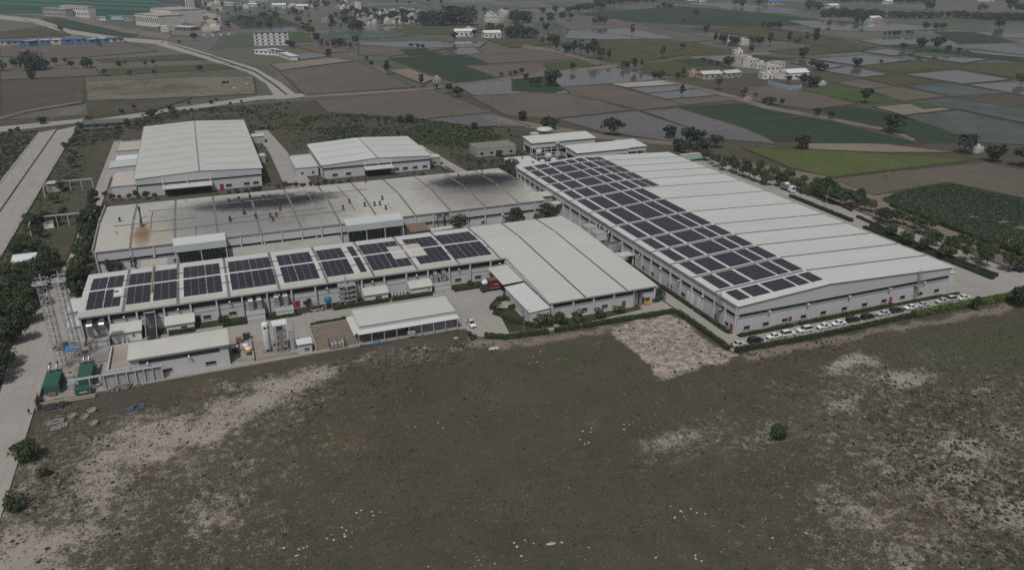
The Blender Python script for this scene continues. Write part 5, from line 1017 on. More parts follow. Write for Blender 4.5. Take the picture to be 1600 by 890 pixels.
# ================================================================ vehicles and the walker
def carpaint(name, col, rough=.3):
    t = NT(name); n = t.noise(1.5, 3); M[name] = t.out(t.mix(n, hsvmul(col, .92), hsvmul(col, 1.06)), rough, spec=.5)
carpaint('car_white', (.66,.66,.65)); carpaint('car_silver', (.42,.43,.46)); carpaint('car_black', (.016,.017,.02), .25); carpaint('car_maroon', (.06,.03,.03), .3); carpaint('truck_red', (.11,.014,.017), .45); carpaint('cab_dark', (.04,.042,.045), .4)
LOFT = {  # x, half width, sill z, belt z, roof half width, roof z
 'suv': [(-2.32,.72,.55,.80,.66,.82),(-2.28,.84,.36,.98,.74,1.02),(-2.18,.90,.32,1.06,.72,1.42),(-1.85,.92,.30,1.08,.70,1.70),(-.6,.93,.30,1.07,.71,1.76),(.35,.93,.30,1.05,.69,1.70),(.75,.93,.30,1.04,.66,1.42),(1.22,.92,.30,1.03,.80,1.06),(2.0,.90,.32,.95,.80,.98),(2.28,.82,.38,.80,.74,.83),(2.34,.70,.50,.66,.64,.68)],
 'sedan': [(-2.22,.70,.50,.80,.62,.82),(-2.18,.82,.34,.90,.72,.94),(-1.75,.87,.30,.95,.76,.98),(-1.45,.88,.28,.95,.74,1.10),(-.85,.88,.28,.94,.64,1.42),(.05,.88,.28,.92,.63,1.46),(.45,.88,.28,.91,.62,1.36),(1.0,.88,.28,.90,.74,.95),(1.8,.86,.30,.84,.74,.87),(2.15,.80,.36,.70,.70,.72),(2.22,.68,.46,.58,.60,.60)]}
def car_mesh(kind, L=1.0):
    b, g = MB(), MB(); S = LOFT[kind]; R = []
    for (x, w, zs, zb, wr, zr) in S: x *= L; R.append([(x,-w*.94,zs),(x,-w,(zs+zb)/2),(x,-w*.97,zb),(x,-wr,zr),(x,wr,zr),(x,w*.97,zb),(x,w,(zs+zb)/2),(x,w*.94,zs)])
    for i in range(len(R)-1):
        a, c = R[i], R[i+1]; cab = max(S[i][5]-S[i][3], S[i+1][5]-S[i+1][3]); both = min(S[i][5]-S[i][3], S[i+1][5]-S[i+1][3])
        for j in range(7):
            q = [a[j], c[j], c[j+1], a[j+1]]
            if j in (2, 4) and both > .25: g.add(q, [(0,1,2,3)])
            elif j == 3 and cab > .25 and abs(S[i][5]-S[i+1][5]) > .2: g.add(q, [(0,1,2,3)])
            else: b.add(q, [(0,1,2,3)])
        b.add([a[0], a[7], c[7], c[0]], [(0,1,2,3)])
    b.add(R[0], [tuple(range(8))]); b.add(R[-1], [tuple(range(7,-1,-1))])
    return b, g
def make_car(kind, mat):
    o = thing('parked_car', '', '', (0,0,0)); b, g = car_mesh(kind); b.build('body', M[mat], o); g.build('window', M['car_glass'], o)
    for x in (-1.38, 1.42):
        for s in (-1, 1):
            m = MB(); m.tube((x,s*.64,.33),(x,s*.93,.33),.34,14); w = m.build('wheel', M['black_rubber'], o); MB().tube((x,s*.90,.33),(x,s*.945,.33),.19,10).build('rim', M['steel_grey'], w)
    for s in (-1, 1):
        f = 2.24 if kind == 'suv' else 2.12
        MB().box(f-.02, f+.09, s*.55-.17, s*.55+.17, .60, .76).build('headlight', M['tank_white'], o); MB().box(-f-.12, -f+.02, s*.6-.13, s*.6+.13, .72, .92).build('tail_light', M['red_paint'], o); MB().box(.62, .78, s*1.0-.09, s*1.0+.09, .98, 1.1).build('mirror', M[mat], o)
    m = MB(); m.box(2.2, 2.38, -.55, .55, .36, .55); m.box(-2.38, -2.2, -.6, .6, .36, .52); m.build('bumper', M['black_rubber'], o)
    if kind == 'suv':
        for s in (-1, 1): MB().box(-1.6, .2, s*.62-.03, s*.62+.03, 1.74, 1.80).build('roof_rail', M['steel_grey'], o)
    return o
PARK = 'cars parked along the hedge in front of the big warehouse'
CARS = [(1155,541,'sedan','car_silver',1,'silver blue sedan parked first in the row, by the round red sign'),(1181,535,'suv','car_black',1,'black car parked between the silver blue sedan and a white hatchback'),(1210,528.5,'sedan','car_white',-1,'white car parked between the first black car and a white van-like car'),
 (1232,524.5,'suv','car_white',1,'tall white car with long dark side windows, tail to the black car'),(1258,518.5,'suv','car_white',-1,'white car facing the tall white car across a short gap'),(1288,513,'sedan','car_white',-1,'white sedan parked alone opposite a warehouse window'),(1311,508,'sedan','car_white',-1,'white sedan parked just before the two black cars'),
 (1334,502.5,'suv','car_black',1,'first of two neighbouring black cars, behind a white sedan'),(1357,498,'suv','car_black',1,'second of two neighbouring black cars, beside the silver hatchback'),(1381,492.5,'sedan','car_silver',-1,'silver car parked between a black car and a maroon car'),(1402,488,'suv','car_maroon',1,'dark maroon car parked beside a silver car'),
 (1424,483,'sedan','car_white',-1,'white sedan half hidden by the tall bright hedge, next to the maroon car'),(1443,479,'sedan','car_silver',1,'silver sedan half hidden by the tall bright hedge'),(1473,473,'sedan','car_silver',-1,'silver car showing its windscreen above the tall bright hedge'),(1490,470,'suv','car_silver',1,'pale car with dark windows near the last shrub of the row'),(1506,468,'sedan','car_white',-1,'white car parked last in the row beside the dark shrub')]
protos = {}
for (u, v, kind, mat, face, lab) in CARS:
    p = protos.get((kind, mat)); o = copy_tree(p) if p else make_car(kind, mat); protos.setdefault((kind, mat), o)
    x, y, _ = G(u, v); o.location = (x, y+.35, .03); o.rotation_euler = (0, 0, (0 if face > 0 else pi)+random.uniform(-.04,.04)); tag(o, lab, 'car', PARK)
# pick-up in the yard
o = make_car('suv', 'car_white'); o.name = 'pickup_truck'
for ch in list(o.children):
    if ch.name.split('.')[0] in ('body', 'window', 'roof_rail'): bpy.data.objects.remove(ch)
S = [(-2.6,.80,.45,.98,.78,1.0),(-2.55,.86,.40,1.02,.80,1.04),(-.78,.88,.34,1.02,.80,1.04),(-.72,.88,.32,1.02,.70,1.66),(-.2,.88,.32,1.02,.69,1.70),(.45,.88,.32,1.02,.68,1.64),(1.1,.88,.32,1.02,.78,1.05),(2.1,.86,.36,.94,.78,.97),(2.35,.76,.46,.74,.7,.76)]
LOFT['pick'] = S; b, g = car_mesh('pick'); b.build('body', M['car_white'], o); g.build('window', M['car_glass'], o)
MB().box(-2.45,-.9,-.68,.68,1.0,1.05).build('load_bed', M['black_rubber'], o)
x, y, _ = G(736, 508); o.location = (x, y, .03); o.rotation_euler[2] = -pi/2+.02; tag(o, 'white pick-up with dark open load bed parked alone in the concrete yard', 'pickup')
# red truck under the canopy
o = thing('box_truck', 'dark red box truck with white cab deflector backed under the loading canopy', 'truck', (80.5, 218.2, 0)); x, y = 75.2, 218.3
MB().box(x+2.3,x+12.0,y-1.3,y+1.3,1.15,4.0).build('cargo_box', M['truck_red'], o); MB().box(x+2.3,x+12.0,y-1.32,y+1.32,3.98,4.06).build('box_roof', M['truck_top'] if 'truck_top' in M else M['truck_red'], o)
m = MB(); m.add([(x,y-1.2,.55),(x+2.1,y-1.2,.55),(x+2.1,y-1.2,2.95),(x+.35,y-1.2,2.95),(x-.05,y-1.2,1.6),(x,y+1.2,.55),(x+2.1,y+1.2,.55),(x+2.1,y+1.2,2.95),(x+.35,y+1.2,2.95),(x-.05,y+1.2,1.6)], [(0,1,2,3,4),(9,8,7,6,5),(0,5,6,1),(1,6,7,2),(2,7,8,3),(3,8,9,4),(4,9,5,0)]); m.build('cab', M['cab_dark'], o)
m = MB(); m.add([(x+.5,y-1.05,3.0),(x+.5,y+1.05,3.0),(x+2.0,y+1.05,3.9),(x+2.0,y-1.05,3.9),(x+2.0,y-1.05,3.0),(x+2.0,y+1.05,3.0)], [(0,3,2,1),(0,4,3),(1,2,5),(3,4,5,2)]); m.build('wind_deflector', M['tank_white'], o)
m = MB(); m.add([(x+.01,y-1.05,1.75),(x+.01,y+1.05,1.75),(x+.31,y+1.05,2.8),(x+.31,y-1.05,2.8)], [(0,1,2,3)]); m.xf(lambda p: (p[0]-.03,p[1],p[2])); m.build('windscreen', M['car_glass'], o)
for q in (.9, 7.6, 8.9, 10.2):
    for s in (-1, 1): MB().tube((x+q,y+s*.75,.5),(x+q,y+s*1.22,.5),.5,14).build('wheel', M['black_rubber'], o)
MB().box(x+.2,x+12,y-1.1,y+1.1,.75,1.12).build('chassis', M['black_rubber'], o); MB().box(x+2.4,x+11.9,y-1.36,y-1.303,1.16,1.32).build('side_rail', M['wall_grey'], o)
m = MB(); q = x+4.2
for k, wd in enumerate((.42,.36,.4,.3,.42,.38,.34,.46,.3,.4,.36,.4)): m.box(q, q+wd*.72, y-1.33, y-1.303, 2.25, 2.62); q += wd
m.build('side_lettering', M['letter_pink'] if 'letter_pink' in M else M['tank_white'], o)
# white tanker lorry on the east road, small red cart
o = thing('lorry', 'white-topped lorry standing on the east road under the trees', 'truck', (245.4, 279, 0)); MB().box(244.2,246.6,275,280.5,1.0,3.2).build('load', M['concrete_dark'], o); MB().box(244.2,246.6,272.6,274.8,.6,3.0).build('cab', M['car_white'], o); MB().box(244.4,246.4,272.5,272.597,1.8,2.7).build('windscreen', M['car_glass'], o); MB().lathe((245.4,277.5,3.2),[(1.2,0),(1.1,.5),(.4,.8)],12).build('dome', M['tank_white'], o)
for yy in (273.6,277.8,279.6):
    for s in (244.3,246.5): MB().tube((s-.15,yy,.5),(s+.15,yy,.5),.5,12).build('wheel', M['black_rubber'], o)
o = thing('road_barrier', 'small red and white barrier lying on the east road', 'barrier', (246, 232, 0)); MB().box(244.9,247.1,231.8,232.2,.25,.6).build('board', M['red_paint'], o)
for s in (245.1,246.9): MB().box(s-.1,s+.1,231.6,232.4,.03,.25).build('foot', M['concrete'], o)
MB().box(245.4,245.8,231.75,231.797,.27,.58).build('stripe', M['tank_white'], o)
# round red sign, lamp poles
x, y, _ = G(1142, 546); o = thing('road_sign', 'round red sign on a short pole at the hedge corner', 'sign', (x, y, 0)); MB().tube((x,y,0),(x,y,1.5),.05).build('pole', M['steel_grey'], o); MB().tube((x,y-.06,1.8),(x,y-.02,1.8),.45,18).build('disc', M['red_paint'], o)
def lamp_pole(x, y, h, lab, grp, arm=(1.4,0)):
    o = thing('lamp_post', lab, 'lamp post', (x, y, 0), grp); MB().tube((x,y,0),(x,y,h),.09,6,.05).build('pole', M['steel_grey'], o); m = MB(); m.tube((x,y,h),(x+arm[0],y+arm[1],h+.35),.045,5); m.build('arm', M['steel_grey'], o); MB().box(x+arm[0]-.3,x+arm[0]+.3,y+arm[1]-.14,y+arm[1]+.14,h+.3,h+.42).build('lamp_head', M['wall_grey'], o)
for k in range(9): lamp_pole(-86, 330+k*27, 8.5, 'slim grey lamp post on the median of the west road', 'lamp posts on the west road')
lamp_pole(*G(818.5,524)[:2], 7.5, 'slim lamp post at the edge of the concrete yard', None); lamp_pole(*G(493,520)[:2], 7, 'slim lamp post beside the bare earth plot', None)
for k, (u, v) in enumerate(((1480,398),(1405,372),(1290,322),(1512,413))): lamp_pole(*G(u, v)[:2], 8, 'slim grey lamp post along the east road hedge', 'lamp posts along the east road')
# the walker: one continuous skinned body
def person():
    x, y, _ = G(46.5, 647.5); me = bpy.data.meshes.new('person')
    P = [(0,0,.95),(0,0,1.2),(0,.01,1.42),(0,0,1.53),(0,-.03,1.66),(.1,0,.9),(.12,-.16,.5),(.12,-.1,.08),(.12,-.24,.04),(-.1,0,.9),(-.12,.14,.52),(-.12,.30,.12),(-.12,.20,.05),(.2,.0,1.40),(.25,.12,1.14),(.24,.02,.90),(.24,-.05,.82),(-.2,0,1.40),(-.25,-.1,1.14),(-.24,-.22,.94),(-.24,-.28,.88)]
    Ed = [(0,1),(1,2),(2,3),(3,4),(0,5),(5,6),(6,7),(7,8),(0,9),(9,10),(10,11),(11,12),(2,13),(13,14),(14,15),(15,16),(2,17),(17,18),(18,19),(19,20)]
    Rd = [.15,.15,.16,.06,.115,.095,.07,.05,.04,.095,.07,.05,.04,.075,.05,.04,.045,.075,.05,.04,.045]
    me.from_pydata(P, Ed, []); o = bpy.data.objects.new('person', me); COL.objects.link(o); o.location = (x, y, .03); o.rotation_euler[2] = .5
    md = o.modifiers.new('skin', 'SKIN')
    for i, v in enumerate(me.skin_vertices[0].data): v.radius = (Rd[i], Rd[i]); v.use_root = i == 0
    s = o.modifiers.new('sub', 'SUBSURF'); s.levels = 2; s.render_levels = 2
    t = NT('person_clothes'); sep = t.n.new('ShaderNodeSeparateXYZ'); t.link(t.tc.outputs['Object'], sep.inputs[0])
    c = t.ramp(t.math('DIVIDE', sep.outputs[2], 1.8), [(0,(.01,.01,.012)),(.05,(.012,.013,.02)),(.5,(.018,.02,.035)),(.52,(.022,.026,.06)),(.835,(.20,.12,.085)),(.915,(.012,.01,.01))], True); me.materials.append(t.out(c, .8))
    tag(o, 'person in dark blue clothes walking along the concrete road by the open gate', 'person')
person()
# ================================================================ vegetation
def leafmat(name, a, b, c, rough=.7):
    t = NT(name); r = t.geo.outputs['Random Per Island']; col = t.mix(r, a, b); col = t.mix(t.ramp(t.noise(.5, 3), [(.4,0.),(.7,.8)]), col, c); col = t.mix(t.math('MULTIPLY', t.rand(), .45), col, hsvmul(a, .75))
    t.b.inputs['Subsurface Weight'].default_value = 0; M[name] = t.out(col, rough, spec=.25)
leafmat('leaf_dark', (.020,.033,.015), (.048,.070,.029), (.036,.052,.022)); leafmat('leaf_mid', (.026,.042,.016), (.066,.092,.034), (.046,.064,.026)); leafmat('leaf_olive', (.040,.046,.020), (.088,.094,.044), (.068,.066,.034))
leafmat('leaf_hedge', (.024,.038,.012), (.058,.078,.024), (.040,.054,.016)); leafmat('leaf_bright', (.05,.085,.018), (.115,.165,.04), (.085,.12,.03)); leafmat('leaf_far', (.020,.031,.020), (.044,.058,.034), (.032,.042,.026)); leafmat('leaf_rust', (.07,.04,.022), (.13,.08,.04), (.09,.055,.03))
leafmat('tuft_dry', (.075,.063,.045), (.20,.172,.128), (.12,.102,.075), .9); leafmat('tuft_green', (.035,.042,.020), (.085,.09,.045), (.06,.06,.032), .9); leafmat('tuft_dark', (.042,.043,.028), (.085,.082,.054), (.062,.06,.04), .9); leafmat('crop_leaf', (.034,.058,.03), (.066,.098,.05), (.048,.074,.038))
paint('bark', (.11,.085,.06), .25, 2., .95)
def quads(c, nrm, s, asp, rng):
    """leaf-clump quads: centres c, normals nrm, sizes s -> verts, faces"""
    n = len(c); nrm = nrm/np.linalg.norm(nrm, axis=1, keepdims=True); a = rng.normal(size=(n,3)); u = np.cross(nrm, a); u /= np.linalg.norm(u, axis=1, keepdims=True)+1e-9; w = np.cross(nrm, u)
    u = u*(s*.5)[:,None]; w = w*(s*.5*asp)[:,None]; bend = nrm*(s*.18)[:,None]
    V = np.stack([c-u-w-bend*rng.uniform(-1,1,(n,1)), c+u*.8-w*.9, c+u+w-bend, c-u*.7+w*1.05+bend*rng.uniform(-1,1,(n,1))], 1).reshape(-1,3); F = np.arange(4*n).reshape(n,4); return V, F
def leafobj(name, V, F, mat, parent=None):
    me = bpy.data.meshes.new(name); off = parent_origin(parent) if parent is not None else np.zeros(3); me.vertices.add(len(V)); me.vertices.foreach_set('co', (V-off).astype(np.float32).ravel()); me.loops.add(F.size); me.loops.foreach_set('vertex_index', F.ravel().astype(np.int32)); k = F.shape[1]
    me.polygons.add(len(F)); me.polygons.foreach_set('loop_start', np.arange(len(F), dtype=np.int32)*k); me.polygons.foreach_set('loop_total', np.full(len(F), k, np.int32)); me.update(); me.validate()
    for m in (mat if isinstance(mat, list) else [mat]): me.materials.append(m)
    o = bpy.data.objects.new(name, me); COL.objects.link(o); o.parent = parent; return o
def crown_geo(seed, R, z0, z1, n, leaf, nb=16, squash=1., irr=.35):
    rng = np.random.default_rng(seed); H = (z1-z0)/2; zc = (z0+z1)/2; B = []
    for k in range(nb):
        d = rng.normal(size=3); d /= np.linalg.norm(d); r = rng.uniform(.35,.8); B.append((d[0]*R*r, d[1]*R*r, zc+d[2]*H*r*.9, R*rng.uniform(.28,.28+irr)))
    B = np.array(B); k = rng.integers(0, nb, n); d = rng.normal(size=(n,3)); d /= np.linalg.norm(d, axis=1, keepdims=True); d[:,2] = np.abs(d[:,2])*np.where(rng.random(n) < .78, 1, -1); rr = B[k,3]*rng.uniform(.72,1.06,n)
    c = B[k,:3]+d*rr[:,None]*np.array([1,1,.8*squash]); nr = d+rng.normal(size=(n,3))*.45+np.array([0,0,.25]); return quads(c, nr, leaf*rng.uniform(.6,1.35,n), rng.uniform(.5,.95,n), rng)
def make_tree(seed, H, R, n, leaf, mat, bare=.28, trunk_r=.18, nb=16, squash=1., irr=.35, limbs=4):
    o = thing('tree', '', '', (0,0,0)); rng = np.random.default_rng(seed); m = MB(); zt = H*(bare+.25); lean = rng.uniform(-.03,.03,2)*H
    m.tube((0,0,-.2),(lean[0]*.5,lean[1]*.5,zt*.6),trunk_r,7,trunk_r*.75); m.tube((lean[0]*.5,lean[1]*.5,zt*.6),(lean[0],lean[1],H*.8),trunk_r*.75,6,trunk_r*.2)
    for k in range(limbs): a = 2*pi*k/limbs+rng.uniform(-.4,.4); z = zt*rng.uniform(.6,1.); m.tube((lean[0]*.5,lean[1]*.5,z),(R*.6*cos(a),R*.6*sin(a),z+R*.55),trunk_r*.45,5,trunk_r*.15)
    m.build('trunk', M['bark'], o); V, F = crown_geo(seed, R, H*bare, H, n, leaf, nb, squash, irr); leafobj('crown', V, F, M[mat], o); return o
TREES = {}
def kindset(key, lst):
    TREES[key] = lst
kindset('round', [make_tree(1,6.5,2.6,1300,.42,'leaf_mid'), make_tree(2,7.5,3.0,1500,.44,'leaf_dark'), make_tree(3,6.0,2.7,1300,.42,'leaf_olive',irr=.3), make_tree(4,7.0,2.5,1200,.42,'leaf_mid',.34)])
kindset('dense', [make_tree(5,8.5,3.6,2400,.46,'leaf_mid',.1,nb=24,irr=.45), make_tree(6,8.0,3.8,2400,.46,'leaf_mid',.08,nb=24), make_tree(7,9.0,3.3,2200,.46,'leaf_dark',.08,nb=22)])
kindset('column', [make_tree(8,8.0,1.9,1500,.4,'leaf_dark',.06,nb=18,irr=.25), make_tree(9,7.0,1.8,1300,.4,'leaf_mid',.06,nb=18,irr=.25)])
kindset('shrub', [make_tree(10,2.4,1.3,420,.3,'leaf_mid',.05,.07,10), make_tree(11,2.8,1.5,460,.3,'leaf_dark',.05,.07,10), make_tree(12,2.0,1.2,380,.28,'leaf_olive',.05,.06,9)])
kindset('far', [make_tree(13,9,4.2,420,1.15,'leaf_far',.16,.3,14,limbs=3), make_tree(14,8.5,4.6,460,1.2,'leaf_far',.12,.3,16,limbs=3), make_tree(15,10,4.0,420,1.1,'leaf_far',.2,.3,13,limbs=3), make_tree(21,9,3.8,380,1.1,'leaf_olive',.18,.3,12,limbs=3)])
kindset('far_tall', [make_tree(16,16,3.2,460,1.2,'leaf_far',.12,.35,18,limbs=3,irr=.3), make_tree(17,15,2.8,420,1.1,'leaf_olive',.15,.35,17,limbs=3,irr=.3)])
kindset('far_wide', [make_tree(18,10,7.0,700,1.5,'leaf_far',.05,.4,26,limbs=3), make_tree(19,11,6.5,700,1.5,'leaf_far',.05,.4,24,limbs=3)])
kindset('rust', [make_tree(20,6,2.4,300,.8,'leaf_rust',.2,.2,12,limbs=3)])
BASEH = {'round':6.8,'dense':8.5,'column':7.5,'shrub':2.4,'far':9.1,'far_tall':15.5,'far_wide':10.5,'rust':6}
NT_ = {}
def plant(kind, x, y, h, label, group, name='tree', cat='tree', zb=-.05):
    L = TREES[kind]; k = NT_.get(kind, 0); NT_[kind] = k+1; src = L[k % len(L)] if k < len(L) else L[random.randrange(len(L))]
    o = src if k < len(L) else copy_tree(src); s = h/BASEH[kind]; o.name = name; o.location = (x, y, zb); o.scale = (s*random.uniform(.85,1.2), s*random.uniform(.85,1.2), s*random.uniform(.9,1.1)); o.rotation_euler[2] = random.uniform(0, 2*pi)
    tag(o, label, cat, group); return o
def plants(kind, L, h, label, group, jitter=.15, **kw):
    for p in L: x, y, _ = G(*p[:2]); plant(kind, x, y, (p[2] if len(p) > 2 else h)*random.uniform(1-jitter,1+jitter), label, group, **kw)
plants('dense', [(8,575),(2,540),(28,535),(12,505),(40,505),(52,480),(5,470),(30,462),(58,455),(14,440),(44,440),(72,432),(82,418),(-8,600)], 8.5, 'dense dark tree in the thicket along the internal road west edge', 'thicket trees west of the internal road', name='thicket_tree')
plants('dense', [(55,392),(38,388),(62,372),(50,360),(28,402),(70,355)], 6.5, 'bushy tree beside the white-roofed hut and the container hut', 'trees near the western huts', name='bushy_tree')
plants('round', [(100,342),(112,262),(118,246),(104,238),(108,290),(116,228),(122,215),(96,300),(86,318),(128,205),(92,352),(140,190),(150,203),(165,203),(185,206),(200,201),(215,196)], 5, 'small tree in the scrub strip beside the west road', 'scrub strip trees', name='small_tree')
plants('column', [(150,327),(143,342),(138,358),(132,375),(140,378),(128,392),(134,400),(125,412),(130,424),(119,428),(126,440),(116,446),(122,456),(147,350),(112,462),(153,338),(146,366),(140,388),(136,412),(131,436),(126,450),(120,466),(144,328),(132,362),(137,446),(128,462)], 8.5, 'dark columnar tree in the row at the middle hall west gable', 'columnar trees at the west gable', name='columnar_tree')
plants('column', [(160,424),(168,418),(180,421),(192,419),(204,417),(176,412),(198,410),(214,414),(186,424),(210,420),(172,426),(190,408)], 6.0, 'leafy tree squeezed between the front and middle halls', 'trees between the long halls', name='leafy_tree')
plants('round', [(719,366,7.5),(788,364,5),(799,361,6.5),(810,358,6.5),(843,352,7),(852,345,7.5),(860,340,6)], 6, 'tree standing in the lane behind the wing roof', 'lane trees behind the wing')
plants('round', [(u, 316-(u-165)*.045-random.uniform(0,4)) for u in (166,176,187,203,214,228,243)]+[(u, 306-(u-355)*.05) for u in (358,371,386,397,404)]+[(u, 297-(u-440)*.075) for u in (436,447,455,463,474,486,498,508,520,532,545)]+[(u, 290-(u-590)*.09) for u in (592,603,615,628,640,655,662,675,690,703,716)], 3.4, 'low leafy tree in the planted strip north of the middle hall', 'trees north of the middle hall', name='young_tree')
plants('dense', [(786,281,7.5),(797,276,9.5),(776,284,5),(803,280,6)], 8, 'tall dark tree at the gap between middle hall and warehouse', 'trees at the hall gap')
plants('shrub', [(852,507,3.6),(874,504,3.2),(901,501,3.9),(936,496,3.6),(967,489,3.5),(881,506,2.2),(912,502,2.0),(943,497,1.9),(1027,468,3.8),(1021,472,2.4)], 3, 'round clipped shrub in the bed in front of the wing', 'shrubs in front of the wing', name='shrub', cat='shrub')
plants('shrub', [(829,498,1.6),(822,492,1.5),(808,468,2.2),(796,470,2.0),(790,464,1.8),(786,450,3.0),(796,447,2.6),(818,498,1.4),(835,503,1.8)], 2, 'small shrub in the yard island beside the wing annex', 'shrubs in the yard island', name='shrub', cat='shrub')
plants('shrub', [(347,503,2.2),(354,502,2.0),(482,478,2.4),(241,524,2.6),(223,520,2.2),(735,446,1.6),(468,492,1.3)], 2, 'small shrub in the bed along the front hall', 'shrubs along the front hall', name='shrub', cat='shrub')
plants('round', [(1222,288),(1241,296),(1258,304),(1277,311),(1296,318),(1312,322),(1328,322),(1350,330),(1268,298),(1288,304),(1306,308),(1340,316),(1120,262),(1142,270),(1160,276),(1178,284),(1198,290),(1104,252),(1088,246),(1070,240),(1135,258),(1165,264),(1186,272),(1208,279),(1232,284),(1215,292),(1250,300),(1268,307),(1286,315),(1304,320),(1336,326),(1320,312),(1298,300),(1276,295),(1255,290),(1345,322),(1360,332),(1128,266),(1150,273),(1170,280),(1190,287),(1112,257),(1096,249)], 6.6, 'leafy tree in the double row beside the north stretch of east road', 'trees beside the east road', name='avenue_tree')
plants('round', [(1391,372),(1416,384),(1448,394),(1452,378),(1477,406),(1400,350),(1428,358),(1374,345),(1508,408),(1540,418),(1518,392),(1546,402),(1575,425),(1596,424),(1455,362),(1560,398),(1585,404),(1384,352),(1410,352),(1438,366),(1462,386),(1488,398),(1500,390),(1530,410)], 6.4, 'leafy tree in the brown park strip opposite the warehouse roof', 'trees in the park strip', name='park_tree')
plants('dense', [(1592,480,7.5),(1602,474,6.5)], 7, 'large dark tree beyond the end of the bright hedge', 'dark trees at the hedge end')
plants('round', [(1525,484,3.6)], 3.6, 'dark young tree at the kerb beside the last parked car', None)
plants('dense', [(1214,686,5.0)], 5.0, 'lone round green bush standing in the open rough field', None, name='bush', cat='bush')
plants('dense', [(43,717,6.0)], 6.0, 'dense green bush beside the concrete road below the pallets', None, name='bush', cat='bush'); plants('shrub', [(22,792,3.4),(30,795,2.4),(68,742,2.6)], 2.4, 'low green bush at the edge of the concrete road', 'low bushes by the road', name='bush', cat='bush')
plants('far', [(957,212,10),(1046,216,8),(1078,232,10),(1090,228,9),(1118,230,9),(1060,236,7),(1098,236,8),(852,214,12),(866,202,7),(816,188,6),(640,191,6),(625,191,4)], 8, 'rounded tree on the track edge between plant and wet fields', 'track edge trees')
# --- fields: trees read off the photograph (picture place, height in picture)
FT = {0:[(385,200,35),(90,415,45),(300,420,45),(345,410,40),(410,400,30),(450,425,35),(655,475,35),(205,495,45),(810,470,25),(965,465,30),(1250,450,38),(745,415,30),(780,405,25),(910,410,25),(960,410,28),(265,775,45),(70,830,25),(115,835,35),(950,745,60),(1090,725,50),(840,690,30),(760,705,25),(1060,690,30),(1320,650,25),(1355,635,20),(1185,655,25),(625,295,30),(1215,255,45),(800,790,45),(15,445,60),(180,340,25),(1120,270,18),(1440,660,20),(1510,640,18),(500,800,30),(700,790,25)],
 400:[(150,150,30),(240,100,40),(270,150,45),(330,215,60),(300,200,40),(355,215,50),(380,260,50),(410,290,55),(455,350,45),(490,300,60),(520,290,50),(620,280,50),(225,300,40),(205,290,35),(560,150,50),(600,90,40),(680,85,35),(780,165,50),(930,165,55),(1180,160,60),(1340,160,90),(1360,70,30),(1430,75,30),(1460,205,60),(1520,215,60),(1590,225,60),(1240,260,55),(1365,230,40),(970,295,25),(1010,300,25),(1045,305,30),(690,380,35),(720,420,35),(1205,580,55),(1265,605,60),(1130,555,30),(1535,480,35),(1590,475,30),(960,765,50),(900,765,35),(765,755,25),(1365,805,45),(700,745,20),(425,40,35),(450,40,30),(375,60,50),(550,30,25),(1560,90,40),(1080,20,25),(960,25,20),(880,25,20),(1160,30,25),(50,130,40),(90,140,40),(20,180,40),(120,110,35)],
 800:[(190,85,35),(240,135,50),(270,90,40),(310,130,50),(350,90,45),(370,125,35),(185,140,30),(145,225,40),(215,190,45),(265,280,60),(340,330,60),(545,370,60),(520,155,45),(550,155,50),(580,155,45),(910,65,35),(950,65,40),(985,65,40),(1145,110,45),(1075,140,20),(1215,200,35),(1330,275,55),(1070,310,40),(1385,285,60),(1500,280,50),(1545,290,50),(1495,320,35),(1355,425,70),(690,430,50),(720,425,40),(930,490,50),(890,490,40),(1035,490,40),(380,445,45),(255,540,90),(160,545,60),(120,540,50),(60,470,40),(20,475,40),(1520,610,25),(1575,645,30),(65,740,55),(1390,40,40),(1440,45,40),(1545,40,40),(1570,170,35),(780,30,35),(840,25,35),(880,25,30),(1240,400,25),(1200,385,20),(1280,410,25),(90,500,40),(230,510,40)]+[(395+k*27,78-k*4.2,45) for k in range(14)],
 1200:[(380,165,40),(550,145,40),(590,160,60),(985,195,45),(1050,190,40),(1090,190,35),(995,60,45),(1025,60,30),(1320,70,35),(1360,65,35),(1445,170,50),(1510,80,60),(1550,80,45),(1590,80,40),(175,280,40),(220,360,55),(550,415,50),(845,310,35),(955,325,60),(1050,325,80),(1120,325,38),(1190,330,25),(705,395,20),(275,420,45),(310,440,50),(355,445,45),(225,530,60),(285,545,70),(605,645,75),(1580,525,60),(20,655,45),(85,645,30),(305,720,50),(395,745,45),(780,830,110),(30,190,50),(70,190,50),(0,185,45),(1340,60,30),(730,225,25),(760,222,25),(790,220,25),(820,218,25),(870,220,25),(900,222,25),(130,520,40)]}
FTALL = {400:[(475,160,60),(450,310,70),(560,310,70),(590,315,70),(820,465,90),(1035,540,85)],800:[(190,290,80),(230,290,100),(280,320,70),(390,340,85),(430,350,100),(470,360,95),(510,365,130),(605,380,80),(750,235,85),(940,365,100),(765,440,80),(810,430,80),(1290,560,100),(1060,610,80),(1270,270,70),(1300,275,65),(1360,315,70),(1070,480,60)],1200:[(130,275,75),(200,280,60),(240,265,65),(295,290,100),(10,290,90)]}
FWIDE = {0:[(200,440,90),(255,440,60),(545,425,62)],400:[(640,188,60),(1050,160,75),(1110,160,85),(1160,160,75),(1240,155,95),(1300,155,110),(600,190,55)],800:[(30,145,75),(90,142,60),(40,235,75),(95,240,75),(-10,240,70)],1200:[(260,60,48),(310,62,42),(400,98,45),(470,105,50),(560,110,48),(660,108,40)]}
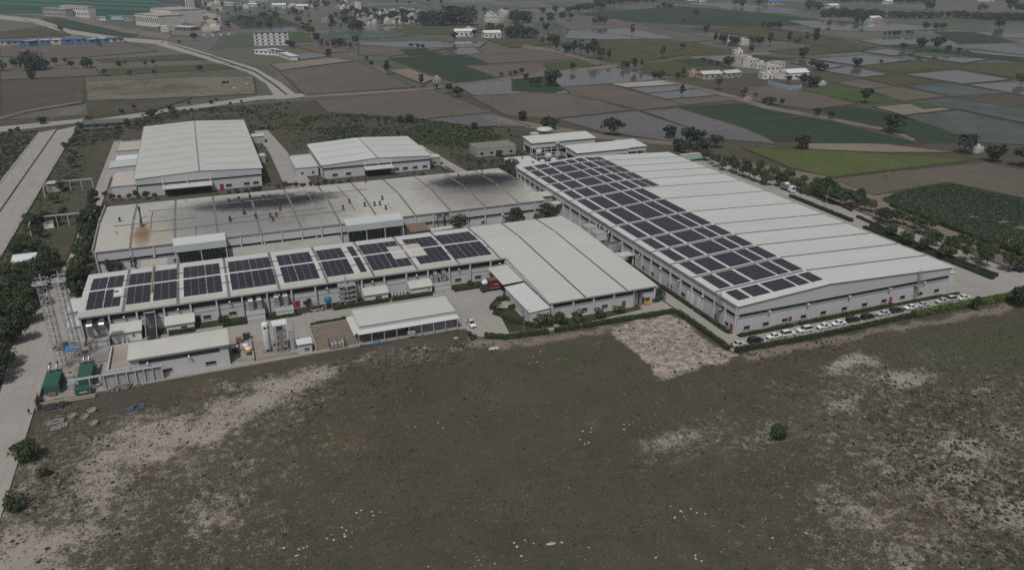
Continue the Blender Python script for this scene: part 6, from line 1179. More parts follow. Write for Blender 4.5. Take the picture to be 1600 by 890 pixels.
for kind, D, lab, grp in (('far', FT, 'rounded dark tree on the ', 'tree'), ('far_tall', FTALL, 'tall slender tree above the ', 'tall_tree'), ('far_wide', FWIDE, 'broad heavy tree crown over the ', 'broad_tree')):
    for ou, L in D.items():
        for (a, b, hp) in L:
            x, y, _ = G(ou+a/4, b/4); h = hp/4*sqrt(x*x+y*y+1e4)/F_PX; zn = {0: 'dry fields beyond the cross road', 400: 'fields around the far village', 800: 'fields between pond and hamlet', 1200: 'flooded eastern paddies'}[ou]; plant(kind, x, y, max(2.2, h*random.uniform(.95,1.1)), lab+zn, grp.replace('_', ' ')+'s on the '+zn, name=grp, zb=-.1)
plants('rust', [(1162,150,7),(1198,160,4),(864,198,5)], 6, 'small tree with rusty brown crown at a field track', 'rusty brown trees'); 
plants('far', [(1252,232,9),(1506,238,12),(1555,253,9),(1600,260,14),(1389,206,12)], 10, 'dark tree at the corner of a nearer green field', 'green field corner trees')
for ou, key in ((0,'x'),):
    pass
plants('shrub', [(734,524,1.3),(742,528,1.2),(738,531,1.1)], 1.2, 'small dark reddish shrub at the yard edge below the pick-up', 'reddish shrubs below the pick-up', name='shrub', cat='shrub')
for k in range(34):
    u, v = random.uniform(548,672), random.uniform(17,40); x, y, _ = G(u, v); plant('far', x, y, random.uniform(7,13), 'dark tree between the houses of the far village', 'village trees', name='village_tree', zb=-.1)
for k in range(60):
    u, v = random.uniform(300,560), random.uniform(3,46); x, y, _ = G(u, v); plant('far', x, y, random.uniform(6,12), 'dark tree along the cluttered northern road and its yards', 'northern road trees', name='roadside_tree', zb=-.1)
# yard palm
o = thing('palm', 'small palm with drooping fronds in the yard island', 'palm', (*G(778,487)[:2], 0)); x, y, _ = G(778,487); MB().path([(x,y,0),(x+.1,y,1.2),(x+.05,y,2.4)],.14,7).build('trunk', M['bark'], o)
for k in range(11):
    a = 2*pi*k/11+.2; V = []; n = 6
    for i in range(n+1): t = i/n; r = 1.9*t; z = 2.4+.9*sin(t*2.4)-t*t*.9; w = .28*(1-t)*(.4+t*2)+.02; V += [(x+r*cos(a)-w*sin(a), y+r*sin(a)+w*cos(a), z-.1), (x+r*cos(a)+w*sin(a), y+r*sin(a)-w*cos(a), z-.1)]
    MB().add(V, [(2*i,2*i+1,2*i+3,2*i+2) for i in range(n)]).build('frond', M['leaf_mid'], o)
# hedges: clipped core under a skin of leaves
def hedge(pts, w, h, label, mat='leaf_hedge', group=None, dens=16, rough=.12):
    rng = np.random.default_rng(int(abs(pts[0][0]*13+pts[0][1]*7))); c = np.mean(np.array(pts), 0); o = thing('hedge', label, 'hedge', (c[0], c[1], 0), group); m = MB(); C, N = [], []
    for p, q in zip(pts[:-1], pts[1:]):
        p, q = np.array(p, float), np.array(q, float); L = np.linalg.norm(q-p); d = (q-p)/L; n = np.array([-d[1], d[0]]); p = p-d*w*.3; q = q+d*w*.3; L += w*.6
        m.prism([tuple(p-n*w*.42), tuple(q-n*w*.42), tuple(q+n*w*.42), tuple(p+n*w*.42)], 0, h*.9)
        k = int(L*(w+2*h)*dens); a = rng.random(k)*L; s = rng.random(k)*(w+2*h); top = (s > h) & (s < h+w); off = np.where(s < h, -w/2, np.where(top, s-h-w/2, w/2)); z = np.where(s < h, s, np.where(top, h, 2*h+w-s))
        hm = 1+rough*(2*vnoise(p[0]+d[0]*a, p[1]+d[1]*a, 1.7, 5)-1); base = p[None,:]+d[None,:]*a[:,None]+n[None,:]*off[:,None]*(.9+.2*rng.random(k))[:,None]
        C.append(np.column_stack([base, z*hm])); nv = np.where(top[:,None], np.array([[0,0,1.]]), np.column_stack([n[0]*np.sign(off), n[1]*np.sign(off), np.full(k,.35)])); N.append(nv+rng.normal(size=(k,3))*.5)
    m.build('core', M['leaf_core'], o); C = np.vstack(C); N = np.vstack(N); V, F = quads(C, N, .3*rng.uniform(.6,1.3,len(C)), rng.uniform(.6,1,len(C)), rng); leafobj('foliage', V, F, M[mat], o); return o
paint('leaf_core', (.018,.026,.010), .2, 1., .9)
hedge([(66,187.6),(70.7,184.5),(83.2,183.5)], 1.3, 1.1, 'clipped hedge curving round the front of the concrete yard'); hedge([(86,183.4),(93.2,183.1)], 1.2, 1.1, 'short clipped hedge between two path gaps south of the wing'); hedge([(94.6,183.0),(108,182.6),(124.9,182.1)], 1.3, 1.1, 'long clipped hedge along the path south of the wing')
hedge([(125.5,180.8),(125.6,173.6)], 1.3, 1.1, 'clipped hedge at the corner of the pale gravel patch'); hedge([(125.6,172.4),(125.5,156.0)], 1.3, 1.1, 'clipped hedge along the gravel patch, beside the warehouse lane')
hedge([(126.8,153.7),(158,152.6),(190,153.2)], 1.3, 1.15, 'long clipped hedge in front of the parked cars'); hedge([(190.6,153.2),(233.5,152.2)], 2.2, 1.5, 'tall bright green hedge hiding the last parked cars', 'leaf_bright')
hedge([(133.4,160.9),(151.2,160.9)], 1.2, .9, 'clipped hedge from the warehouse corner to the first red door'); hedge([(154.6,160.9),(172,160.9),(189.8,160.9)], 1.3, 1.0, 'long clipped hedge between the two red doors of the warehouse'); hedge([(192.6,160.9),(217,160.6)], .9, .6, 'low ragged hedge from the second red door to the warehouse corner', rough=.4)
hedge([(131.4,164.8),(131.4,180.4)], 1.3, .9, 'hedge at the warehouse west wall near its red door'); hedge([(131.4,182.6),(131.4,199.6)], 1.2, .9, 'hedge at the warehouse west wall below the shutter doors'); hedge([(131.3,203),(131.3,219)], 1.2, .8, 'hedge at the warehouse west wall near the loading canopy', 'leaf_mid')
hedge([G(774,488)[:2],G(796,502)[:2]], 1.2, 1.0, 'hedge along the yard side of the planted island'); hedge([G(799,503)[:2],G(841,512)[:2]], 1.5, 1.1, 'hedge at the tip of the planted island by the wing path'); hedge([G(769,483)[:2],G(779,470)[:2],G(816,464)[:2]], 1.6, 1.2, 'rounded hedge below the loading canopy'); hedge([G(797,482)[:2],G(818,478)[:2]], 1.3, 1.1, 'short hedge in the middle of the planted island')
BH = 'low hedges along the front lane'
for k, (a, b, lab) in enumerate(((37.2,45.6,'in front of the shed beside the filter frame'),(47.4,55.6,'in front of the pump skid between sheds'),(56.6,59.6,'in front of the shed by the rightmost ducts'),(67.8,77,'from the rightmost ducts to the red truck'),(9.6,17.4,'below the ducts beside the red door'),(-3,3,'beside the black door of the front hall'),(-17.6,-11.6,'in front of the shed by the covered stair'),(29,36.4,'below the steel filter frame'))):
    hedge([(a,221.7 if k else 221.6),(b,221.7)], 1.3, 1.2 if k not in (3,) else .9, 'low clipped hedge '+lab, group=BH)
hedge([(20.8,213.4),(31,214.0)], .7, .6, 'low dark hedge along the lane side of the bare earth plot', 'leaf_dark', rough=.5)
hedge([(238.2,165.6),(238.2,222)], 1.6, 1.2, 'inner clipped hedge beside the warehouse east end'); hedge([(241.2,166.5),(241.2,222)], 1.3, 1.3, 'outer clipped hedge beside the east road'); hedge([(239.6,231),(240.2,268)], 1.8, 1.2, 'clipped hedge on the north stretch of the east road'); hedge([G(1392,322)[:2],G(1480,356)[:2],G(1575,392)[:2],G(1620,410)[:2]], 1.3, 1.5, 'long dark hedge between the park strip and the tall crop', 'leaf_dark'); hedge([G(1340,340)[:2],G(1362,350)[:2],G(1385,360)[:2]], 1.2, 1.0, 'short dark hedge at the kerb of the park strip', 'leaf_dark'); hedge([G(1262,298)[:2],G(1330,330)[:2]], 1.0, .9, 'low dark hedge at the kerb under the east road trees', 'leaf_dark')
# --- ground cover nobody could count
RECT = [(-41.5,124.9,190,346),(-60,-47,100,510),(-95.5,-75,150,560),(124,254,153.5,346),(31,45,350,505),(62,126,183.5,262),(-33,22.5,374,498),(49.5,105,374,424),(-46,-33,375,500),(38,49,383,410),(-48,62.5,193.6,262),(113,121,346,431),(-48,126,262,281),(133,157,389,403),(137,152,337,361),(162,202,383,397),(176,220,356,375),(157,176,362,375)]
def inpoly(x, y, P):
    c = np.zeros(len(x), bool)
    for (a, b), (d, e) in zip(P, P[1:]+P[:1]): c ^= ((b > y) != (e > y)) & (x < (d-a)*(y-b)/(e-b+1e-9)+a)
    return c
def free(x, y):
    ok = np.ones(len(x), bool)
    for a, b, c, d in RECT: ok &= ~((x > a) & (x < b) & (y > c) & (y < d))
    return ok
def zground(x, y): return np.minimum(-.42+.34*fbm(x, y, 14, 21)*np.clip((y < 195)*1.+.4, 0, 1), -.05)
def scatter(name, label, cat, x, y, s, per, mat, seed, flat=.8, up=.55):
    rng = np.random.default_rng(seed); n = len(x); z = zground(x, y); k = np.repeat(np.arange(n), per); d = rng.normal(size=(n*per,3)); d[:,2] = np.abs(d[:,2]); d /= np.linalg.norm(d, axis=1, keepdims=True)
    c = np.column_stack([x,y,z])[k]+d*(s[k]*.42)[:,None]*np.array([1,1,flat]); V, F = quads(c, d+rng.normal(size=d.shape)*.6+np.array([0,0,up]), s[k]*rng.uniform(.35,.75,n*per), rng.uniform(.35,.9,n*per), rng)
    o = leafobj(name, V, F, M[mat]); return tag(o, label, cat, None, 'stuff')
def sample(n, xr, yr, seed, fn):
    rng = np.random.default_rng(seed); x = rng.uniform(*xr, n); y = rng.uniform(*yr, n); ok = free(x, y); x, y = x[ok], y[ok]; w = fn(field_masks(x, y), x, y); k = rng.random(len(x)) < w; return x[k], y[k], rng
cl = lambda x, y: fbm(x, y, 7, 40)
x, y, rng = sample(110000, (-48,235), (62,195), 51, lambda m, x, y: np.clip((cl(x,y)-.36)*2.4, .12, 1)*.6*(1-.6*np.clip(m['bare'],0,1))); scatter('dry_grass', 'dry brownish grass tufts covering the rough field', 'grass', x, y, rng.uniform(.18,.5,len(x)), 4, 'tuft_dry', 1)
x, y, rng = sample(80000, (-48,235), (62,195), 52, lambda m, x, y: np.clip((fbm(x,y,9,60)-.45)*3, .03, 1)*.4+.3*m['green']); scatter('weeds', 'low green weeds among the dry grass of the rough field', 'weeds', x, y, rng.uniform(.2,.6,len(x)), 4, 'tuft_green', 2)
x, y, rng = sample(60000, (-48,240), (62,195), 53, lambda m, x, y: np.clip(m['scrub']*(.15+.7*(fbm(x,y,5,70) > .5))+.008+.07*np.clip(m['bare'],0,1)*(fbm(x,y,2.5,80) > .5), 0, 1)); scatter('dark_scrub', 'dark scrubby clumps dotting the rough field', 'scrub', x, y, rng.uniform(.3,.9,len(x)), 11, 'tuft_dark', 3)
x, y, rng = sample(60000, (-130,330), (262,600), 54, lambda m, x, y: np.clip((fbm(x,y,18,90)-.30)*2.6, .1, 1)*np.where((x > 160) | (y > 520+x*.35), .0, .62)); ok = np.ones(len(x), bool)
for mt_, px_ in FIELDS:
    if min(p[1] for p in px_) > 60: ok &= ~inpoly(x, y, [G(*p)[:2] for p in px_])
x, y = x[ok], y[ok]; k = rng.random(len(x)) < .5
scatter('undergrowth', 'dark undergrowth on the waste ground behind the plant', 'undergrowth', x[k], y[k], rng.uniform(.5,1.7,k.sum()), 8, 'tuft_dark', 4); scatter('undergrowth', 'greener undergrowth on the waste ground behind the plant', 'undergrowth', x[~k], y[~k], rng.uniform(.5,1.6,(~k).sum()), 8, 'leaf_olive', 5)
x, y, rng = sample(5200, (-76,-47.5), (255,548), 55, lambda m, x, y: np.where((x > -59) & (y < 300), 0, .55)); scatter('roadside_scrub', 'leafy scrub filling the strip between the two western roads', 'scrub', x, y, rng.uniform(.6,1.9,len(x)), 10, 'leaf_mid', 6)
x, y, rng = sample(4500, (-135,-95.5), (300,556), 56, lambda m, x, y: np.full(len(x), .6)); scatter('roadside_scrub', 'leafy scrub on the far side of the west road', 'scrub', x, y, rng.uniform(.6,2.0,len(x)), 10, 'leaf_mid', 7)
x, y, rng = sample(2600, (254,300), (160,345), 57, lambda m, x, y: np.full(len(x), .35)); scatter('roadside_scrub', 'dry weeds over the park strip beside the east road', 'scrub', x, y, rng.uniform(.3,.9,len(x)), 7, 'tuft_green', 8)
for i, (xr, yr, n_, pr_) in enumerate((((60,178), (428,540), 5200, .7), ((108,160), (346,432), 2600, .75), ((-42,62), (505,600), 3600, .5))):
    x, y, rng = sample(n_, xr, yr, 60+i, lambda m, x, y: np.clip((fbm(x,y,14,97)-.33)*3.4, .05, 1)*pr_); ok = np.ones(len(x), bool)
    for mt_, px_ in FIELDS:
        if min(p[1] for p in px_) > 60: ok &= ~inpoly(x, y, [G(*p)[:2] for p in px_])
    x, y = x[ok], y[ok]; scatter('thicket', ('green thicket beyond the smaller rear hall', 'green thicket between the rear halls and the old grey building', 'green thicket beyond the tall rear hall')[i], 'thicket', x, y, rng.uniform(.8,2.6,len(x)), 12, 'leaf_mid', 20+i)
# tall crop
CP = [G(*p)[:2] for p in ((1372,309),(1480,288),(1570,308),(1660,334),(1760,400),(1640,412),(1580,390),(1480,352),(1400,322))]; struct('crop_soil', MB().prism(CP, -.5, -.04), M['crop_tall'])
rng = np.random.default_rng(77); q = np.array(CP); x = rng.uniform(q[:,0].min(), q[:,0].max(), 60000); y = rng.uniform(q[:,1].min(), q[:,1].max(), 60000); y = np.round(y/1.1)*1.1+rng.normal(size=len(y))*.16; ok = inpoly(x+(vnoise(x,y,6,33)-.5)*6, y+(vnoise(x,y,6,34)-.5)*6, CP) & (fbm(x, y, 9, 95) > .27); x, y = x[ok], y[ok]; n = len(x); z = rng.uniform(.4,1.15,n)
V, F = quads(np.column_stack([x,y,z]), rng.normal(size=(n,3))*.6+np.array([0,0,.7]), rng.uniform(.35,.75,n), rng.uniform(.3,.6,n), rng); tag(leafobj('maize_crop', V, F, M['crop_leaf']), 'tall dark green maize crop beside the east road', 'crop', None, 'stuff')
# far woods that read as one mass
def wood(label, px, n, h, seed):
    rng = np.random.default_rng(seed); P = [np.array(G(*p)[:2]) for p in px]; VV, FF, k0 = [], [], 0
    for k in range(n):
        t = rng.random()*(len(P)-1); i = int(t); p = P[i]+(P[i+1]-P[i])*(t-i)+rng.normal(size=2)*9; V, F = crown_geo(seed*100+k, rng.uniform(4,7), 1, h*rng.uniform(.8,1.15), 70, 2.4, 8); V = V+np.array([p[0], p[1], -.5]); VV.append(V); FF.append(F+k0); k0 += len(V)
    tag(leafobj('far_wood', np.vstack(VV), np.vstack(FF), M['leaf_far']), label, 'wood', None, 'stuff')
wood('long dark plantation strip at the far edge of the flooded fields', [(1290,26),(1360,27),(1465,28)], 110, 11, 5); wood('second dark plantation strip beyond the flooded fields', [(1482,27),(1540,30),(1610,32)], 90, 11, 6); wood('thin dark wood along the farthest fields', [(1300,4),(1380,5),(1450,6)], 80, 14, 7); wood('broken line of trees on the farthest green fields', [(930,6),(1000,3),(1080,0)], 60, 12, 8)
# ================================================================ settlement beyond, poles, stones, haze
def house_proto(seed, w, d, h, wall, roof, flat=True):
    o = thing('house', '', '', (0,0,0)); rng = random.Random(seed); MB().box(-w/2,w/2,-d/2,d/2,-.5,h).build('wall', M[wall], o)
    if flat:
        m = MB(); t = .3; m.box(-w/2-.1,w/2+.1,-d/2-.1,-d/2+t,h,h+.8); m.box(-w/2-.1,w/2+.1,d/2-t,d/2+.1,h,h+.8); m.box(-w/2-.1,-w/2+t,-d/2+t,d/2-t,h,h+.8); m.box(w/2-t,w/2+.1,-d/2+t,d/2-t,h,h+.8); m.build('parapet', M[wall], o); MB().box(-w/2+t,w/2-t,-d/2+t,d/2-t,h+.01,h+.1).build('roof', M[roof], o)
        if rng.random() < .7: x = rng.uniform(-w/4,w/4); MB().box(x-1.6,x+1.6,-1.4,1.6,h+.1,h+2.6).build('stair_room', M[wall], o)
    else:
        m = MB(); m.add([(-w/2-.4,-d/2-.4,h-.1),(w/2+.4,-d/2-.4,h-.1),(w/2+.4,0,h+d*.18),(-w/2-.4,0,h+d*.18),(-w/2-.4,d/2+.4,h-.1),(w/2+.4,d/2+.4,h-.1)], [(0,1,2,3),(3,2,5,4),(0,3,4),(1,5,2)]); m.build('roof', M[roof], o)
    nst = max(1, int(h/3.1))
    for s in range(nst):
        n = max(2, int(w/3.4))
        for k in range(n):
            x = -w/2+w*(k+.5)/n; z = 1.0+3.1*s; MB().box(x-.65,x+.65,-d/2-.08,-d/2-.002,z,z+1.3).build('window', M['window_glass'], o)
    MB().box(w*.12,w*.12+1.2,-d/2-.1,-d/2-.002,0,.9).build('door', M['dark_inside'], o); return o
HP = [house_proto(1,9,8,3.6,'house_white','roof_slab'), house_proto(2,12,9,6.4,'house_cream','roof_slab'), house_proto(3,8,7,3.4,'house_pink','roof_slab'), house_proto(4,11,8,6.2,'house_white','roof_slab'), house_proto(5,10,9,3.6,'house_grey','roof_slab'), house_proto(6,14,9,3.8,'house_white','tank_white',False), house_proto(7,13,8,3.2,'house_grey','roof_cream',False)]
used = set()
def house(k, x, y, label, group, rz=0., s=1.):
    o = HP[k] if k not in used else copy_tree(HP[k]); used.add(k); o.location = (x, y, -.1); o.rotation_euler[2] = rz; o.scale = (s, s, s); tag(o, label, 'house', group); return o
rv = random.Random(5)
for k in range(165):
    u, v = rv.uniform(553,668), rv.uniform(18,39); v = v-(u-553)*.015; x, y, _ = G(u, v); house(rv.choice((0,2,2,3,4,4,0,4)), x, y, 'small house packed into the far village between dark tree clumps', 'far village houses', rv.uniform(-.5,.5), rv.uniform(.6,.95))
for k in range(46):
    u, v = rv.uniform(258,560), rv.uniform(2,14); x, y, _ = G(u, v); house(rv.choice((0,2,3,4,5,6)), x, y, 'small pale house in the far northern settlement beyond the works', 'northern settlement houses', rv.uniform(-.5,.5), rv.uniform(.8,1.3))
for k in range(9): x, y, _ = G(rv.uniform(745,790), rv.uniform(22,36)); house(rv.choice((0,1,3)), x, y, 'pale house among the trees at the far village east end', 'east end village houses', rv.uniform(-.4,.4), rv.uniform(1,1.5))
for (u, v, k, s, lab) in ((724,56,5,1.7,'white farmstead beside the flooded paddies, behind a lone tree'),(735,54,3,1.2,'two-storey white farmhouse adjoining the white farmstead'),(768,58,5,1.6,'white farmstead with pale roof right of the flooded paddies'),(410,3,5,1.6,'far white shed on the top fields'),(437,13,5,1.8,'long far white shed among northern trees'),(472,14,5,1.6,'bright white shed on the northern fields'),(508,34,4,1.2,'white cube house in front of the far village'),(682,127,2,.8,'blue-roofed hut beside the sandy heap'),
  (1108,122,6,1.4,'long farm shed with pale sloping roof among the farm court'),(1140,120,6,1.3,'second pale-roofed farm shed, at the far side of the court'),(1082,118,2,.9,'small pink hut at the farm court entrance'),(1158,102,1,1.3,'cream house front of the white hamlet row'),(1172,104,3,1.1,'white two-storey house in the hamlet row'),(1186,106,0,1.1,'low white house at the end of the hamlet row'),(1202,116,3,1.2,'white house with a tall roof room above the blue wall'),(1213,108,1,1.0,'tall cream house at the hamlet water edge'),(1222,122,0,1.2,'white courtyard house in the blue-walled compound'),(1240,122,5,1.5,'big pale-roofed barn in the blue-walled compound'),(1196,122,0,1.1,'low bluish white house left of the compound'),
  (1152,84,0,1.0,'little white pump house on the field track'),(1162,70,3,.9,'white house half hidden behind field trees'),(1134,68,0,.9,'small white house left of the field trees'),(1168,157,2,.55,'small white pump hut at the brown field corner'),(1284,133,0,.6,'tiny white hut beside the bright green strip'),(1364,33,5,1.5,'white farmhouse at the plantation edge'),(1372,34,2,1.2,'reddish house at the plantation edge'),(1208,8,6,2.6,'large far blue-roofed shed at the top fields'),(1080,1,5,1.5,'far white house near the top fields'),(1098,3,3,1.3,'far white two-storey house near the top fields'),(1524,236,0,.62,'small white square hut by the dark field tree'),(1387,6,5,1.4,'far white roof beyond the plantation strip'),(1540,2,5,2.2,'long far pale roof on the skyline fields'),(1300,13,5,1.6,'far pale shed left of the plantation strip')):
    x, y, _ = G(u, v); o = house(k, x, y, lab, None, rv.uniform(-.25,.25), s)
    if 'blue-roofed' in lab:
        for ch in o.children:
            if ch.name.startswith('roof'): ch.data = ch.data.copy(); ch.data.materials[0] = M['blue_roof']
o = thing('compound_wall', 'long bluish white wall round the hamlet compound', 'wall', (*G(1225,136)[:2], 0)); a, b, c = (np.array(G(*p)) for p in ((1200,132),(1235,141),(1252,138)))
for p, q in ((a,b),(b,c)):
    d = (q-p)/np.linalg.norm(q-p); n = np.array([-d[1],d[0],0]); MB().prism([tuple((p-n*.3)[:2]),tuple((q-n*.3)[:2]),tuple((q+n*.3)[:2]),tuple((p+n*.3)[:2])], -.5, 3.2).build('wall', M['wall_blue'], o)
# hostel, greenhouses
def slab_block(label, uL, vL, uR, vR, depth, h, wall, roof, storeys, cat='building', name='building', band=None):
    p, q = np.array(G(uL, vL)), np.array(G(uR, vR)); d = (q-p)/np.linalg.norm(q-p); n = np.array([-d[1], d[0], 0]); L = np.linalg.norm(q-p); o = thing(name, label, cat, tuple(p), None); T = lambda a, b, z: tuple(p+d*a+n*b+np.array([0,0,z]))
    def bx(a0,a1,b0,b1,z0,z1,nm,mt): MB().add([T(a0,b0,z0),T(a1,b0,z0),T(a1,b1,z0),T(a0,b1,z0),T(a0,b0,z1),T(a1,b0,z1),T(a1,b1,z1),T(a0,b1,z1)], [(0,3,2,1),(4,5,6,7),(0,1,5,4),(1,2,6,5),(2,3,7,6),(3,0,4,7)]).build(nm, M[mt], o)
    bx(0,L,0,depth,-.5,h,'wall',wall); bx(-.6,L+.6,-.6,depth+.6,h,h+.5,'roof',roof)
    for s in range(storeys):
        z = h*(s+.35)/storeys
        if band: bx(0,L,-.25,-.02,h*(s+.02)/storeys,h*(s+.2)/storeys,'balcony_band',band)
        k = int(L/6)
        for j in range(k): bx(L*(j+.3)/k,L*(j+.7)/k,-.12,-.03,z,z+h/storeys*.42,'window','window_glass')
    return o
slab_block('four storey blue and white hostel beside a green field', 398, 72, 452, 71, 22, 15, 'house_white', 'blue_grey', 4, band='wall_blue')
for k, (a, b, c, d) in enumerate(((398,84,426,86),(410,83,440,88),(420,82,455,94))): slab_block(['first of three long white tunnels beside the dual road','second of three long white tunnels beside the dual road','third of three long white tunnels beside the dual road'][k], a, b, c, d, 7, 3.5, 'tank_white', 'tank_white', 1, 'greenhouse', 'greenhouse')
slab_block('white flat building half hidden behind pale sheds, on the northern road', 340, 8, 364, 9, 16, 5, 'house_white', 'tank_white', 1)
# big green works at the far left
def green_roof(label, px, h, mats, ridges):
    P = [np.array(G(u, v, h)) for u, v in px]; o = thing('green_works', label, 'factory', (*(sum(P)/4)[:2], 0))
    for k in range(ridges):
        a0, a1 = P[0]+(P[3]-P[0])*k/ridges, P[0]+(P[3]-P[0])*(k+1)/ridges; b0, b1 = P[1]+(P[2]-P[1])*k/ridges, P[1]+(P[2]-P[1])*(k+1)/ridges; am, bm = (a0+a1)/2, (b0+b1)/2; up = np.array([0,0,3.])
        MB().add([a0,b0,bm+up,am+up], [(0,1,2,3)]).build('roof_slope', M[mats[k % 2]], o); MB().add([am+up,bm+up,b1,a1], [(0,1,2,3)]).build('roof_slope', M[mats[0]], o)
    MB().prism([tuple(p[:2]) for p in P], -.5, h-.3).build('wall', M['green_wall'], o)
green_roof('huge green-roofed factory with striped long ridges at the far left', [(-60,9),(255,23),(250,1),(-60,-12)], 9, ('green_roof','green_light'), 7); green_roof('lower green-roofed hall in front of the huge green factory', [(-30,15),(60,16),(60,10),(-30,7)], 7, ('green_roof','green_roof'), 2)
for (a, b, c, d, dp, h, w, r, st, lab) in ((68,25,104,27,14,13,'house_grey','roof_slab',2,'plain pale concrete block in front of the green factory'),(96,24.5,140,27.5,14,17,'house_white','roof_slab',2,'stepped pale concrete block behind the plain one, against the green factory'),(213,39,250,43,40,16,'house_white','roof_slab',1,'large pale windowless hall at the works crossroads'),(238,36,270,40,50,22,'house_white','roof_slab',1,'taller pale hall behind the windowless hall'),(247,47,298,49,18,5,'green_grey','tank_white',1,'low white-roofed canopy building by the crossroads'),(252,18,286,21,40,24,'wall_dark','house_grey',2,'dark grey process building beside the green roofs'),
   (282,20,296,21,14,30,'house_white','house_white',1,'slim white silo block beside the dark process building')):
    slab_block(lab, a, b, c, d, dp, h, w, r, st)
for k in range(13):
    u0 = [0,30,62,80,98,118,130,150,165,10,45,140,175][k]; v = 70.5-.028*u0; slab_block('long low worker hut with blue roof in the row beside the brown field', u0, v+(.8 if k > 8 else 0), u0+rv.uniform(14,26), v-.6, 9, 4, 'blue_roof' if k % 3 else 'house_cream', ['blue_roof','blue_roof','roof_beige','house_white'][k % 4], 1, 'hut', 'worker_hut')['group'] = 'blue worker huts beside the brown field'
for k in range(60):
    u, v = rv.uniform(258,352), rv.uniform(8,52); x, y, _ = G(u, v); m = MB(); w = rv.uniform(3,10); m.box(x-w,x+w,y-rv.uniform(3,8),y+5,-.5,rv.uniform(2,7)); m.box(x-w*.8,x+w*.3,y-2,y+4.5,2,8*rv.random()+2.5); centred(m, 'works_shed', [M[rv.choice(('house_grey','house_white','concrete','wall_dark','house_cream'))]], 'small rough shed in the cluttered works yard beside the dirt road', 'shed', 'works yard sheds')
for k in range(16):
    u, v = rv.uniform(142,212), rv.uniform(24,34); x, y, _ = G(u, v); m = MB(); w = rv.uniform(3,9); m.box(x-w,x+w,y-4,y+4,-.5,rv.uniform(2,5)); m.box(x-w*1.1,x+w*1.1,y-4.5,y+4.5,5,5.4); centred(m, 'works_shed', [M[rv.choice(('blue_roof','house_grey','house_white','blue_paint'))]], 'small bluish shed in the store yard below the green factory', 'shed', 'store yard sheds')
# pylons and wooden poles
def pylon(u, v, hp, lab, grp=None):
    x, y, _ = G(u, v); h = hp*sqrt(x*x+y*y+1e4)/F_PX; w = h*.09; o = thing('pylon', lab, 'pylon', (x, y, 0), grp); m = MB(); n = 8; Z = [h*k/n for k in range(n+1)]; W = [w*(1-.85*k/n)+.15 for k in range(n+1)]; r = max(.05, h*.0022)
    for k in range(n):
        A = [(x+sx*W[k], y+sy*W[k], Z[k]) for sx, sy in ((-1,-1),(1,-1),(1,1),(-1,1))]; B = [(x+sx*W[k+1], y+sy*W[k+1], Z[k+1]) for sx, sy in ((-1,-1),(1,-1),(1,1),(-1,1))]
        for i in range(4): m.tube(A[i], B[i], r, 4, cap=False); m.tube(A[i], B[(i+1) % 4], r*.6, 3, cap=False)
    m.build('lattice', M['steel_grey'], o); m = MB()
    for z, L in ((.72,.16),(.84,.13),(.95,.1)): m.tube((x-h*L,y,h*z),(x+h*L,y,h*z),r,4)
    m.build('cross_arm', M['steel_grey'], o)
pylon(597,78,42,'tall thin lattice pylon on the brown field before the village'); pylon(881,70,24,'thin lattice pylon above the field trees by the flooded plots')
def pole(u, v, hp, lab, grp):
    x, y, _ = G(u, v); h = hp*sqrt(x*x+y*y+1e4)/F_PX; o = thing('power_pole', lab, 'pole', (x, y, 0), grp); MB().tube((x,y,-.3),(x,y,h),.22,6,.14).build('shaft', M['concrete_dark'], o); m = MB()
    for z in (.9,.97): m.box(x-1.1,x+1.1,y-.08,y+.08,h*z-.08,h*z+.08)
    m.build('cross_arm', M['stack_dark'], o); MB().box(x-.5,x+.5,y-.35,y+.35,h*.66,h*.74).build('transformer', M['concrete_dark'], o)
pole(1387,280,36,'slim power pole on the path between the bright green and brown fields',None); pole(131,180,37,'dark twin power pole at the field corner by the cross road',None); pole(350,146,14,'thin power pole on the bare parking earth',None); pole(390,144,12,'thin power pole beside the road junction',None)
for k in range(6): pole(500+k*52, 149-k*2.2-.5*k, 12, 'thin power pole along the straight track', 'track power poles')
# boundary wall beads along the back road
o = thing('boundary_wall', 'low white boundary wall dotted along the works crossroads', 'wall', (*G(350,52)[:2], 0)); a, b = np.array(G(310,58)), np.array(G(368,54)); 
for k in range(9):
    p = a+(b-a)*k/9; q = a+(b-a)*(k+.8)/9; MB().prism([(p[0],p[1]-.4),(q[0],q[1]-.4),(q[0],q[1]+.4),(p[0],p[1]+.4)], -.5, 2.6).build('wall_bay', M['house_white' if k % 2 else 'wall_bluegrey'], o)
# a few distant cars on the parking earth
for (u, v, mat, lab) in ((350,130,'car_black','dark car on the bare parking earth, left of another dark car'),(355,130,'car_black','dark car on the bare parking earth, right of another dark car'),(366,139,'car_white','white car alone on the bare parking earth'),(386,132,'car_white','white car near the junction edge of the parking earth')):
    p = protos[('sedan','car_white')] if mat == 'car_white' else protos[('suv','car_black')]; o = copy_tree(p); x, y, _ = G(u, v); o.location = (x, y, 0); o.rotation_euler[2] = rv.uniform(0,3); tag(o, lab, 'car', 'cars on the bare parking earth')
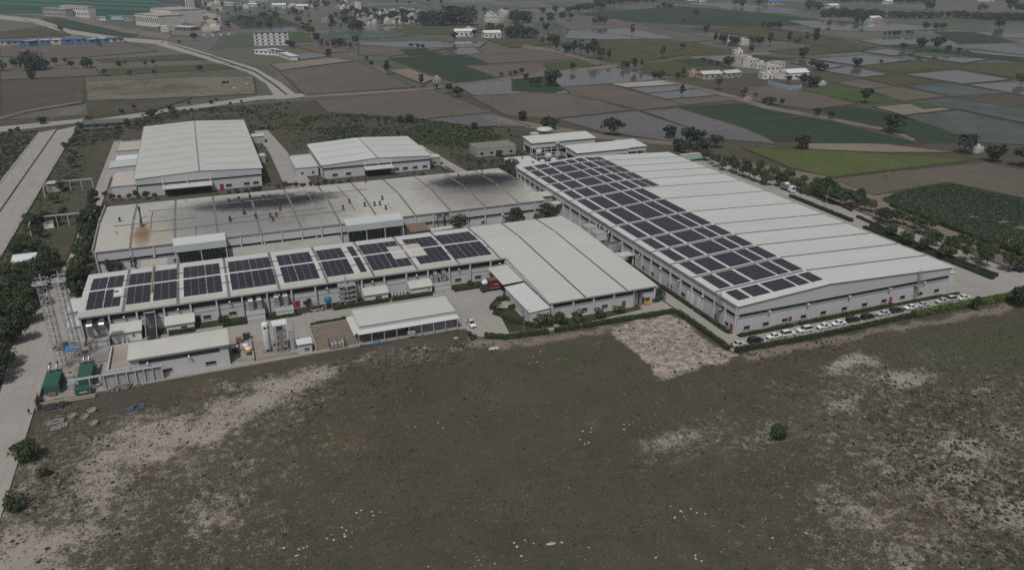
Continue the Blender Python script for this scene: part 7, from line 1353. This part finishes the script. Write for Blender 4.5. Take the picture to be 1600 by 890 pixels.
# pale stones and litter on the rough field
def stone_mesh(seed):
    rng = np.random.default_rng(seed); m = MB(); n = 7; pr = [(.75,0),(1.,.25),(.8,.5),(.3,.62)]; m.lathe((0,0,-.1), pr, n); m.xf(lambda p: (p[0]*rng.uniform(.8,1.2), p[1]*rng.uniform(.7,1.15), p[2]*rng.uniform(.8,1.2))); return m
SP = [stone_mesh(k).build('stone', M['stone_pale']) for k in range(4)]; first = [True]*4
rs = random.Random(3); ST_ = []
for (u, v, n, su, sv) in ((1070,800,9,28,12),(540,835,9,22,10),(575,800,6,30,12),(915,700,7,8,22),(985,660,8,35,10),(1090,870,6,30,8),(850,850,7,60,12),(690,660,6,60,14),(150,650,4,60,6),(860,560,8,60,12),(470,860,8,30,14),(1230,840,5,60,20),(660,540,6,30,5),(1080,560,5,80,6),(750,880,6,60,6)):
    for k in range(n): ST_.append((u+rs.gauss(0,su*.6), v+rs.gauss(0,sv*.6)))
for i, (u, v) in enumerate(ST_):
    if v > 888: continue
    k = rs.randrange(4); o = SP[k] if first[k] else SP[k].copy()
    if not first[k]: COL.objects.link(o)
    first[k] = False; x, y, _ = G(u, v); s = rs.uniform(.10,.26); o.location = (x, y, -.14); o.scale = (s*rs.uniform(.8,1.5), s, s*.8); o.rotation_euler[2] = rs.uniform(0,6); tag(o, 'pale stone lying loose on the rough brown field', 'stone', 'pale stones scattered over the rough field')
for k, (u, v, lab) in enumerate(((712,527,'pale sack dumped at the field edge below the pick-up'),(664,543,'white board lying in the weeds below the open shed'),(769,544,'large pale boulder at the field edge below the yard hedge, by its twin'),(776,543,'pale boulder right beside the larger one at the yard hedge'),(860,848,'long pale stone slab lying flat in the rough field'))):
    x, y, _ = G(u, v); o = SP[k % 4].copy(); COL.objects.link(o); o.name = 'boulder' if k in (2,3) else ('sack' if k == 0 else 'slab'); o.location = (x, y, -.15); s = (.6,.5,.9,.75,.4)[k]; o.scale = (s*(2.6 if k == 4 else 1.3), s, s*(.9 if k in (2,3) else .45)); tag(o, lab, 'stone' if k > 1 else 'litter'); o.pop('group', None) if 'group' in o else None

# --- air
hz = MB(); hz.box(-6900,10900,-2400,11900,-2.5,118); o = hz.build('haze', M['farmland']); o.data.materials.clear(); mt = bpy.data.materials.new('haze'); mt.use_nodes = True; nt = mt.node_tree
for n in list(nt.nodes): nt.nodes.remove(n)
outn = nt.nodes.new('ShaderNodeOutputMaterial'); pv = nt.nodes.new('ShaderNodeVolumePrincipled'); pv.inputs['Color'].default_value = (.74,.83,.97,1); pv.inputs['Density'].default_value = HAZE; pv.inputs['Anisotropy'].default_value = .2; nt.links.new(pv.outputs[0], outn.inputs['Volume']); o.data.materials.append(mt); o['kind'] = 'stuff'; o['label'] = 'thin pale haze filling the air over the plain'; o['category'] = 'haze'
